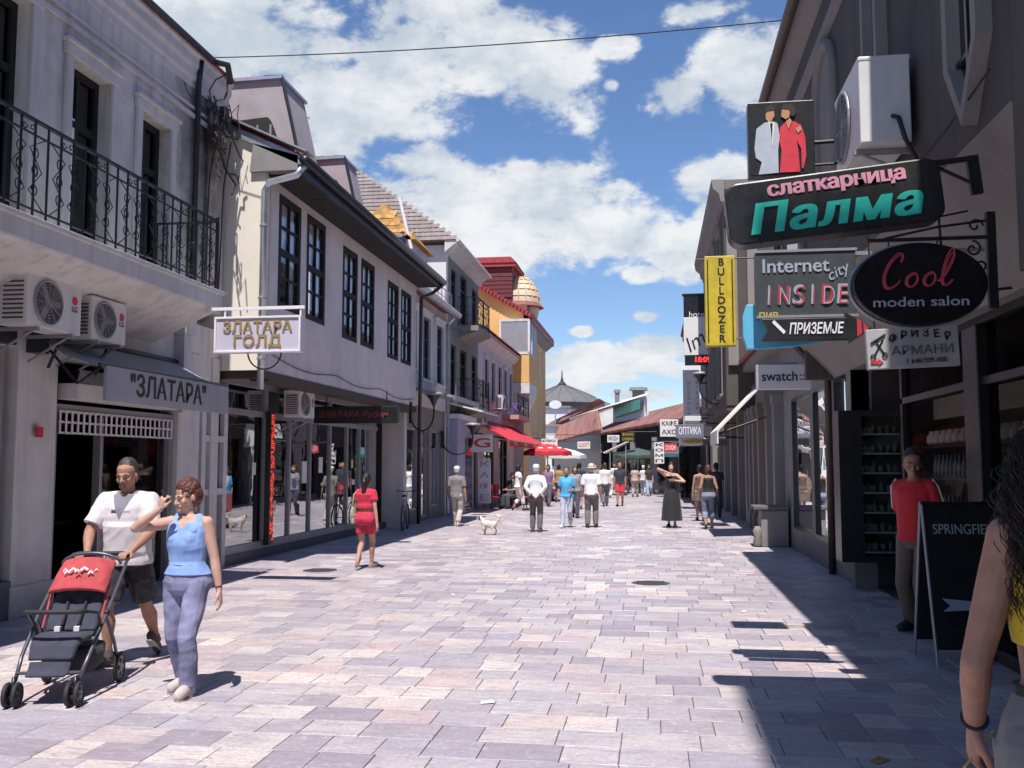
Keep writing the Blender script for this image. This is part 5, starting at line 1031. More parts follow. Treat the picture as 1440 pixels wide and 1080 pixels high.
q=MB(); q.tube([(c2.x,36,c.z-.5),(2.0,36,c.z-.5)],.03,6); q.tube([(c2.x,36,c2.z+1.2),(2.0,36,c2.z+1.2)],.03,6); q.build('bracket',M['iron'],t)
# awning on the low shops
t=thing('awning','pale folded-out awning on the right wall under the yellow sign','awning',(2.3,23,3))
mb=MB(); mb.slab([(1.42,22.0,2.42),(2.52,22.0,3.55),(2.52,24.6,3.55),(1.42,24.6,2.42)],-.04); mb.build('cloth',M['canvas'],t); mb=MB(); mb.box(1.40,1.43,22,24.6,2.15,2.43); mb.build('valance',M['canvas'],t); mb=MB(); mb.tube([(1.44,22.1,2.38),(2.5,22.1,2.75)],.02,6); mb.tube([(1.44,24.5,2.38),(2.5,24.5,2.75)],.02,6); mb.box(2.45,2.56,21.9,24.7,3.5,3.64); mb.build('arm',M['brown_wood'],t)
# ---- lamps on wall brackets
def wall_lamp(label,wx,y,z,out,reach=1.1):
    t=thing('street_lamp',label,'street lamp',(wx,y,z),group='bell lamps on wall brackets')
    q=MB(); pts=[(wx,y,z-.1)]+[(wx+out*reach*.5*(1-math.cos(a)),y,z-.1-.45*math.sin(a)) for a in [math.pi*i/12 for i in range(1,13)]]+[(wx+out*reach,y,z+.1)]; q.tube(pts,.022,8); q.build('bracket',M['iron'],t,smooth=True)
    q=MB(); q.box(wx-.03,wx+.03,y-.06,y+.06,z-.35,z+.2); q.build('wall_plate',M['iron'],t)
    q=MB(); q.lathe([(.03,0),(.06,.05),(.10,.15),(.19,.25),(.20,.27)],(wx+out*reach,y,z+.1),16); q.build('shade',M['dark_gutter'],t,smooth=True); q=MB(); q.lathe([(.20,0),(.27,.02),(.22,.07),(.08,.11)],(wx+out*reach,y,z+.372),16); q.build('lamp_cap',M['grey_metal'],t,smooth=True)
wall_lamp('bell lamp on a curved bracket at the far end of the jettied house',-6.28,24.4,3.1,1,.62)
wall_lamp('bell lamp on a curved bracket behind the small brown sign',-6.8,30.6,2.55,1,1.0)
wall_lamp('bell lamp on a curved bracket on the right wall below the clock sign',2.6,30.5,4.1,-1,1.15)
# ================================================================ FAR END: market hall, dome, stalls
def PZ(x,y,z): return px(x,y,Z=z)
T=thing('domed_hall','far round hall with a grey pointed roof and thin finial above the market roofs','hall',(-10.6,110,0))
cx,cy=-10.6,112; mb=MB(); mb.lathe([(3.9,0),(3.9,8.75)][::1],(cx,cy,0),8); mb.build('wall',M['white_wall'],T)
mb=MB(); mb.lathe([(4.75,8.55),(4.8,8.66),(3.8,9.45),(2.6,10.0),(1.3,10.5),(.5,10.85)],(cx,cy,0),16); mb.build('roof',mat('roof_lead',(.13,.125,.13),.8,.15,2),T)
e=MB()
for k in range(16): a=2*math.pi*k/16; e.tube([(cx+r*math.cos(a),cy+r*math.sin(a),z) for r,z in ((4.82,8.68),(3.82,9.47),(2.62,10.02),(.6,10.85))],.05,5)
e.build('roof_rib',bpy.data.materials['roof_lead'],T,kind='stuff')
mb=MB(); mb.lathe([(.5,10.8),(.55,10.95),(.2,11.3),(.08,11.8),(.05,12.6)],(cx,cy,0),10); mb.build('finial',M['dark_gutter'],T)
mb=MB(); mb.lathe([(4.1,7.9),(4.1,8.58)],(cx,cy,0),16); mb.build('eave_band',M['dark_stone'],T)
T=thing('disc_sign','round white sign board in front of the domed hall','sign',(-9,95,6)); c=px(781,569,Y=95); q=MB(); q.prism([(c.x+.62*math.cos(a),c.z+.42*math.sin(a)) for a in [2*math.pi*i/20 for i in range(20)]],'y',94.9,95); q.build('disc',M['white_wall'],T); q=MB(); q.tube([(c.x,95,c.z-.4),(c.x,95,1)],.06,6); q.build('pole',M['grey_metal'],T)
def pitched(name,label,cat,eave,ridge,zg,wm,rm,rows=6,wall_h=None,courses=True):
    """building from its eave line and ridge line (two ground-true points each)"""
    a,b=eave; c,d=ridge; t=thing(name,label,cat,((a+b)/2).to_tuple()[:2]+(0,))
    q=MB(); q.slab([a,b,d,c],.12 if (b-a).cross(c-a).z>0 else -.12); q.build('roof',rm,t)
    back=[c+(c-a)*1.0,d+(d-b)*1.0]; back=[Vector((p.x,p.y,a.z)) for p in back]; q=MB(); q.slab([c,d,back[1],back[0]],.1); q.build('rear_roof',rm,t)
    if courses:
        e=MB(); n=int((b-a).length/.42); u=(b-a).normalized()
        for k in range(n):
            p=a+u*(k+.5)*.42; p2=c+(d-c)*((k+.5)/n); e.tube([p+Vector((0,0,.05)),p2+Vector((0,0,.05))],.1,5)
        e.build('roof_tiles',rm,t,kind='stuff')
    q=MB(); ins=.06; A_=a.lerp(c,ins);B_=b.lerp(d,ins)
    q.add([(A_.x,A_.y,0),(B_.x,B_.y,0),(B_.x,B_.y,B_.z-.1),(A_.x,A_.y,A_.z-.1),(back[1].x,back[1].y,0),(back[0].x,back[0].y,0),(back[1].x,back[1].y,a.z-.1),(back[0].x,back[0].y,a.z-.1),(c.x,c.y,c.z-.15),(d.x,d.y,d.z-.15)],[(0,1,2,3),(1,4,6,9,2),(5,0,3,8,7),(4,5,7,6)]); q.build('wall',wm,t)
    return t
rm=mat('roof_market',(.25,.115,.10),.85,.5,.9,.3,20,dirtamt=.6,dirt=(.16,.11,.10))
a,b=PZ(783,622,3.9),PZ(958,591,3.9); b=b+(b-a)*.09
up=Vector((1.2,4.6,1.25)); T=pitched('market_hall','long low market hall with red tiled roof closing the far end of the street','market hall',(a,b),(a+up,b+up),0,M['interior'],rm)
n=(b-a); L_=n.length; n.normalize()
for k in range(9):     # piers between the stalls
    p=a+n*(k+.3)*L_/9; q=MB(); q.box(p.x-.2,p.x+.2,p.y-.05,p.y+.35,0,3.2); q.build('pier',M['concrete'],T)
for k in range(9):
    p=a+n*(k+.75)*L_/9; q=MB(); q.box(p.x-.9,p.x+.9,p.y+.1,p.y+.16,.3,2.5); q.build('shop_window',M['glass_dark'],T)
# white clerestory box with green glazing
T=thing('clerestory_shed','white roof shed with a band of green corrugated glazing above the market roof','shed',(-1,80,4))
P=[px(862,594,Y=76),px(862,572,Y=76),px(906,560,Y=64),px(906,590,Y=64)]
q=MB(); q.slab([P[0],P[3],P[2],P[1]],.3); q.build('wall',M['white_wall'],T)
n=Vector((.10,-.995,0)); G_=[px(865,588,Y=75.2),px(865,573,Y=75.2),px(902,562,Y=64.3),px(902,576,Y=64.3)]; off=Vector((-.12,-.5,0))
grn=mat('green_sheet',(.02,.30,.22),.4,.15,3); k_=9
for i in range(k_):
    l=lambda p,q_,f:p+(q_-p)*f; f0=i/k_+.008; f1=(i+1)/k_-.008; q=MB(); q.slab([l(G_[0],G_[3],f0)+off,l(G_[0],G_[3],f1)+off,l(G_[1],G_[2],f1)+off,l(G_[1],G_[2],f0)+off],.04); q.build('green_panel',grn,T)
q=MB(); q.slab([px(858,570,Y=76.5),px(908,556,Y=63.5),px(912,552,Y=67),px(800,588,Y=84)],-.2); q.build('roof',M['canvas'],T)
q=MB(); q.slab([px(795,618,Y=84),px(865,595,Y=77),px(862,574,Y=78),px(800,596,Y=84)],.2); q.build('side_wall',M['white_wall'],T)
for x_,y0,y1,r in ((868,548,568,.18),(898,545,560,.5)):
    c=px(x_,y1,Y=78); c2=px(x_,y0,Y=78); q=MB(); q.lathe([(r,0),(r,c2.z-c.z-.3),(r*1.5,c2.z-c.z-.25),(r*1.4,c2.z-c.z)],c,10); q.build('chimney',M['concrete'],T)
# brick gable and other roofs
T=thing('brick_gable_building','brick coloured gabled building with a dark opening left of the green glazing','building',(-8,96,0)); 
q=MB(); q.slab([px(812,602,Y=96),px(812,580,Y=96),px(848,566,Y=92),px(850,597,Y=92)][::-1],.3); q.build('brick_wall',mat('far_brick',(.34,.17,.14),.85,.2,2),T)
q=MB(); q.slab([px(772,604,Y=97),px(776,596,Y=97),px(846,562,Y=91),px(852,566,Y=91)],.3); q.build('roof_edge',rm,T)
q=MB(); q.slab([px(846,563,Y=91.5),px(864,570,Y=91.5),px(868,580,Y=91.5),px(848,580,Y=91.5)],.3); q.build('gable',M['taupe_light'],T)
q=MB(); q.slab([px(783,601,Y=97.4),px(811,601,Y=97.4),px(811,582,Y=97.4),px(783,596,Y=97.4)],.3); q.build('dark_opening',M['interior_dark'],T)
T=thing('white_flat_building','low white building with a flat roof under the domed hall','building',(-12,90,0)); 
for (xa,ya,xb,yb,nm,mm) in ((748,574,800,606,'upper_wall','white_wall'),(765,600,812,632,'lower_wall','white_wall')):
    c=px(xa,ya,Y=100 if nm=='upper_wall' else 88); c2=px(xb,yb,Y=c.y); q=MB(); q.box(c.x,c2.x,c.y,c.y+3,0,c.z); q.build(nm,M[mm],T); 
    q=MB(); q.box(c.x-.2,c2.x+.2,c.y-.3,c.y+3,c.z+.002,c.z+.2); q.build('roof_slab',M['taupe_light'],T)
c=px(776,622,Y=87.8); 
for k in range(4): q=MB(); q.box(c.x+k*.6,c.x+k*.6+.4,87.85,87.95,1.5,3.0); q.build('window',M['dark_wood'],T)
T=pitched('rear_stall_roof','red tiled lean-to roof between the white building and the market hall','building',(PZ(770,625,3.6),PZ(845,606,3.6)),(PZ(770,625,3.6)+Vector((-.5,5,1.4)),PZ(845,606,3.6)+Vector((-.5,5,1.4))),0,M['taupe_light'],rm)
# sign boards hung above the street (one thing each)
def board(px0,py0,px1,py1,Y,col,label,txt=None,tc=None,th=.08,name='sign_board',size=None,hang=True,bold=.01):
    a=px(px0,py0,Y=Y); b=px(px1,py1,Y=Y); t=thing(name,label,'sign',((a.x+b.x)/2,Y,b.z)); q=MB(); q.box(a.x,b.x,Y-th/2,Y+th/2,b.z,a.z); q.build('panel',col,t,bevel=.008)
    if txt:
        ls=txt.split('\n'); h=(a.z-b.z)/len(ls)
        for i,s_ in enumerate(ls):
            if s_.strip(): lettering(s_,((a.x+b.x)/2,Y-th/2-.004,a.z-h*(i+.5)),h*.72,tc or black,t,fit=(b.x-a.x)*.8,bold=bold)
    if hang: wx=2.7 if a.x>-2 else -6.9; q=MB(); q.tube([((a.x+b.x)/2,Y,a.z+.03),(wx,Y,a.z+.03)],.018,5); q.build('bracket',M['iron'],t)
    return t
ww=M['white_wall']; brn=mat('sign_brown',(.05,.035,.02),.5,.2,6)
board(596,579,646,595,32,brn,'small brown sign with worn gold lettering beside the bracket lamp','ЗЛАТАРА\nФИЛИГРАН',gold)
board(664,611,693,636,33.5,mat('sign_pale',(.62,.68,.66),.5,.05),'pale sign with a red round letter G and green side strip','G',redp,bold=.05)
board(928,590,954,614,36,ww,'white sign with a black pattern of figures, upper of the far right signs','КАФЕ\nАХО',black,bold=.05)
board(950,597,990,616,30,mat('sign_slate',(.16,.16,.22),.5,.1),'slate grey sign with white letters above the yellow disc sign','ОПТИКА',wh)
board(956,616,992,626,30.2,ww,'narrow white sign with a small yellow disc','  ●  ',yel,bold=.01)
board(988,617,1022,626,27.5,black,'thin black sign bar projecting from the right wall','- - -',None)
board(920,622,934,652,42,ww,'tall narrow white sign with vertical lettering before the market','К\nО\nМ\nП',black)
board(934,624,952,636,41,redp,'small red sign with white letters before the market','САЛОН',wh)
board(757,617,784,630,52,ww,'white sign board over the red parasol at the far left','ОБУВКИ\nКОЖА',black)
board(812,621,830,631,58,ww,'small white sign hanging over the far stalls','ШОП',redp)
board(854,612,871,622,56,ww,'white sign under the market roof left of the yellow lettering','МОДА',black)
board(873,608,893,621,55,black,'black sign with yellow lettering under the market roof','ЗЛАТО\nСРЕБРО',yel)
board(963,585,986,592,33,ww,'thin white sign bar above the slate sign','',None)
# parasols and stalls at the far end
def parasol(x,y,r,zt,mt,label,n=8,lobed=True,cat='parasol'):
    t=thing('parasol',label,cat,(x,y,0)); q=MB(); q.tube([(x,y,0),(x,y,zt)],.03,8); q.build('pole',M['white_paint'],t)
    q=MB(); C=(x,y,zt); zr=zt-r*.34; ring=[]
    for i in range(n*4):
        a=2*math.pi*i/(n*4); k=abs(math.sin(a*n/2)); ring.append((x+r*math.cos(a)*(1-.05*k),y+r*math.sin(a)*(1-.05*k),zr+.03*k))
    mid=[(x+.5*r*math.cos(2*math.pi*i/(n*4)),y+.5*r*math.sin(2*math.pi*i/(n*4)),zt-r*.12) for i in range(n*4)]; low=[(p[0],p[1],p[2]-.16-.03*abs(math.cos(i*n/8))) for i,p in enumerate(ring)]
    N4=n*4; vs=[C]+mid+ring+low; F=[(0,1+i,1+(i+1)%N4) for i in range(N4)]
    for s_ in (0,1): F+=[(1+s_*N4+i,1+(s_+1)*N4+i,1+(s_+1)*N4+(i+1)%N4,1+s_*N4+(i+1)%N4) for i in range(N4)]
    q.add(vs,F); q.build('canopy',mt,t)
    for i in range(n):
        a=2*math.pi*i/n; e=MB(); e.tube([(x,y,zt-.05),(x+r*.97*math.cos(a),y+r*.97*math.sin(a),zr-.01)],.012,4); e.build('rib',M['grey_metal'],t)
    q=MB(); q.lathe([(.25,0),(.25,.06),(.05,.1)],(x,y,0),12); q.build('base',M['concrete'],t); return t
c=px(770,640,Y=44); p1=parasol(c.x,44,1.12,2.62,M['awning_red'],'red cafe parasol with white print at the end of the red awning')
for k in range(3):
    q=MB(); a=-1.9+k*.6; cx_,cy_=c.x+.75*math.cos(a),44+.75*math.sin(a); q.ell((cx_,cy_,2.40),(.13,.05,.05),10,6); q.build('white_print',wh,p1)
c=px(795,638,Y=50); parasol(c.x,50,1.1,2.5,M['canvas'],'cream parasol behind the red parasol')
c=px(897,640,Y=56); parasol(c.x,56,1.3,2.6,mat('canvas_green',(.06,.09,.09),.8,.2,3),'dark green parasol before the market hall')
c=px(955,640,Y=50); parasol(c.x,50,1.2,2.6,mat('canvas_teal',(.04,.13,.13),.8,.2,3),'dark teal parasol near the right wall at the far end')
c=px(868,624,Y=52); t=thing('stall_awning','cream sloping stall awning in the middle of the far end','awning',(c.x,52,2.4)); q=MB(); q.slab([px(848,636,Y=51),px(880,621,Y=51),px(884,621,Y=54),px(852,637,Y=54)],.05); q.build('cloth',M['canvas'],t); q=MB(); q.tube([px(858,633,Y=51.1),px(858,680,Y=51.1)],.03,6); q.tube([px(880,623,Y=51.1),px(880,680,Y=51.1)],.03,6); q.build('post',M['grey_metal'],t)
# red cafe awning with white stripe edge
t=thing('cafe_awning','long red cafe awning lettered with a white edge below the low house','awning',(-6,42,2.8))
mb=MB(); mb.slab([(-5.35,35.4,2.62),(-5.35,47.6,2.62),(-6.93,47.6,3.5),(-6.93,35.4,3.5)],.04); mb.build('cloth',M['awning_red'],t)
mb=MB(); mb.box(-5.36,-5.32,35.4,47.6,2.36,2.62); v=mb.build('valance',M['awning_red'],t); mb=MB(); mb.box(-5.318,-5.314,35.4,47.6,2.57,2.62); mb.build('white_edge',wh,t)
for k in range(4): lettering('CAFE BAR',(-5.315,37+k*3.0,2.47),.2,yel,v,face='+x',bold=.004)
mb=MB()
for k in range(6): mb.tube([(-5.36,35.5+k*2.4,2.6),(-6.9,35.5+k*2.4,2.9)],.02,5)
mb.build('arm',M['iron'],t,kind=None)
q=board(673,645,690,708,34.6,mat('banner_white',(.62,.62,.70),.6,.08),'tall white roll-up banner with red and blue print in front of the cafe','К\nА\nФ\nЕ',mat('banner_print',(.40,.24,.36),.6,.2),hang=False,name='banner')
# small tables and red chairs of the cafe
def cafe_chair(x,y,rz,label):
    t=loc_thing('cafe_chair',label,'chair',(x,y,0),rz,'red cafe chairs'); q=MB(); q.box(-.22,.22,-.22,.22,.42,.46); q.build('seat',M['awning_red'],t); q=MB(); q.box(-.22,.22,.2,.24,.5,.9); q.build('backrest',M['awning_red'],t)
    for a in (-.19,.19):
        for b in (-.19,.19): q=MB(); q.tube([(a,b,0),(a,b,.45 if b<0 else .85)],.013,5); q.build('leg',M['iron'],t)
    return t
pr=cafe_chair(-5.0,36.4,R(100),'red cafe chair nearest the camera under the awning'); 
rs=random.Random(4)
for k,lb in enumerate(('red cafe chair left of the nearest cafe table','red cafe chair right of the second cafe table','red cafe chair behind the white banner','red cafe chair at the far table by the red parasol','red cafe chair at the foot of the parasol pole')):
    dup(pr,((-5.95,-4.7,-6.1,-5.2,-4.4)[k],(37.4,39.5,36.0,42.6,43.2)[k],0),R((80,-100,150,30,-60)[k]),lb)
tb=thing('cafe_table','small round cafe table nearest the camera under the red awning','table',(-5.4,37.3,0),group='cafe tables'); q=MB(); q.lathe([(.35,.71),(.36,.73),(.35,.74)],(-5.4,37.3,0),18); q.build('tabletop',M['awning_red'],tb); q=MB(); q.tube([(-5.4,37.3,.02),(-5.4,37.3,.71)],.03,8); q.build('stem',M['iron'],tb); q=MB(); q.lathe([(.2,0),(.2,.02),(.05,.04)],(-5.4,37.3,0),12); q.build('base',M['iron'],tb)
for k in range(2): dup(tb,(-5.3+.2*k,39.6+k*2.3,0),0,('small round cafe table in the middle of the cafe','small round cafe table next to the red parasol')[k])
# air conditioners on the far left fronts
ac_unit('white air conditioner on the low house front, upper of the far pair',(-6.5,40.6,4.0),R(90),group='air conditioner outdoor units')
ac_unit('white air conditioner beside the lilac shop front, lower of the far pair',(-6.4,35.4,3.15),R(90),group='air conditioner outdoor units')
# lilac shop surround
t=thing('lilac_kiosk','lilac painted shop surround projecting from the foot of the tall house','shop front',(-6.6,33,0)); q=MB(); q.box(-6.79,-6.45,31.3,34.2,0,3.2); q.build('wall',M['lilac_wall'],t,bevel=.01)
q=MB(); q.box(-6.46,-6.44,32.6,33.9,.1,2.6); q.build('door',M['glass_dark'],t); q=MB(); q.box(-6.79,-6.35,31.25,34.25,3.2,3.35); q.build('cornice',M['white_paint'],t)
q=MB(); q.slab([(-5.6,31.3,3.45),(-5.6,34.4,3.45),(-6.79,34.4,3.75),(-6.79,31.3,3.75)],.05); q.build('canopy',M['canvas'],t)
# hills
g=MB(); n=40; vs=[]; rs=random.Random(1)
for i in range(n+1):
    x=-500+1000*i/n; vs+=[(x,700,-1),(x,800+30*math.sin(i),14+7*math.sin(i*.7)+5*math.sin(i*1.9))]
g.add(vs,[(2*i,2*i+2,2*i+3,2*i+1) for i in range(n)]); g.build('hills',mat('hill',(.10,.13,.10),.9,.3,.02),kind='structure')
# rear houses left of the street closing the view behind the fronts
# bicycle parked by the far shop of the jettied house
def bicycle(x,y,rz,label):
    t=loc_thing('bicycle',label,'bicycle',(x,y,0),rz)
    for wy in (-.5,.5):
        q=MB(); q.tube([(0,wy+.32*math.cos(a),.33+.32*math.sin(a)) for a in [2*math.pi*i/24 for i in range(24)]],.018,6,closed=True); w_=q.build('wheel',M['rubber'],t); q=MB()
        for k in range(8): a=math.pi*k/8; q.tube([(0,wy-.3*math.cos(a),.33-.3*math.sin(a)),(0,wy+.3*math.cos(a),.33+.3*math.sin(a))],.003,4)
        q.build('spoke',M['grey_metal'],w_,kind='stuff')
    q=MB(); q.tube([(0,-.5,.33),(0,-.1,.33),(0,-.25,.8),(0,-.5,.33)],.015,6); q.tube([(0,-.1,.33),(0,.38,.78),(0,-.22,.75)],.015,6); q.tube([(0,.5,.33),(0,.36,.95)],.015,6); q.build('frame',M['grey_metal'],t)
    q=MB(); q.ell((0,-.27,.88),(.07,.13,.03),10,6); q.build('saddle',M['rubber'],t); q=MB(); q.tube([(-.28,.3,1.0),(-.1,.38,.98),(.1,.38,.98),(.28,.3,1.0)],.013,6); q.build('handlebar',M['dark_paint'],t)
bicycle(-6.35,24.2,R(8),'grey bicycle parked at the shopfront between the jettied and narrow houses')
# leaning goods beside the near right window
t=loc_thing('wall_shrine','white plaster basin ledge with a small statue against the right wall','ledge',(2.4,20.6,0),0); q=MB(); q.box(-.25,.3,-.25,.25,.0,.75); q.build('base',M['concrete'],t,bevel=.02); q=MB(); q.box(-.4,.3,-.35,.35,.76,.84); q.build('ledge',M['dark_stone'],t,bevel=.015); q=MB(); q.lathe([(.06,0),(.1,.05),(.07,.2),(.1,.3),(.05,.4)],(-.32,-.2,.02),12); q.build('statue',M['taupe_light'],t,smooth=True)
# ================================================================ PEOPLE
def skinm(n,c,e=.0): return mat(n,c,.55,.13,22,.25,160,co='obj',spec=.3,dirtamt=.35,dirt=(c[0]*.8,c[1]*.55,c[2]*.5))
SK=skinm('skin',(.42,.235,.175)); SKT=skinm('skin_tan',(.36,.19,.135)); SKP=skinm('skin_fair',(.50,.30,.235))
CM={}
def cloth(n,c,var=.08,sc=9,bump=.15,**k):
    if n not in CM: CM[n]=mat('cloth_'+n,c,.85,var,sc,bump,320,co='obj',sheen=.1,**k)
    return CM[n]
def hairmat(n,c):
    if 'h'+n not in CM: CM['h'+n]=mat('hair_'+n,c,.45,.5,40,.6,120,co='obj')
    return CM['h'+n]
def ik(a,c,l1,l2,hint):
    a,c,hint=Vector(a),Vector(c),Vector(hint); d=c-a; L=d.length
    if L>(l1+l2)*.999: d=d*((l1+l2)*.999/L); c=a+d; L=d.length
    u=d/L; x=(l1*l1-l2*l2+L*L)/(2*L); h=math.sqrt(max(0,l1*l1-x*x)); v=hint-u*hint.dot(u)
    v=v.normalized() if v.length>1e-5 else u.orthogonal().normalized()
    return a+u*x+v*h,c
def head_mesh(mb,c,H,Mh,female=False,child=False):
    hh=.132*H; hw=.0455*H*(.96 if female else 1); hd=.0575*H
    prof=[(0,.30,.62,.05),(.04,.46,.80,.22),(.10,.60,.90,.30),(.2,.74,.93,.50),(.32,.84,.93,.72),(.44,.93,.90,.92),(.54,.97,.87,.99),(.66,1.0,.90,1.0),(.78,.95,.86,.97),(.88,.78,.66,.80),(.95,.52,.40,.50),(1,.18,.12,.18)]
    rs=[]
    for t,rx,f,b in prof:
        ring=[]
        for i in range(20):
            a=2*math.pi*i/20; s,co=math.sin(a),math.cos(a); y=s*(f if s>0 else b)*hd; x=co*rx*hw
            if s>0: x*=1-.10*s*s
            ring.append(c+Mh@Vector((x,y,(t-.5)*hh)))
        rs.append(ring)
    mb.rings(rs)
    # brow, nose, cheeks, lips, chin, ears
    P=lambda x,y,z:c+Mh@Vector((x*hw,y*hd,(z-.5)*hh))
    mb.cap_tube([P(0,.93,.50),P(0,1.08,.38),P(0,1.14,.315)],[.006*H,.0075*H,.0095*H],8); mb.cap_tube([P(-.17,1.0,.30),P(.17,1.0,.30)],[.006*H,.006*H],7)
    mb.cap_tube([P(-.62,.80,.545),P(-.25,.93,.53),P(.25,.93,.53),P(.62,.80,.545)],[.0055*H,.0068*H,.0068*H,.0055*H],7)
    mb.ell(P(0,.93,.055),(.013*H,.009*H,.009*H),8,6)
    mb.cap_tube([P(-.27,.93,.195),P(0,1.0,.205),P(.27,.93,.195)],[.0035*H,.0052*H,.0035*H],6); mb.cap_tube([P(-.2,.93,.165),P(0,.98,.16),P(.2,.93,.165)],[.0035*H,.0055*H,.0035*H],6)
    for s in (-1,1): mb.ell(P(s*1.02,-.08,.42),(.0055*H,.011*H,.018*H),8,8,M=Mh); mb.ell(P(s*.52,.68,.35),(.014*H,.012*H,.016*H),8,6,M=Mh)
    return P,hw,hd,hh
def hand(mb,w,d,n,H,curl=.35,spread=.05,thumb=1):
    """w wrist, d direction of the hand, n palm normal (the side the fingers curl to), thumb = +-1 side"""
    d=d.normalized(); n=(n-d*n.dot(d)).normalized(); s=d.cross(n).normalized()*thumb; k=H/1.75
    pr=[]
    for t,wx,wt in ((-.015,.026,.021),(.012,.031,.018),(.05,.041,.016),(.085,.043,.0135),(.098,.040,.011)):
        ring=[w+d*t*k+s*(math.cos(a)*wx*k)+n*(math.sin(a)*wt*k) for a in [2*math.pi*i/12 for i in range(12)]]; pr.append(ring if thumb>0 else ring[::-1])
    mb.rings(pr)
    for i,(o,l,r) in enumerate(((.031,.072,.0088),(.0105,.082,.0092),(-.0105,.077,.0088),(-.031,.061,.0078))):
        p=w+d*.088*k+s*o*k; dr=(d+s*o*spread*12).normalized(); pts=[p-dr*.02*k,p]; a=0
        for j,f in enumerate((.45,.31,.24)):
            a+=curl*(.55 if j==0 else 1.0)*(1+.06*i); q=(dr*math.cos(a)+n*math.sin(a)); p=p+q*l*f*k; pts.append(p)
        mb.cap_tube(pts,[r*k,r*1.05*k,r*k,r*.92*k,r*.8*k],8)
    p=w+d*.022*k+s*.026*k; dr=(d*.72+s*.62+n*.28).normalized(); q2=(d*.9+s*.25+n*.4).normalized(); mb.cap_tube([p-dr*.01*k,p+dr*.036*k,p+dr*.036*k+q2*.032*k,p+dr*.036*k+q2*.056*k],[.0135*k,.0125*k,.0105*k,.0088*k],8)
def wrinkle(me,amp,sc=7,seed=0,zs=.6):
    o=Vector((seed*3.1,seed*1.7,0)); me.update()
    ns=[v.normal.copy() for v in me.vertices]
    for v,nm in zip(me.vertices,ns):
        p=v.co; q=Vector((p.x*sc,p.y*sc,p.z*sc*zs))+o; a=noise.noise(q)+.5*noise.noise(q*2.1+Vector((5,1,2))); b=1-abs(noise.noise(Vector((p.x*sc*.7+p.z*sc*.9,p.y*sc*.8,p.z*sc*.8-p.x*2))+o))*2
        v.co=p+nm*amp*(a*.8+max(0,b)*.6-.3)
def addmesh(name,me,parent,mats,label=None):
    me.name=name; me.materials.clear()
    for m_ in (mats if isinstance(mats,(list,tuple)) else [mats]): me.materials.append(m_)
    me.polygons.foreach_set('use_smooth',[True]*len(me.polygons))
    o=bpy.data.objects.new(name,me); COL.objects.link(o); o.parent=parent; BASE[o.name]=Vector((0,0,0))
    if label: o['label']=label
    return o
TORSO={'m':[(.46,.060,.050,0),(.485,.088,.062,-.004),(.52,.097,.068,-.006),(.56,.092,.064,-.003),(.61,.083,.058,.0),(.66,.087,.062,.004),(.71,.096,.066,.004),(.755,.103,.064,-.002),(.79,.104,.056,-.006),(.815,.078,.045,-.008),(.835,.045,.036,-.006)],
 'f':[(.46,.060,.052,0),(.485,.094,.068,-.006),(.52,.103,.074,-.009),(.56,.093,.064,-.005),(.61,.074,.053,.0),(.655,.078,.057,.004),(.70,.084,.064,.008),(.745,.087,.060,.0),(.785,.088,.050,-.005),(.812,.064,.040,-.007),(.833,.038,.033,-.005)]}
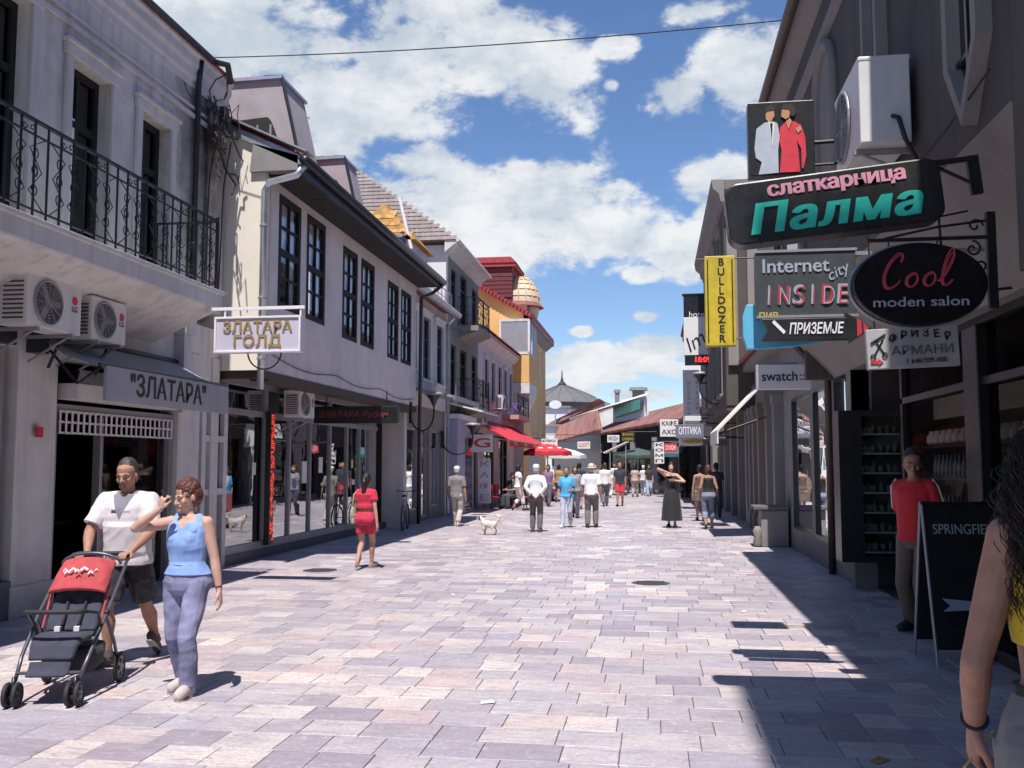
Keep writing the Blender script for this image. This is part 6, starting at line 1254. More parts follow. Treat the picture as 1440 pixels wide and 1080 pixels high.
def person(label,x,y,face,H=1.72,sex='m',top=('tshirt',None),bottom=('trousers',None),hair=('short',None),shoes=None,skin=None,
           feet=None,hands=None,elbow=None,palm=None,curl=(.35,.35),lean=(0,0),head=(0,0,0),vox=.02,belly=0,group=None,name='person',wr=.006,detail=False,zoff=0,hemz=None,build_=1.0,seat=None):
    t=loc_thing(name,label,'person',(x,y,zoff),face,group); skin=skin or SK; sd=zlib.crc32(label.encode())%97
    fem=sex=='f'; B=build_
    tilt=Matrix.Rotation(-lean[0],3,'X')@Matrix.Rotation(lean[1],3,'Y'); pv=Vector((0,0,.5*H))
    if seat: pv=Vector((0,0,seat)); 
    dz=(pv.z-.5*H)
    def TP(v): v=Vector(v)*H+Vector((0,0,dz)); return pv+tilt@(v-pv)
    def ringz(z,rx,ry,yo,inf=0,n=20):
        return [TP(((rx*B+inf)*math.cos(a),(ry*B+inf+(belly*.03 if (math.sin(a)>0 and .54<z<.68) else 0))*math.sin(a)+yo,z)) for a in [2*math.pi*i/n for i in range(n)]]
    tor=TORSO[sex]
    hipw=.052 if not fem else .055; shw=(.100 if not fem else .084)*B
    hipj=[TP((s*hipw,0,.505)) for s in (-1,1)]; sh=[TP((s*shw,-.004,.795)) for s in (-1,1)]
    feet=feet or [(-.05,0,0),(.05,0,0)]
    ank=[Vector((f[0]*H,f[1]*H,(f[2]+.045)*H)) for f in feet]
    footdir=[Matrix.Rotation((f[3] if len(f)>3 else (-.12 if i else .12)),3,'Z')@Matrix.Rotation(-(f[4] if len(f)>4 else 0),3,'X')@Vector((0,1,0)) for i,f in enumerate(feet)]
    knee=[]
    for i in (0,1):
        k,a=ik(hipj[i],ank[i],.245*H,.232*H,Vector(((-.08 if i==0 else .08),1,0)) if not seat else Vector((0,1,.6))); knee.append(k); ank[i]=a
    hands=hands or [(-.135,.02,.475),(.135,.02,.475)]; elbow=elbow or [(-.3,-1,0),(.3,-1,0)]
    wr_=[];el_=[]
    for i in (0,1):
        e,w_=ik(sh[i],Vector(hands[i])*H+Vector((0,0,dz)),.172*H,.150*H,Vector(elbow[i])); el_.append(e); wr_.append(w_)
    Rh=Matrix.Rotation(head[0],3,'Z')@Matrix.Rotation(head[1],3,'X')@Matrix.Rotation(head[2],3,'Y')
    nk0=TP((0,-.008,.815)); hc=TP((0,.008,.925))+Rh@Vector((0,.008*H,0))*0.5
    # ---- body
    b=MB(); b.rings([ringz(*r) for r in tor])
    for i in (0,1):
        s=-1 if i==0 else 1
        b.cap_tube([hipj[i],hipj[i].lerp(knee[i],.45),knee[i]+Vector((0,.004*H,0))],[.052*H*B,.044*H*B,.031*H],12)
        cf=(ank[i]-knee[i]).cross(Vector((1,0,0))).normalized()*(.010*H); cf=cf if cf.y<0 else -cf
        b.cap_tube([knee[i],knee[i].lerp(ank[i],.3)+cf,knee[i].lerp(ank[i],.65)+cf*.3,ank[i]],[.030*H,.0325*H*B,.024*H,.0185*H],12)
        fd=footdir[i]; up_=Vector((0,0,1)); heel=ank[i]-fd*.024*H-Vector((0,0,.025*H)); ball=ank[i]+fd*.075*H-Vector((0,0,.030*H)); toe=ank[i]+fd*.105*H-Vector((0,0,.034*H))
        b.cap_tube([heel,ank[i]-Vector((0,0,.012*H)),ball,toe],[.016*H,.021*H,.0165*H,.011*H],10)
        ar=B*(.95 if fem else 1.05)
        b.ell(sh[i],(.031*H*ar,.031*H*ar,.033*H*ar),12,8)
        b.cap_tube([sh[i],sh[i].lerp(el_[i],.4),el_[i]],[.030*H*ar,.0275*H*ar,.0215*H*ar],12); b.cap_tube([el_[i],el_[i].lerp(wr_[i],.3),wr_[i]],[.0215*H*ar,.0225*H*ar,.0145*H],12)
        dd=(wr_[i]-el_[i]).normalized(); pn=Vector(palm[i]) if palm and palm[i] else Vector((-s,.25,0))
        hd_=dd
        if palm and palm[i] and len(palm[i])>3: hd_=Vector(palm[i][3:6]); pn=Vector(palm[i][:3])
        n_=(pn-hd_.normalized()*pn.dot(hd_.normalized())); sv=hd_.cross(n_) 
        th=1 if sv.dot(Vector((0,1,0)))>=0 or abs(sv.y)<.2 and sv.z>0 else -1
        if palm and palm[i] and len(palm[i])>6: th=palm[i][6]
        hand(b,wr_[i],hd_,pn,H,curl[i],thumb=th)
        if fem and i==0:
            for q_ in (-1,1): b.ell(TP((q_*.036,.042,.725)),(.036*H,.032*H,.038*H),12,8)
        b.ell(hipj[i]+Vector((0,-.035*H,.01*H)),(.045*H*B,.038*H*B,.05*H),10,8)
    b.cap_tube([nk0-Vector((0,0,.03*H)),nk0.lerp(hc,.55)-Rh@Vector((0,.006*H,0)),hc-Rh@Vector((0,.012*H,.01*H))],[.036*H,.030*H if not fem else .0255*H,.031*H if not fem else .027*H],12)
    b.cap_tube([sh[0].lerp(nk0,.12)+Vector((0,0,.008*H)),nk0+Vector((0,-.01*H,.004*H)),sh[1].lerp(nk0,.12)+Vector((0,0,.008*H))],[.021*H,.032*H,.021*H],10)
    P,hw,hd,hh=head_mesh(b,hc,H,Rh,fem)
    me=remesh(b,vox,2 if vox<.012 else 1); bo=addmesh('body',me,t,skin)
    # ---- bottom garment
    kind,bm_=bottom[0],bottom[1]
    if kind in ('trousers','jeans','shorts','capri'):
        g_=MB(); inf=.007 if kind=='jeans' else .012; low=[r for r in tor if r[0]<=(.545 if top[0] in('tshirt','shirt') and not (hemz and hemz>.56) else .585)]; tp_=low[-1][0]>.55; low=[(z,rx+.001,ry+.001,yo) for z,rx,ry,yo in low]
        g_.rings([ringz(z,rx,ry,yo,inf) for z,rx,ry,yo in low]+([ringz(.60,tor[4][1]+.004,tor[4][2]+.004,0,inf*.6)] if tp_ else []))
        for i in (0,1):
            R0=.057*H*B
            g_.ell(hipj[i]+Vector((0,-.033*H,.008*H)),(.050*H*B,.044*H*B,.055*H),12,8)
            hk=hipj[i].lerp(knee[i],.5)
            if kind=='shorts':
                f=bottom[2] if len(bottom)>2 else .8; e_=hipj[i].lerp(knee[i],f); g_.tube([hipj[i]+Vector((0,0,.02*H)),hk,e_],[R0,.058*H*B,.056*H*B],14)
            else:
                f=.55 if kind=='capri' else .97; cf=knee[i].lerp(ank[i],.3); e_=knee[i].lerp(ank[i],f)
                rr_=(.060,.051,.043,.044,.038) if kind!='jeans' else (.057,.049,.039,.0405,.036)
                cv=(ank[i]-knee[i]).cross(Vector((1,0,0))).normalized()*(.007*H); cv=cv if cv.y<0 else -cv; g_.tube([hipj[i]+Vector((0,0,.02*H)),hk,knee[i]+Vector((0,.003*H,0)),cf+cv,e_],[q*H*B+max(0,vox-.009)*.35 for q in rr_],14)
        me=remesh(g_,vox,1); 
        if wr: wrinkle(me,wr,8,sd,1.0)
        addmesh({'trousers':'trousers','jeans':'jeans','shorts':'shorts','capri':'trousers'}[kind],me,t,bm_)
        if top[0] in('tank','tube','none') and vox<.012:
            z=.598; q=MB(); q.rings([ringz(z-.012,tor[4][1]+.004,tor[4][2]+.004,0,inf*.6+.004),ringz(z+.004,tor[4][1]+.004,tor[4][2]+.004,0,inf*.6+.004)]); q.build('belt',cloth('belt',(.02,.015,.012)),t,smooth=False)
    elif kind=='skirt':
        l_=bottom[2] if len(bottom)>2 else .3; g_=MB(); rs_=[ringz(.60,tor[4][1],tor[4][2],0,.006),ringz(.54,.1,.07,0,.012),ringz(.48,.105,.08,0,.016)]
        n_=6
        for k in range(1,n_+1):
            z=.48-(.48-l_)*k/n_; rs_.append([Vector((( .112+.035*k/n_*(.5 if l_>.35 else 1)+.016)*math.cos(a)*H*(1+.05*math.sin(6*a)*k/n_),((.098+.06*k/n_)*math.sin(a))*H*(1+.05*math.sin(5*a)*k/n_),z*H)) for a in [2*math.pi*i/20 for i in range(20)]])
        g_.rings(rs_); me=remesh(g_,vox,1); 
        if wr: wrinkle(me,wr,7,sd,.3)
        addmesh('skirt',me,t,bm_)
    # ---- top garment
    kind,tm=top[0],top[1]
    if kind!='none':
        hz=hemz or (.50 if kind in('tshirt','shirt') else .575); inf={'tshirt':.013,'shirt':.012,'tank':.007,'tube':.006,'dress':.008}[kind]
        rows=[]; zs=[r[0] for r in tor]
        zmax={'tube':.755,'tank':.800,'dress':.79}.get(kind,.828); N_=16
        for k in range(N_+1):
            z=hz+(zmax-hz)*k/N_
            for j in range(len(tor)-1):
                if tor[j][0]<=z<=tor[j+1][0]: f=(z-tor[j][0])/(tor[j+1][0]-tor[j][0]); r=[tor[j][q]+(tor[j+1][q]-tor[j][q])*f for q in range(4)]; break
            rx,ry=r[1],r[2]
            if kind in('tshirt','shirt') : rx=max(rx,.092 if not fem else .082) if z<.78 else rx; ry=max(ry,.064) if z<.78 else ry
            fl=inf+(.006 if (z-hz)<.04 and kind=='tshirt' else .008*max(0,1-(z-hz)/.06) if kind=='tank' else 0)
            rows.append(ringz(z,rx,ry,r[3],fl))
        g_=MB(); g_.rings(rows)
        if fem:
            for q_ in (-1,1): g_.ell(TP((q_*.034,.041,.722)),(.044*H,.039*H,.046*H),12,8)
        if kind in('tshirt','shirt'):
            f=top[2] if len(top)>2 else .62
            g_.cap_tube([sh[0].lerp(nk0,.1)+Vector((0,0,.010*H)),nk0+Vector((0,-.012*H,.000*H)),sh[1].lerp(nk0,.1)+Vector((0,0,.010*H))],[.030*H,.036*H,.030*H],12)
            for i in (0,1):
                ar=B
                g_.ell(sh[i],(.040*H*ar,.040*H*ar,.041*H*ar),12,8)
                if f<=1: g_.tube([sh[i],sh[i].lerp(el_[i],f*.5),sh[i].lerp(el_[i],f)],[.040*H*ar,.041*H*ar,.042*H*ar],14)
                else: g_.tube([sh[i],sh[i].lerp(el_[i],.5),el_[i],el_[i].lerp(wr_[i],.5),el_[i].lerp(wr_[i],f-1)],[.039*H,.037*H,.032*H,.030*H,.026*H],14)
        if kind=='tank':
            for i in (0,1): g_.cap_tube([TP(((-1,1)[i]*.05,.04,.76)),TP(((-1,1)[i]*.056,0,.822)),TP(((-1,1)[i]*.05,-.045,.77))],[.024*H,.021*H,.024*H],10)
        me=remesh(g_,vox,1)
        if wr: wrinkle(me,wr*(1.0 if kind!='tube' else .4),8,sd)
        mats=[tm] if not isinstance(tm,(list,tuple)) else list(tm)
        o=addmesh({'tshirt':'t_shirt','shirt':'shirt','tank':'sleeveless_top','tube':'tube_top','dress':'dress_bodice'}[kind],me,t,mats)
        fn=top[3] if len(top)>3 else None
        if fn:
            for p in me.polygons: p.material_index=fn(p.center/H)
    # ---- shoes
    if shoes is not None:
        for i in (0,1):
            fd=footdir[i]; sd_=Vector((fd.y,-fd.x,0)); s_=MB(); A=ank[i]; rs_=[]
            for d_,w_,h_,lo in ((-.045,.010,.020,.036),(-.036,.021,.034,.042),(-.01,.0235,.042,.043),(.02,.022,.034,.043),(.05,.026,.022,.043),(.08,.028,.015,.043),(.105,.023,.010,.042),(.118,.010,.006,.040)):
                c_=A+fd*d_*H; rs_.append([c_+sd_*(w_*H*math.cos(a))+Vector((0,0,1))*H*((-lo+ (h_+lo)*.5)+((h_+lo)*.5-.002)*math.sin(a)*(1 if math.sin(a)>0 else .98)-(.02 if h_>.03 else 0)) for a in [2*math.pi*k/14 for k in range(14)]])
            s_.rings(rs_); s_.build('shoe',shoes,t,smooth=True)
            if vox<.012: q=MB(); q.rings([[A+fd*d_*H+sd_*w_*H*c2+Vector((0,0,-.0445*H+zz)) for d_,w_,c2 in ((-.045,.012,1),(-.02,.024,1),(.05,.028,1),(.1,.024,1),(.118,.008,1),(.118,.008,-1),(.1,.024,-1),(.05,.028,-1),(-.02,.024,-1),(-.045,.012,-1))] for zz in (0,.012)]); q.build('sole',cloth('sole',(.35,.33,.32)),t)
    # ---- hair or hat
    hk,hm=hair; h_=MB()
    if hk in('short','cropped','bob','long','pony','tousled'):
        k=1.0 if hk!='cropped' else .965; inf=1.10*k
        ff=-.016 if hk in('short','cropped') else -.010
        h_.ell(hc+Rh@Vector((0,ff*H,.024*H)),(hw*1.10*k,hd*(.98 if ff<-.012 else 1.03)*k,hh*.49*k),20,14,M=Rh)
        if hk in('bob','long','pony','tousled'): h_.ell(hc+Rh@Vector((0,-.024*H,-.002*H)),(hw*1.17,hd*.86,hh*.47),18,12,M=Rh)
        else: h_.ell(hc+Rh@Vector((0,-.028*H,-.004*H)),(hw*1.10*k,hd*.72*k,hh*.40),16,10,M=Rh)
        if hk=='bob': 
            for s in (-1,1): h_.ell(hc+Rh@Vector((s*hw*.85,-.008*H,-.02*H)),(.018*H,.035*H,.045*H),10,8,M=Rh)
        if hk=='long': h_.cap_tube([P(0,-.7,.6),P(0,-1.15,.1),P(0,-1.2,-.55),P(0,-1.1,-1.0)],[.05*H,.052*H,.045*H,.028*H],12)
        if hk=='pony': h_.cap_tube([P(0,-1.0,.75),P(0,-1.35,.4),P(0,-1.3,-.4),P(0,-1.2,-.9)],[.022*H,.028*H,.024*H,.010*H],10)
        me=remesh(h_,max(vox*.8,.006),1); 
        if vox<.013: wrinkle(me,.004 if hk!='tousled' else .009,45 if hk!='tousled' else 34,sd,.35 if hk!='tousled' else .8)
        addmesh('hair',me,t,hm)
    elif hk in('cap','hat'):
        q=MB(); q.ell(hc+Rh@Vector((0,-.03*H,-.01*H)),(hw*1.02,hd*.62,hh*.34),14,8,M=Rh); q.build('hair',hairmat('greywhite',(.4,.39,.38)),t,smooth=True)
        q=MB(); rs_=[]
        for r_,z in ((1.10,.60),(1.13,.70),(1.12,.85),(1.0,1.0),(.7,1.09),(.2,1.12)): rs_.append([P(r_*math.cos(a),r_*1.0*math.sin(a)-.05,z) for a in [2*math.pi*i/20 for i in range(20)]])
        q.rings(rs_)
        q.build('cap_crown' if hk=='cap' else 'hat_crown',hm,t,smooth=True); q=MB()
        if hk=='hat': q.rings([[P(r_*math.cos(a),r_*math.sin(a),z) for a in [2*math.pi*i/20 for i in range(20)]] for r_,z in ((1.1,.63),(1.75,.55),(1.76,.58),(1.1,.66))]) 
        else: q.rings([[P(.8*math.cos(a)*rr_,.7+ .9*math.sin(a)*rr_,.60-.05*rr_+dz_) for a in [math.pi*i/12 for i in range(13)]] for rr_,dz_ in ((.2,0),(1,0),(1,.03),(.2,.03))])
        q.build('brim',hm,t,smooth=False)
    if detail:   # face features
        for s in (-1,1):
            q=MB(); q.ell(P(s*.40,.80,.465),(.0125*H*.62,.0085*H*.62,.0055*H),10,8,M=Rh); e_=q.build('eye',cloth('eyewhite',(.55,.52,.50)),t,smooth=True)
            q=MB(); q.ell(P(s*.40,.885,.465),(.0034*H,.003*H,.0036*H),8,6,M=Rh); q.build('iris',cloth('iris',(.02,.012,.008)),e_,smooth=True)
            q=MB(); q.cap_tube([P(s*.18,.99,.545),P(s*.42,.955,.575),P(s*.66,.80,.55)],[.0024*H,.003*H,.0016*H],6); q.build('eyebrow',hm,t)
            q=MB(); q.cap_tube([P(s*.22,.90,.485),P(s*.40,.93,.50),P(s*.58,.80,.482)],[.0018*H,.0022*H,.0016*H],6); q.build('eyelid',skin,t)
        q=MB(); q.cap_tube([P(-.26,.95,.185),P(0,1.065,.187),P(.26,.95,.185)],[.002*H,.0034*H,.002*H],6); q.build('lips',cloth('lips',(.30,.11,.10)),t,smooth=True)
    return t,dict(P=P,hc=hc,sh=sh,el=el_,wr=wr_,ank=ank,knee=knee,hip=hipj,TP=TP,Rh=Rh,ringz=ringz)
# ---- the couple with the pushchair
def vneck(c):
    if c.y>.0 and c.z>.70 and abs(c.x)<(c.z-.70)*.42: return 1
    if c.y>.03 and .735<c.z<.752 and -.0<c.x<.045: return 2
    if c.y>.03 and .738<c.z<.749 and -.05<c.x<-.005: return 3
    return 0
tee=cloth('white_tee',(.60,.55,.58),.06); 
man,J=person('man in a white V-neck t-shirt and black shorts pushing the red pushchair',-4.50,7.8,R(180+3),H=1.74,top=('tshirt',[tee,cloth('grey_v',(.20,.19,.24)),cloth('navy_print',(.04,.05,.14)),cloth('grey_print',(.32,.28,.32))],.78,vneck),
  bottom=('shorts',cloth('black_shorts',(.018,.018,.025)),.86),hair=('cropped',hairmat('dark',(.045,.03,.025))),shoes=cloth('brown_shoe',(.05,.03,.025)),skin=SKT,
  feet=[(-.065,-.20,.03,.1,-.55),(.05,.07,0)],hands=[(-.105,.195,.553),(.105,.195,.553)],elbow=[(-1,-.6,-.3),(1,-.6,-.3)],palm=[(0,.15,-1,0,1,.05,1),(0,.15,-1,0,1,.05,-1)],curl=(.75,.75),lean=(.06,0),head=(.05,-.16,.03),vox=.0058,belly=.6,wr=.008,detail=True,hemz=.485,build_=1.13)
q=MB(); P=J['P']; q.cap_tube([P(-.3,1.02,.10),P(-.33,.99,.2),P(-.28,1.03,.245),P(0,1.1,.255),P(.28,1.03,.245),P(.33,.99,.2),P(.3,1.02,.10),P(0,1.06,.05),P(-.3,1.02,.10)],.0045,5); q.build('beard',hairmat('dark2',(.07,.045,.04)),man)
for i in (0,1): q=MB(); A=J['ank'][i]; q.tube([A+Vector((0,0,.0)),A+(J['knee'][i]-A)*.16],[.042,.041],12); q.build('sock',cloth('sock',(.12,.11,.13)),man)
def notch(c): return 1 if (c.y>.02 and c.z>.775 and abs(c.x)<.012+(c.z-.775)*.2) else 0
wom,J=person('woman with short red hair, blue sleeveless top and jeans, hand at her mouth',-3.47,6.85,R(180-4),H=1.58,sex='f',top=('tank',[cloth('blue_top',(.22,.34,.66),.1,12),SKP],0,notch),
  bottom=('jeans',mat('jeans_faded',(.21,.21,.34),.9,.5,5,.3,260,co='obj')),hair=('tousled',hairmat('auburn',(.10,.028,.018))),shoes=cloth('pale_shoe',(.50,.42,.40)),skin=SKP,
  feet=[(-.05,.05,0),(.045,-.08,.0,-.1,0)],hands=[(-.165,-.01,.47),(.075,.125,.865)],elbow=[(-.4,-1,0),(1,.35,-.6)],palm=[None,(-.5,-.8,.2,-.35,.1,.95,-1)],curl=(.4,1.0),lean=(.0,0),head=(-.55,-.20,0),vox=.0056,wr=.0065,detail=True,hemz=.555,build_=1.1)
w0=J['wr'][0]; d0=(J['wr'][0]-J['el'][0]).normalized(); q=MB(); a_=d0.orthogonal().normalized(); b_=d0.cross(a_); c0=w0-d0*.03
q.tube([c0+(a_*math.cos(t_)+b_*math.sin(t_))*.026 for t_ in [2*math.pi*i/16 for i in range(16)]],.004,6,closed=True); q.build('wristband',cloth('belt',(0,0,0)),wom)
q=MB(); q.box(-.012,.012,0,.008,-.014,.014); 
hw_=J['wr'][1]+Vector((-.03,.0,.09)); q=MB(); q.obox(hw_+Vector((-.01,.005,.01)),(.012,.008,.05),Matrix.Rotation(.4,3,'Y')); q.build('phone',M['dark_paint'],wom)
# pushchair
ST=loc_thing('pushchair','red and navy pushchair with dark wheels pushed by the man in the white t-shirt','pushchair',(-4.35,6.74,0),R(180+13))
navy=cloth('navy_seat',(.035,.035,.06),.25,12); redc=cloth('red_canopy',(.40,.05,.06),.25,10); fr=mat('frame_grey',(.11,.11,.14),.35,.1,6,metal=.5)
def wheel(x,y,r,wd):
    q=MB(); q.tube([(x,y+(r-.018)*math.cos(a),r+(r-.018)*math.sin(a)) for a in [2*math.pi*i/26 for i in range(26)]],.018,8,closed=True); w_=q.build('wheel',M['rubber'],ST,smooth=True)
    q=MB(); q.lathe([(.022,-wd/2),(r*.72,-wd*.32),(r*.76,-wd*.3),(r*.76,wd*.3),(r*.72,wd*.32),(.022,wd/2)],(x,y,r),20,M=Matrix.Rotation(R(90),3,'Y'))
    q.build('hub',fr,w_)
    for k in range(5):
        a=2*math.pi*k/5; 
        for s in (-1,1): q=MB(); q.lathe([(r*.17,-.002),(r*.17,.002)],(x+s*wd*.43,y+r*.45*math.cos(a),r+r*.45*math.sin(a)),10,M=Matrix.Rotation(R(90),3,'Y')); q.build('spoke_hole',M['rubber'],w_)
for s in (-1,1):
    for e in (-.032,.032): wheel(s*.21+e,.42,.088,.03)
    wheel(s*.27,-.36,.115,.036)
    q=MB(); q.tube([(s*.23,-.60,.92),(s*.245,-.42,.81),(s*.25,-.10,.58),(s*.235,.22,.32),(s*.215,.37,.17)],.014,10); q.build('side_tube',fr,ST,smooth=True)
    q=MB(); q.tube([(s*.25,-.06,.56),(s*.26,-.24,.34),(s*.262,-.36,.13)],.013,10); q.build('rear_leg',fr,ST,smooth=True)
    q=MB(); q.tube([(s*.21,.37,.19),(s*.21,.40,.20),(s*.21,.42,.09)],.016,8); q.tube([(s*.21-.05,.42,.088),(s*.21+.05,.42,.088)],.009,8); q.build('front_fork',M['dark_paint'],ST,smooth=True)
    q=MB(); q.ell((s*.252,-.09,.57),(.022,.03,.03),10,8); q.build('joint',M['dark_paint'],ST,smooth=True)
    q=MB(); q.tube([(s*.2,.05,.42),(s*.24,.02,.52),(s*.25,.1,.60),(s*.22,.26,.635)],.012,8); q.build('bumper_arm',M['dark_paint'],ST,smooth=True)
q=MB(); q.tube([(-.23,-.60,.92),(-.215,-.655,.955),(-.17,-.675,.965),(.17,-.675,.965),(.215,-.655,.955),(.23,-.60,.92)],.019,10); q.build('handle',M['rubber'],ST,smooth=True)
q=MB(); q.tube([(-.22,.26,.635),(-.17,.32,.64),(.17,.32,.64),(.22,.26,.635)],.017,10); q.build('bumper_bar',M['rubber'],ST,smooth=True)
q=MB(); q.tube([(-.262,-.36,.12),(.262,-.36,.12)],.009,8); q.tube([(-.22,.34,.22),(.22,.34,.22)],.012,8); q.tube([(-.24,.05,.40),(.24,.05,.40)],.01,8); q.build('cross_bar',fr,ST)
def soft(name,pts,th,mt,lab=None,v=.012):
    q=MB(); q.rings([[Vector((x*w,y,z))+Vector((0,ny,nz))*k*th for x,k in ((-1,-.2),(-.9,.9),(-.4,.7),(0,.6),(.4,.7),(.9,.9),(1,-.2),(.9,-1),(0,-1),(-.9,-1))] for (w,y,z,ny,nz) in pts]); me=remesh(q,v,3); wrinkle(me,.004,14,3); return addmesh(name,me,ST,mt,lab)
soft('backrest',[(.19,-.06,.44,.75,.6),(.195,-.14,.55,.75,.6),(.19,-.24,.68,.75,.6),(.18,-.33,.79,.75,.6)],.03,navy)
soft('seat',[(.18,-.1,.42,.1,1),(.19,.05,.43,.1,1),(.185,.20,.43,.2,1),(.17,.26,.39,.8,.6),(.16,.31,.30,1,.2)],.028,navy)
soft('footrest',[(.15,.31,.29,1,.2),(.15,.36,.22,.8,.6),(.14,.42,.21,.1,1)],.014,navy)
# folded canopy: red hood over the top of the backrest
q=MB(); rs_=[]
for k in range(9):
    u=k/8; y=-.17-.28*u; z=.71+.21*u; bulge=.06+.05*math.sin(math.pi*u)
    rs_.append([Vector((.215*math.cos(a)*(1-.06*u),y+bulge*math.sin(a)*.9*.7+.02,z+bulge*math.sin(a)*.75)) for a in [math.pi*i/14 for i in range(15)]]+[Vector((.205*math.cos(a)*(1-.06*u),y+bulge*math.sin(a)*.6*.7,z+bulge*math.sin(a)*.6-.015)) for a in [math.pi-math.pi*i/14 for i in range(15)]])
q.rings(rs_); me=remesh(q,.008,3); wrinkle(me,.004,12,7); addmesh('hood',me,ST,redc)
for (x,u,s) in ((-.09,.35,.035),(-.04,.42,.05),(.0,.33,.03),(.04,.40,.045),(.085,.36,.035),(.11,.45,.025),(-.12,.46,.02)):
    q=MB(); y=-.17-.28*u; z=.71+.21*u; q.cap_tube([(x-s*.4,y+.118-abs(x)*.25,z+.098-abs(x)*.22),(x,y+.112-abs(x)*.25,z+.112-abs(x)*.22),(x+s*.4,y+.125-abs(x)*.25,z+.094-abs(x)*.22)],s*.22,6); q.build('white_print',cloth('print_white',(.7,.68,.7)),ST)
q=MB(); q.tube([Vector((.225*math.cos(a),-.46+.02*math.sin(a),.90+.09*math.sin(a))) for a in [math.pi*i/14 for i in range(15)]],.012,8); q.build('hood_rim',fr,ST,smooth=True)
for s in (-1,1): q=MB(); q.tube([(s*.205,-.05,.47),(s*.21,-.2,.68),(s*.2,-.3,.80)],.009,6); q.build('red_piping',redc,ST); q=MB(); q.box(s*.07-.02,s*.07+.02,.0,.03,.455,.49); q.build('harness_buckle',cloth('print_white',(0,0,0)),ST); q=MB(); q.box(s*.07-.014,s*.07+.014,-.075-.18,-.05,.50,.51) if False else q.tube([(s*.06,-.03,.49),(s*.06,-.10,.56),(s*.07,-.19,.67)],.011,5); q.build('harness_strap',M['rubber'],ST)
q=MB(); q.rings([[Vector((.22*w*math.cos(a),-.12+.24*d*math.sin(a),z)) for a in [2*math.pi*i/20 for i in range(20)]] for w,d,z in ((.7,.7,.14),(.92,.92,.18),(1.0,1.0,.26),(1.02,1.05,.33))]); q.build('basket',cloth('basket',(.02,.02,.026)),ST,smooth=True)
# ---- walkers in the street
for (x,y,w,a,lb) in ((-1.2,6.9,.05,.4,'tiny white scrap of paper on the paving nearest the camera'),(1.0,11.5,.04,1.2,'tiny scrap of paper in the sun by the sign shadows'),(1.25,5.9,.06,.8,'small brown dry leaf on the shaded paving at the lower right'),(-2.6,12.4,.04,2.0,'tiny scrap of paper beyond the couple')):
    q=MB(); q.slab([(-w,-w*.5,.006),(w,-w*.6,.010),(w*.9,w*.5,.016),(-w*.8,w*.5,.008)],.002); o=q.build('litter',M['white_wall'] if 'leaf' not in lb else M['roof_ochre'],loc=(0,0,0)); o.location=(x,y,0); o.rotation_euler=(0,0,a); tag(o,lb,'litter','litter on the paving')
def at(px_,py_): c=px(px_,py_,Z=0); return c.x,c.y
x,y=at(513,800)
red1=cloth('red_top',(.50,.02,.055)); red2=cloth('red_skirt',(.48,.025,.07))
w2,J=person('woman with a black ponytail in red top and red shorts walking away on the left',x,y,R(-6),H=1.54,sex='f',top=('tshirt',red1,.5),bottom=('shorts',red2,.55),hair=('pony',hairmat('black',(.01,.009,.01))),shoes=cloth('sandals',(.30,.2,.16)),skin=SK,
  feet=[(-.035,-.12,.045,.05,-.7),(.035,.10,0)],hands=[(-.13,.07,.50),(.15,-.04,.47)],lean=(.03,0),vox=.010,wr=.004,hemz=.63)
q=MB(); q.rings([[Vector((-.20+w*.05*math.cos(a),.02+w*.11*math.sin(a),z)) for a in [2*math.pi*i/14 for i in range(14)]] for w,z in ((.3,.72),(.9,.74),(1,.85),(.8,.98),(.5,1.05))]); q.tube([(-.2,.08,1.03),(-.16,.08,1.28),(-.12,0,1.27),(-.18,-.06,1.2),(-.2,-.06,1.03)],.012,5); bg_=q.build('shoulder_bag',mat('bag_pattern',(.42,.36,.28),.8,.7,22),None,loc=(x,y,0)); tag(bg_,'small patterned shoulder bag on the left side of the woman in red','bag')
for v in bg_.data.vertices: v.co+=Vector((x,y,0))
pl=[]
def P_(label,fx,fy,**k):
    x,y=at(fx,fy); k.setdefault('vox',.0125 if y<30 else .018 if y<42 else .024); k.setdefault('wr',.005 if y<42 else 0); k.setdefault('shoes',M['rubber'])
    r=person(label,x,y,R(k.pop('rot',0)),**k); return r
WK=[(-.05,-.10,.03,.1,-.5),(.05,.12,0)]; WK2=[(-.045,.12,0),(.045,-.10,.03,0,-.5)]
P_('old man in white cap, grey shirt and beige trousers near the left shopfronts',642,740,H=1.63,top=('shirt',cloth('grey_shirt',(.20,.18,.18)),.8),bottom=('trousers',cloth('beige_tr',(.46,.40,.36))),hair=('cap',cloth('capwhite',(.7,.68,.66))),skin=SKT,feet=WK2,hands=[(-.15,.05,.50),(.16,-.02,.47)],shoes=cloth('pale_shoe',(0,0,0)),build_=1.05,belly=.3)
P_('person in white shirt and white cropped trousers walking beside the red cafe awning',729,718,rot=-60,H=1.66,sex='f',top=('tshirt',cloth('white1',(.72,.70,.70)),.5),bottom=('capri',cloth('white2',(.70,.66,.66))),hair=('bob',hairmat('black',(0,0,0))),feet=WK,skin=SKT)
P_('old man in white cap and white long-sleeved shirt with grey trousers, hands behind his back',754,748,H=1.68,top=('shirt',cloth('white3',(.70,.69,.74)),1.9),bottom=('trousers',cloth('brown_tr',(.115,.10,.10))),hair=('cap',cloth('capwhite',(0,0,0))),skin=SKT,hands=[(-.05,-.10,.55),(.06,-.115,.55)],elbow=[(-1,-.6,0),(1,-.6,0)],feet=[(-.055,.03,0),(.055,-.04,0)],shoes=cloth('brown_shoe2',(.12,.06,.04)))
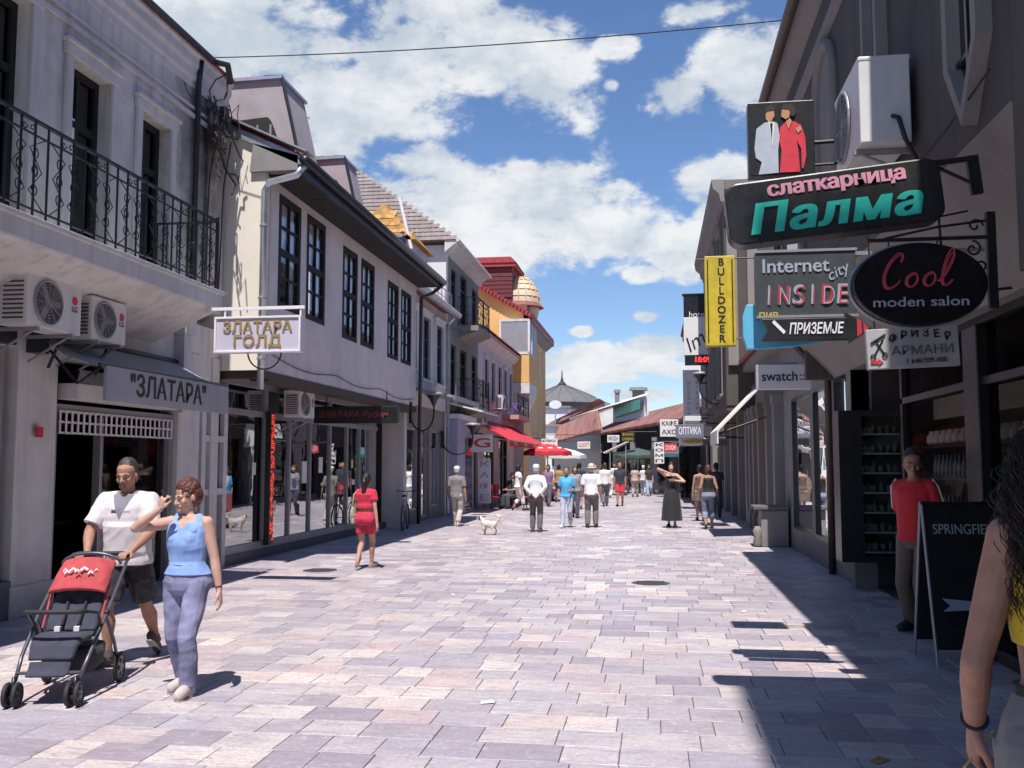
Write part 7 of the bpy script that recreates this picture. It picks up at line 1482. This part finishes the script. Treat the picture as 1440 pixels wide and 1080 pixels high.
P_('woman in a bright blue polo shirt and pale jeans walking in mid street',797,742,rot=176,H=1.62,sex='f',top=('tshirt',cloth('blue2',(.08,.38,.72)),.7),bottom=('jeans',cloth('pale_jeans',(.40,.42,.52))),hair=('short',hairmat('brown',(.06,.035,.025))),skin=SKT,feet=WK,hands=[(-.08,.10,.60),(.14,.05,.5)],shoes=cloth('white_shoe',(.7,.68,.66)))
P_('man in a brimmed straw hat, white shirt and grey brown trousers walking away',832,742,H=1.70,top=('shirt',cloth('white4',(.72,.72,.76)),.75),bottom=('trousers',cloth('brown_tr2',(.15,.125,.115))),hair=('hat',cloth('straw',(.55,.48,.38))),skin=SKT,feet=[(-.06,-.03,0),(.06,.04,0)],hands=[(-.16,.03,.48),(.145,.0,.48)],build_=1.08)
x,y=at(945,742)
w3,J=person('woman in a long black dress with bare shoulders and raised elbows',x,y,R(178),H=1.74,sex='f',top=('dress',cloth('black1',(.012,.012,.015))),bottom=('skirt',cloth('black2',(.014,.014,.017)),.11),hair=('bob',hairmat('black',(0,0,0))),shoes=M['rubber'],skin=SKP,vox=.0125,wr=.004,
  hands=[(-.05,.10,.72),(.06,.08,.845)],elbow=[(-1,-.1,-.1),(1,-.1,.35)],feet=[(-.045,.02,0),(.045,-.03,0)],hemz=.5)
P_('woman in a black top and grey blue shorts walking away beside the right wall',997,744,H=1.66,sex='f',top=('tank',cloth('black1',(0,0,0))),bottom=('capri',cloth('greyblue',(.20,.22,.30))),hair=('bob',hairmat('brown2',(.08,.03,.02))),skin=SKT,feet=WK,hands=[(-.13,.02,.5),(.14,.02,.5)])
P_('woman in brown patterned clothes left of the pair beside the right wall',985,733,H=1.66,sex='f',top=('tank',cloth('brownp',(.12,.08,.07),.4,20)),bottom=('skirt',cloth('brownp2',(.10,.07,.06),.4,20),.36),hair=('short',hairmat('black',(0,0,0))),skin=SK,feet=WK2)
P_('dark-haired man in dark clothes right of the pair beside the right wall',1008,728,H=1.72,top=('tshirt',cloth('dgrey',(.05,.05,.06))),bottom=('trousers',cloth('dgrey2',(.04,.04,.05))),hair=('short',hairmat('black',(0,0,0))))
P_('man in a dark t-shirt and bright red shorts walking towards the camera',872,712,rot=180,H=1.76,top=('tshirt',cloth('navy2',(.03,.03,.05)),.6),bottom=('shorts',cloth('redsh',(.5,.03,.05)),.8),hair=('cropped',hairmat('brown',(0,0,0))),skin=SKT,feet=WK,vox=.015)
P_('man in black shirt and blue shorts beyond the straw-hatted man',815,716,H=1.74,top=('tshirt',cloth('black3',(.02,.02,.025)),.7),bottom=('shorts',cloth('blsh',(.14,.25,.42)),.8),hair=('short',hairmat('black',(0,0,0))),feet=WK2,vox=.015)
P_('man in a white shirt walking beyond the straw-hatted man',851,712,H=1.72,rot=10,top=('shirt',cloth('white5',(.68,.66,.66)),1.8),bottom=('trousers',cloth('gr5',(.12,.12,.15))),hair=('short',hairmat('brown',(0,0,0))),feet=WK)
P_('woman in a white top and dark trousers just behind the blue polo woman',809,728,rot=180,H=1.64,sex='f',top=('tshirt',cloth('stripe',(.25,.25,.28),.5,30)),bottom=('trousers',cloth('dkstripe',(.06,.06,.09),.5,30)),hair=('bob',hairmat('brown',(0,0,0))),feet=WK2)
crowd=[('child in white cap and white dress beyond the straw-hatted man',858,700,1.35,'f',(.7,.68,.66),(.7,.68,.66),'cap',0),('person in pale pink top and beige trousers at the far right of the middle',893,699,1.62,'f',(.42,.33,.32),(.35,.28,.27),'bob',0),
('person in white headscarf and pale clothes far up the street',905,697,1.60,'f',(.6,.58,.56),(.30,.34,.45),'cap',0),('person in black top and light jeans far up the street',913,698,1.66,'f',(.03,.03,.03),(.35,.40,.50),'long',180),('person in a blue violet top far up the street',922,695,1.66,'m',(.10,.10,.32),(.08,.08,.14),'short',180),
('person in dark shirt before the cream stall awning',880,694,1.72,'m',(.08,.07,.08),(.12,.12,.14),'short',0),('person in grey top near the far stalls on the left',838,700,1.68,'m',(.22,.2,.22),(.1,.1,.12),'short',180),('person in brown top by the white vertical sign',934,693,1.66,'f',(.20,.12,.09),(.12,.1,.1),'bob',180),
('person in white shirt far behind, left of the red shorts man',864,691,1.70,'m',(.6,.6,.62),(.15,.15,.2),'short',180),('person in ochre top far behind the blue polo woman',786,706,1.66,'f',(.35,.22,.08),(.08,.08,.1),'bob',0),('person in purple striped top near the red parasol',771,712,1.66,'f',(.20,.13,.22),(.1,.09,.12),'bob',180),
('person in a pale yellow top between the stalls far away',846,689,1.64,'f',(.5,.45,.3),(.2,.2,.25),'long',0),('person in dark red shirt far up the street near the right wall',962,700,1.70,'m',(.25,.04,.05),(.06,.06,.08),'short',0),('person in pale grey shirt far up the street near the right wall',972,697,1.72,'m',(.35,.35,.37),(.1,.1,.13),'short',180)]
for i,(lb,fx,fy,H_,sx,tc_,bc,hr,rot) in enumerate(crowd):
    P_(lb,fx,fy,rot=rot+((i*37)%30-15),H=H_,sex=sx,top=('tshirt',cloth('ct%d'%i,tc_),.6),bottom=('trousers',cloth('cb%d'%i,bc)),hair=(hr,hairmat('black',(0,0,0)) if hr!='cap' else cloth('capwhite',(0,0,0))),feet=WK if i%2 else WK2,skin=SKT if i%3 else SK)
# seated guests at the cafe
for i,(x_,y_,c1,lb) in enumerate(((-5.35,36.3,(.05,.05,.06),'guest in dark clothes seated nearest under the red awning'),(-5.6,38.9,(.5,.48,.5),'guest in a white shirt seated under the red awning'),(-4.9,40.9,(.12,.08,.2),'guest in a purple top seated under the red awning'),(-4.75,43.2,(.4,.1,.08),'guest in a rust top seated by the red parasol'))):
    person(lb,x_,y_,R((150,20,170,-40)[i]),H=1.7,sex='mf'[i%2],top=('tshirt',cloth('gs%d'%i,c1),.6),bottom=('trousers',cloth('gs2%d'%i,(.06,.06,.09))),hair=('short',hairmat('black',(0,0,0))),shoes=M['rubber'],seat=.50,feet=[(-.07,.24,0),(.07,.24,0)],hands=[(-.08,.2,.62),(.08,.2,.62)],vox=.022,wr=0)
# ---- youth in red by the shop and girl in the foreground
x,y=2.62,10.35
by,J=person('youth in a red sports top with white sleeve stripe at the dark shop entrance',x,y,R(140),H=1.84,zoff=.0,top=('tshirt',cloth('sport_red',(.50,.02,.03),.15,16),1.0-.05),bottom=('trousers',cloth('khaki_dark',(.13,.10,.075))),hair=('short',hairmat('darkbrown',(.03,.018,.012))),shoes=M['rubber'],skin=SKT,
  feet=[(-.05,.03,0),(.055,-.03,0)],hands=[(-.12,.04,.50),(.09,-.09,.52)],elbow=[(-.4,-1,0),(.8,-1,0)],head=(.5,-.1,0),vox=.0075,wr=.004,detail=True,build_=.93)
for i in (0,1):
    q=MB(); s=(-1,1)[i]; a0=J['sh'][i]; a1=J['el'][i]; o_=Vector((s*.078,0,.0)); q.tube([a0+Vector((s*.02,0,.082)),a0+o_,a0.lerp(a1,.5)+o_*1.02,a0.lerp(a1,.92)+o_*1.02],.009,6); q.build('sleeve_stripe',cloth('stripe_w',(.6,.6,.62)),by)
yl=cloth('yellow_top',(.60,.42,.02),.12,14)
gy=2.62; gx=px(1398,740,Y=gy).x+.19
gl,J=person('young woman with long dark curly hair in a yellow strapless top, nearest on the right',gx,gy,R(-14),H=1.9,sex='f',top=('tube',yl),bottom=('jeans',cloth('grey_tr',(.16,.155,.16),.15)),hair=('long',hairmat('curl',(.016,.009,.007))),shoes=M['rubber'],skin=SKT,
  feet=[(-.05,.0,0),(.05,.06,0)],hands=[(-.125,.085,.525),(.15,.05,.55)],elbow=[(-.25,-1,0),(.5,-1,0)],palm=[(1,.2,0,-.05,.25,-1,1),None],curl=(.9,.4),head=(.1,.1,0),vox=.0055,wr=.002,hemz=.655,build_=.95)
q=MB(); rg=random.Random(12); hc=J['hc']; n_=0
for k in range(1500):   # curls
    a=rg.uniform(math.pi*.95,math.pi*2.05); r0=rg.uniform(.5,1.0); st=hc+Vector((.085*math.cos(a)*r0,.10*math.sin(a)*r0-.01,rg.uniform(-.02,.13)*(1.15-r0)+.02)); ln=rg.uniform(.26,.50); outx=math.cos(a)*rg.uniform(.05,.10); outy=math.sin(a)*rg.uniform(.02,.07)-.02; ph=rg.uniform(0,6.28); fr_=rg.uniform(5,8); am=rg.uniform(.008,.02); pts=[]
    for i in range(19):
        u=i/18; pts.append(st+Vector((outx*math.sin(min(1,u*1.6)*1.57)+am*math.cos(ph+u*fr_*3.8)*min(1,u*4),outy*min(1,u*2)+am*math.sin(ph+u*fr_*3.8)*min(1,u*4),-ln*u+.02*math.sin(min(1,u*3)*3.14))))
    q.tube(pts,[.0013]*17+[.001,.0006],3)
q.build('curls',hairmat('curl',(0,0,0)),gl,smooth=True,kind='stuff')
w0=J['wr'][0]; d0=(w0-J['el'][0]).normalized(); a_=d0.orthogonal().normalized(); b_=d0.cross(a_); q=MB(); c0=w0-d0*.02; q.tube([c0+(a_*math.cos(t_)+b_*math.sin(t_))*.032 for t_ in [2*math.pi*i/20 for i in range(20)]],.005,8,closed=True); q.build('bracelet',M['rubber'],gl,smooth=True)
q=MB(); hp=w0+Vector((0,.015,-.085)); q.tube([hp+Vector((-.03,-.04,-.03)),hp+Vector((.05,.06,.05))],.004,6); stk=q.build('stick',mat('straw_yellow',(.6,.45,.1),.5,.1),None,loc=(0,0,0)); 
Rz=Matrix.Rotation(R(-14),4,'Z'); stk.matrix_world=Matrix.Translation((gx,gy,0))@Rz; tag(stk,'thin yellow straw held in the hand of the curly-haired young woman','straw')
q=MB(); q.cap_tube([J['TP']((-.088,.03,.745)),J['TP']((-.092,-.01,.70)),J['TP']((-.088,-.045,.74))],.004,6); q.build('armpit_crease',SKT,gl) if False else None
# ---- A-board
AB=loc_thing('sandwich_board','black folding sandwich board lettered SPRINGFIELD with a white arrow beside the youth in red','sandwich board',(2.66,8.95,0),R(4))
for s,y0,y1 in ((-1,-.27,-.01),(1,.27,.01)):
    q=MB(); q.slab([(-.34,y0,.14),(.34,y0,.14),(.34,y1,1.34),(-.34,y1,1.34)] if s<0 else [(.34,y0,.14),(-.34,y0,.14),(-.34,y1,1.34),(.34,y1,1.34)],.02); q.build('board',mat('board_black',(.012,.013,.014),.45,.2,6) if s<0 else bpy.data.materials['board_black'],AB)
    for e in (-.35,.35): q=MB(); q.tube([(e,y0*1.05,.0),(e,y1,1.36)],.013,6); q.build('leg',M['grey_metal'],AB)
q=MB(); q.box(-.36,.36,-.025,.025,1.34,1.37); q.build('top_rail',M['dark_paint'],AB)
al=math.atan2(.26,1.2)
def onboard(o,z):
    o.rotation_euler=(-al,0,0)
l_=lettering('SPRINGFIELD',(0,0,0),.125,mat('board_letters',(.32,.40,.42),.5,.1),AB,fit=.56,bold=.0); f_=(1.13-.14)/1.2; l_.location=(0,-.27+.26*f_-.026,1.13); onboard(l_,0)
q=MB(); q.prism([(-.22,-.05),(-.16,0),(-.22,.06),(.1,.03),(.1,.07),(.24,.0),(.1,-.06),(.1,-.03)],'y',-.004,0); l_=q.build('arrow',mat('board_arrow',(.34,.38,.46),.5,.1),AB); f_=(.50-.14)/1.2; l_.location=(-.05,-.27+.26*f_-.026,.50); onboard(l_,0)
# ---- small white dog
def dog(x,y,rz):
    t=loc_thing('dog','small fluffy white dog with dark ears and a raised plumed tail standing in the street','dog',(x,y,0),rz); b=MB()
    b.rings([[Vector((rx*math.cos(a),yy,z+rz_*math.sin(a))) for a in [2*math.pi*i/14 for i in range(14)]][::-1] for yy,rx,rz_,z in ((-.20,.03,.03,.27),(-.17,.075,.08,.25),(-.08,.08,.085,.245),(.02,.08,.09,.245),(.12,.085,.10,.25),(.18,.065,.075,.27),(.21,.03,.03,.28))])
    b.cap_tube([(0,.14,.29),(0,.20,.36),(0,.23,.39)],[.06,.05,.045],10); b.ell((0,.25,.40),(.052,.06,.05),12,8); b.cap_tube([(0,.28,.385),(0,.325,.375)],[.028,.02],8)
    for s in (-1,1):
        b.cap_tube([(s*.045,.13,.24),(s*.05,.12,.15),(s*.05,.135,.09),(s*.05,.13,.03),(s*.05,.15,.018)],[.04,.03,.022,.02,.018],8)
        b.cap_tube([(s*.045,-.14,.24),(s*.052,-.10,.16),(s*.052,-.17,.10),(s*.052,-.155,.03),(s*.052,-.135,.018)],[.05,.036,.022,.02,.018],8)
    b.cap_tube([(0,-.18,.30),(0,-.25,.36),(0,-.26,.43),(0,-.20,.47)],[.025,.035,.045,.03],8)
    me=remesh(b,.011,1); wrinkle(me,.012,30,2); addmesh('body',me,t,mat('dog_fur',(.62,.56,.50),.9,.12,12,.6,90,co='obj'))
    for s in (-1,1): q=MB(); q.cap_tube([(s*.045,.245,.435),(s*.066,.24,.40),(s*.068,.245,.36)],[.018,.024,.014],8); q.build('ear',hairmat('dogear',(.05,.035,.03)),t,smooth=True); q=MB(); q.ell((s*.022,.297,.408),(.006,.005,.006),8,6); q.build('eye',M['rubber'],t)
    q=MB(); q.ell((0,.345,.38),(.010,.008,.008),8,6); q.build('nose',M['rubber'],t)
x,y=at(688,752); dog(x,y,R(75))
bpy.data.scenes.remove(TS)
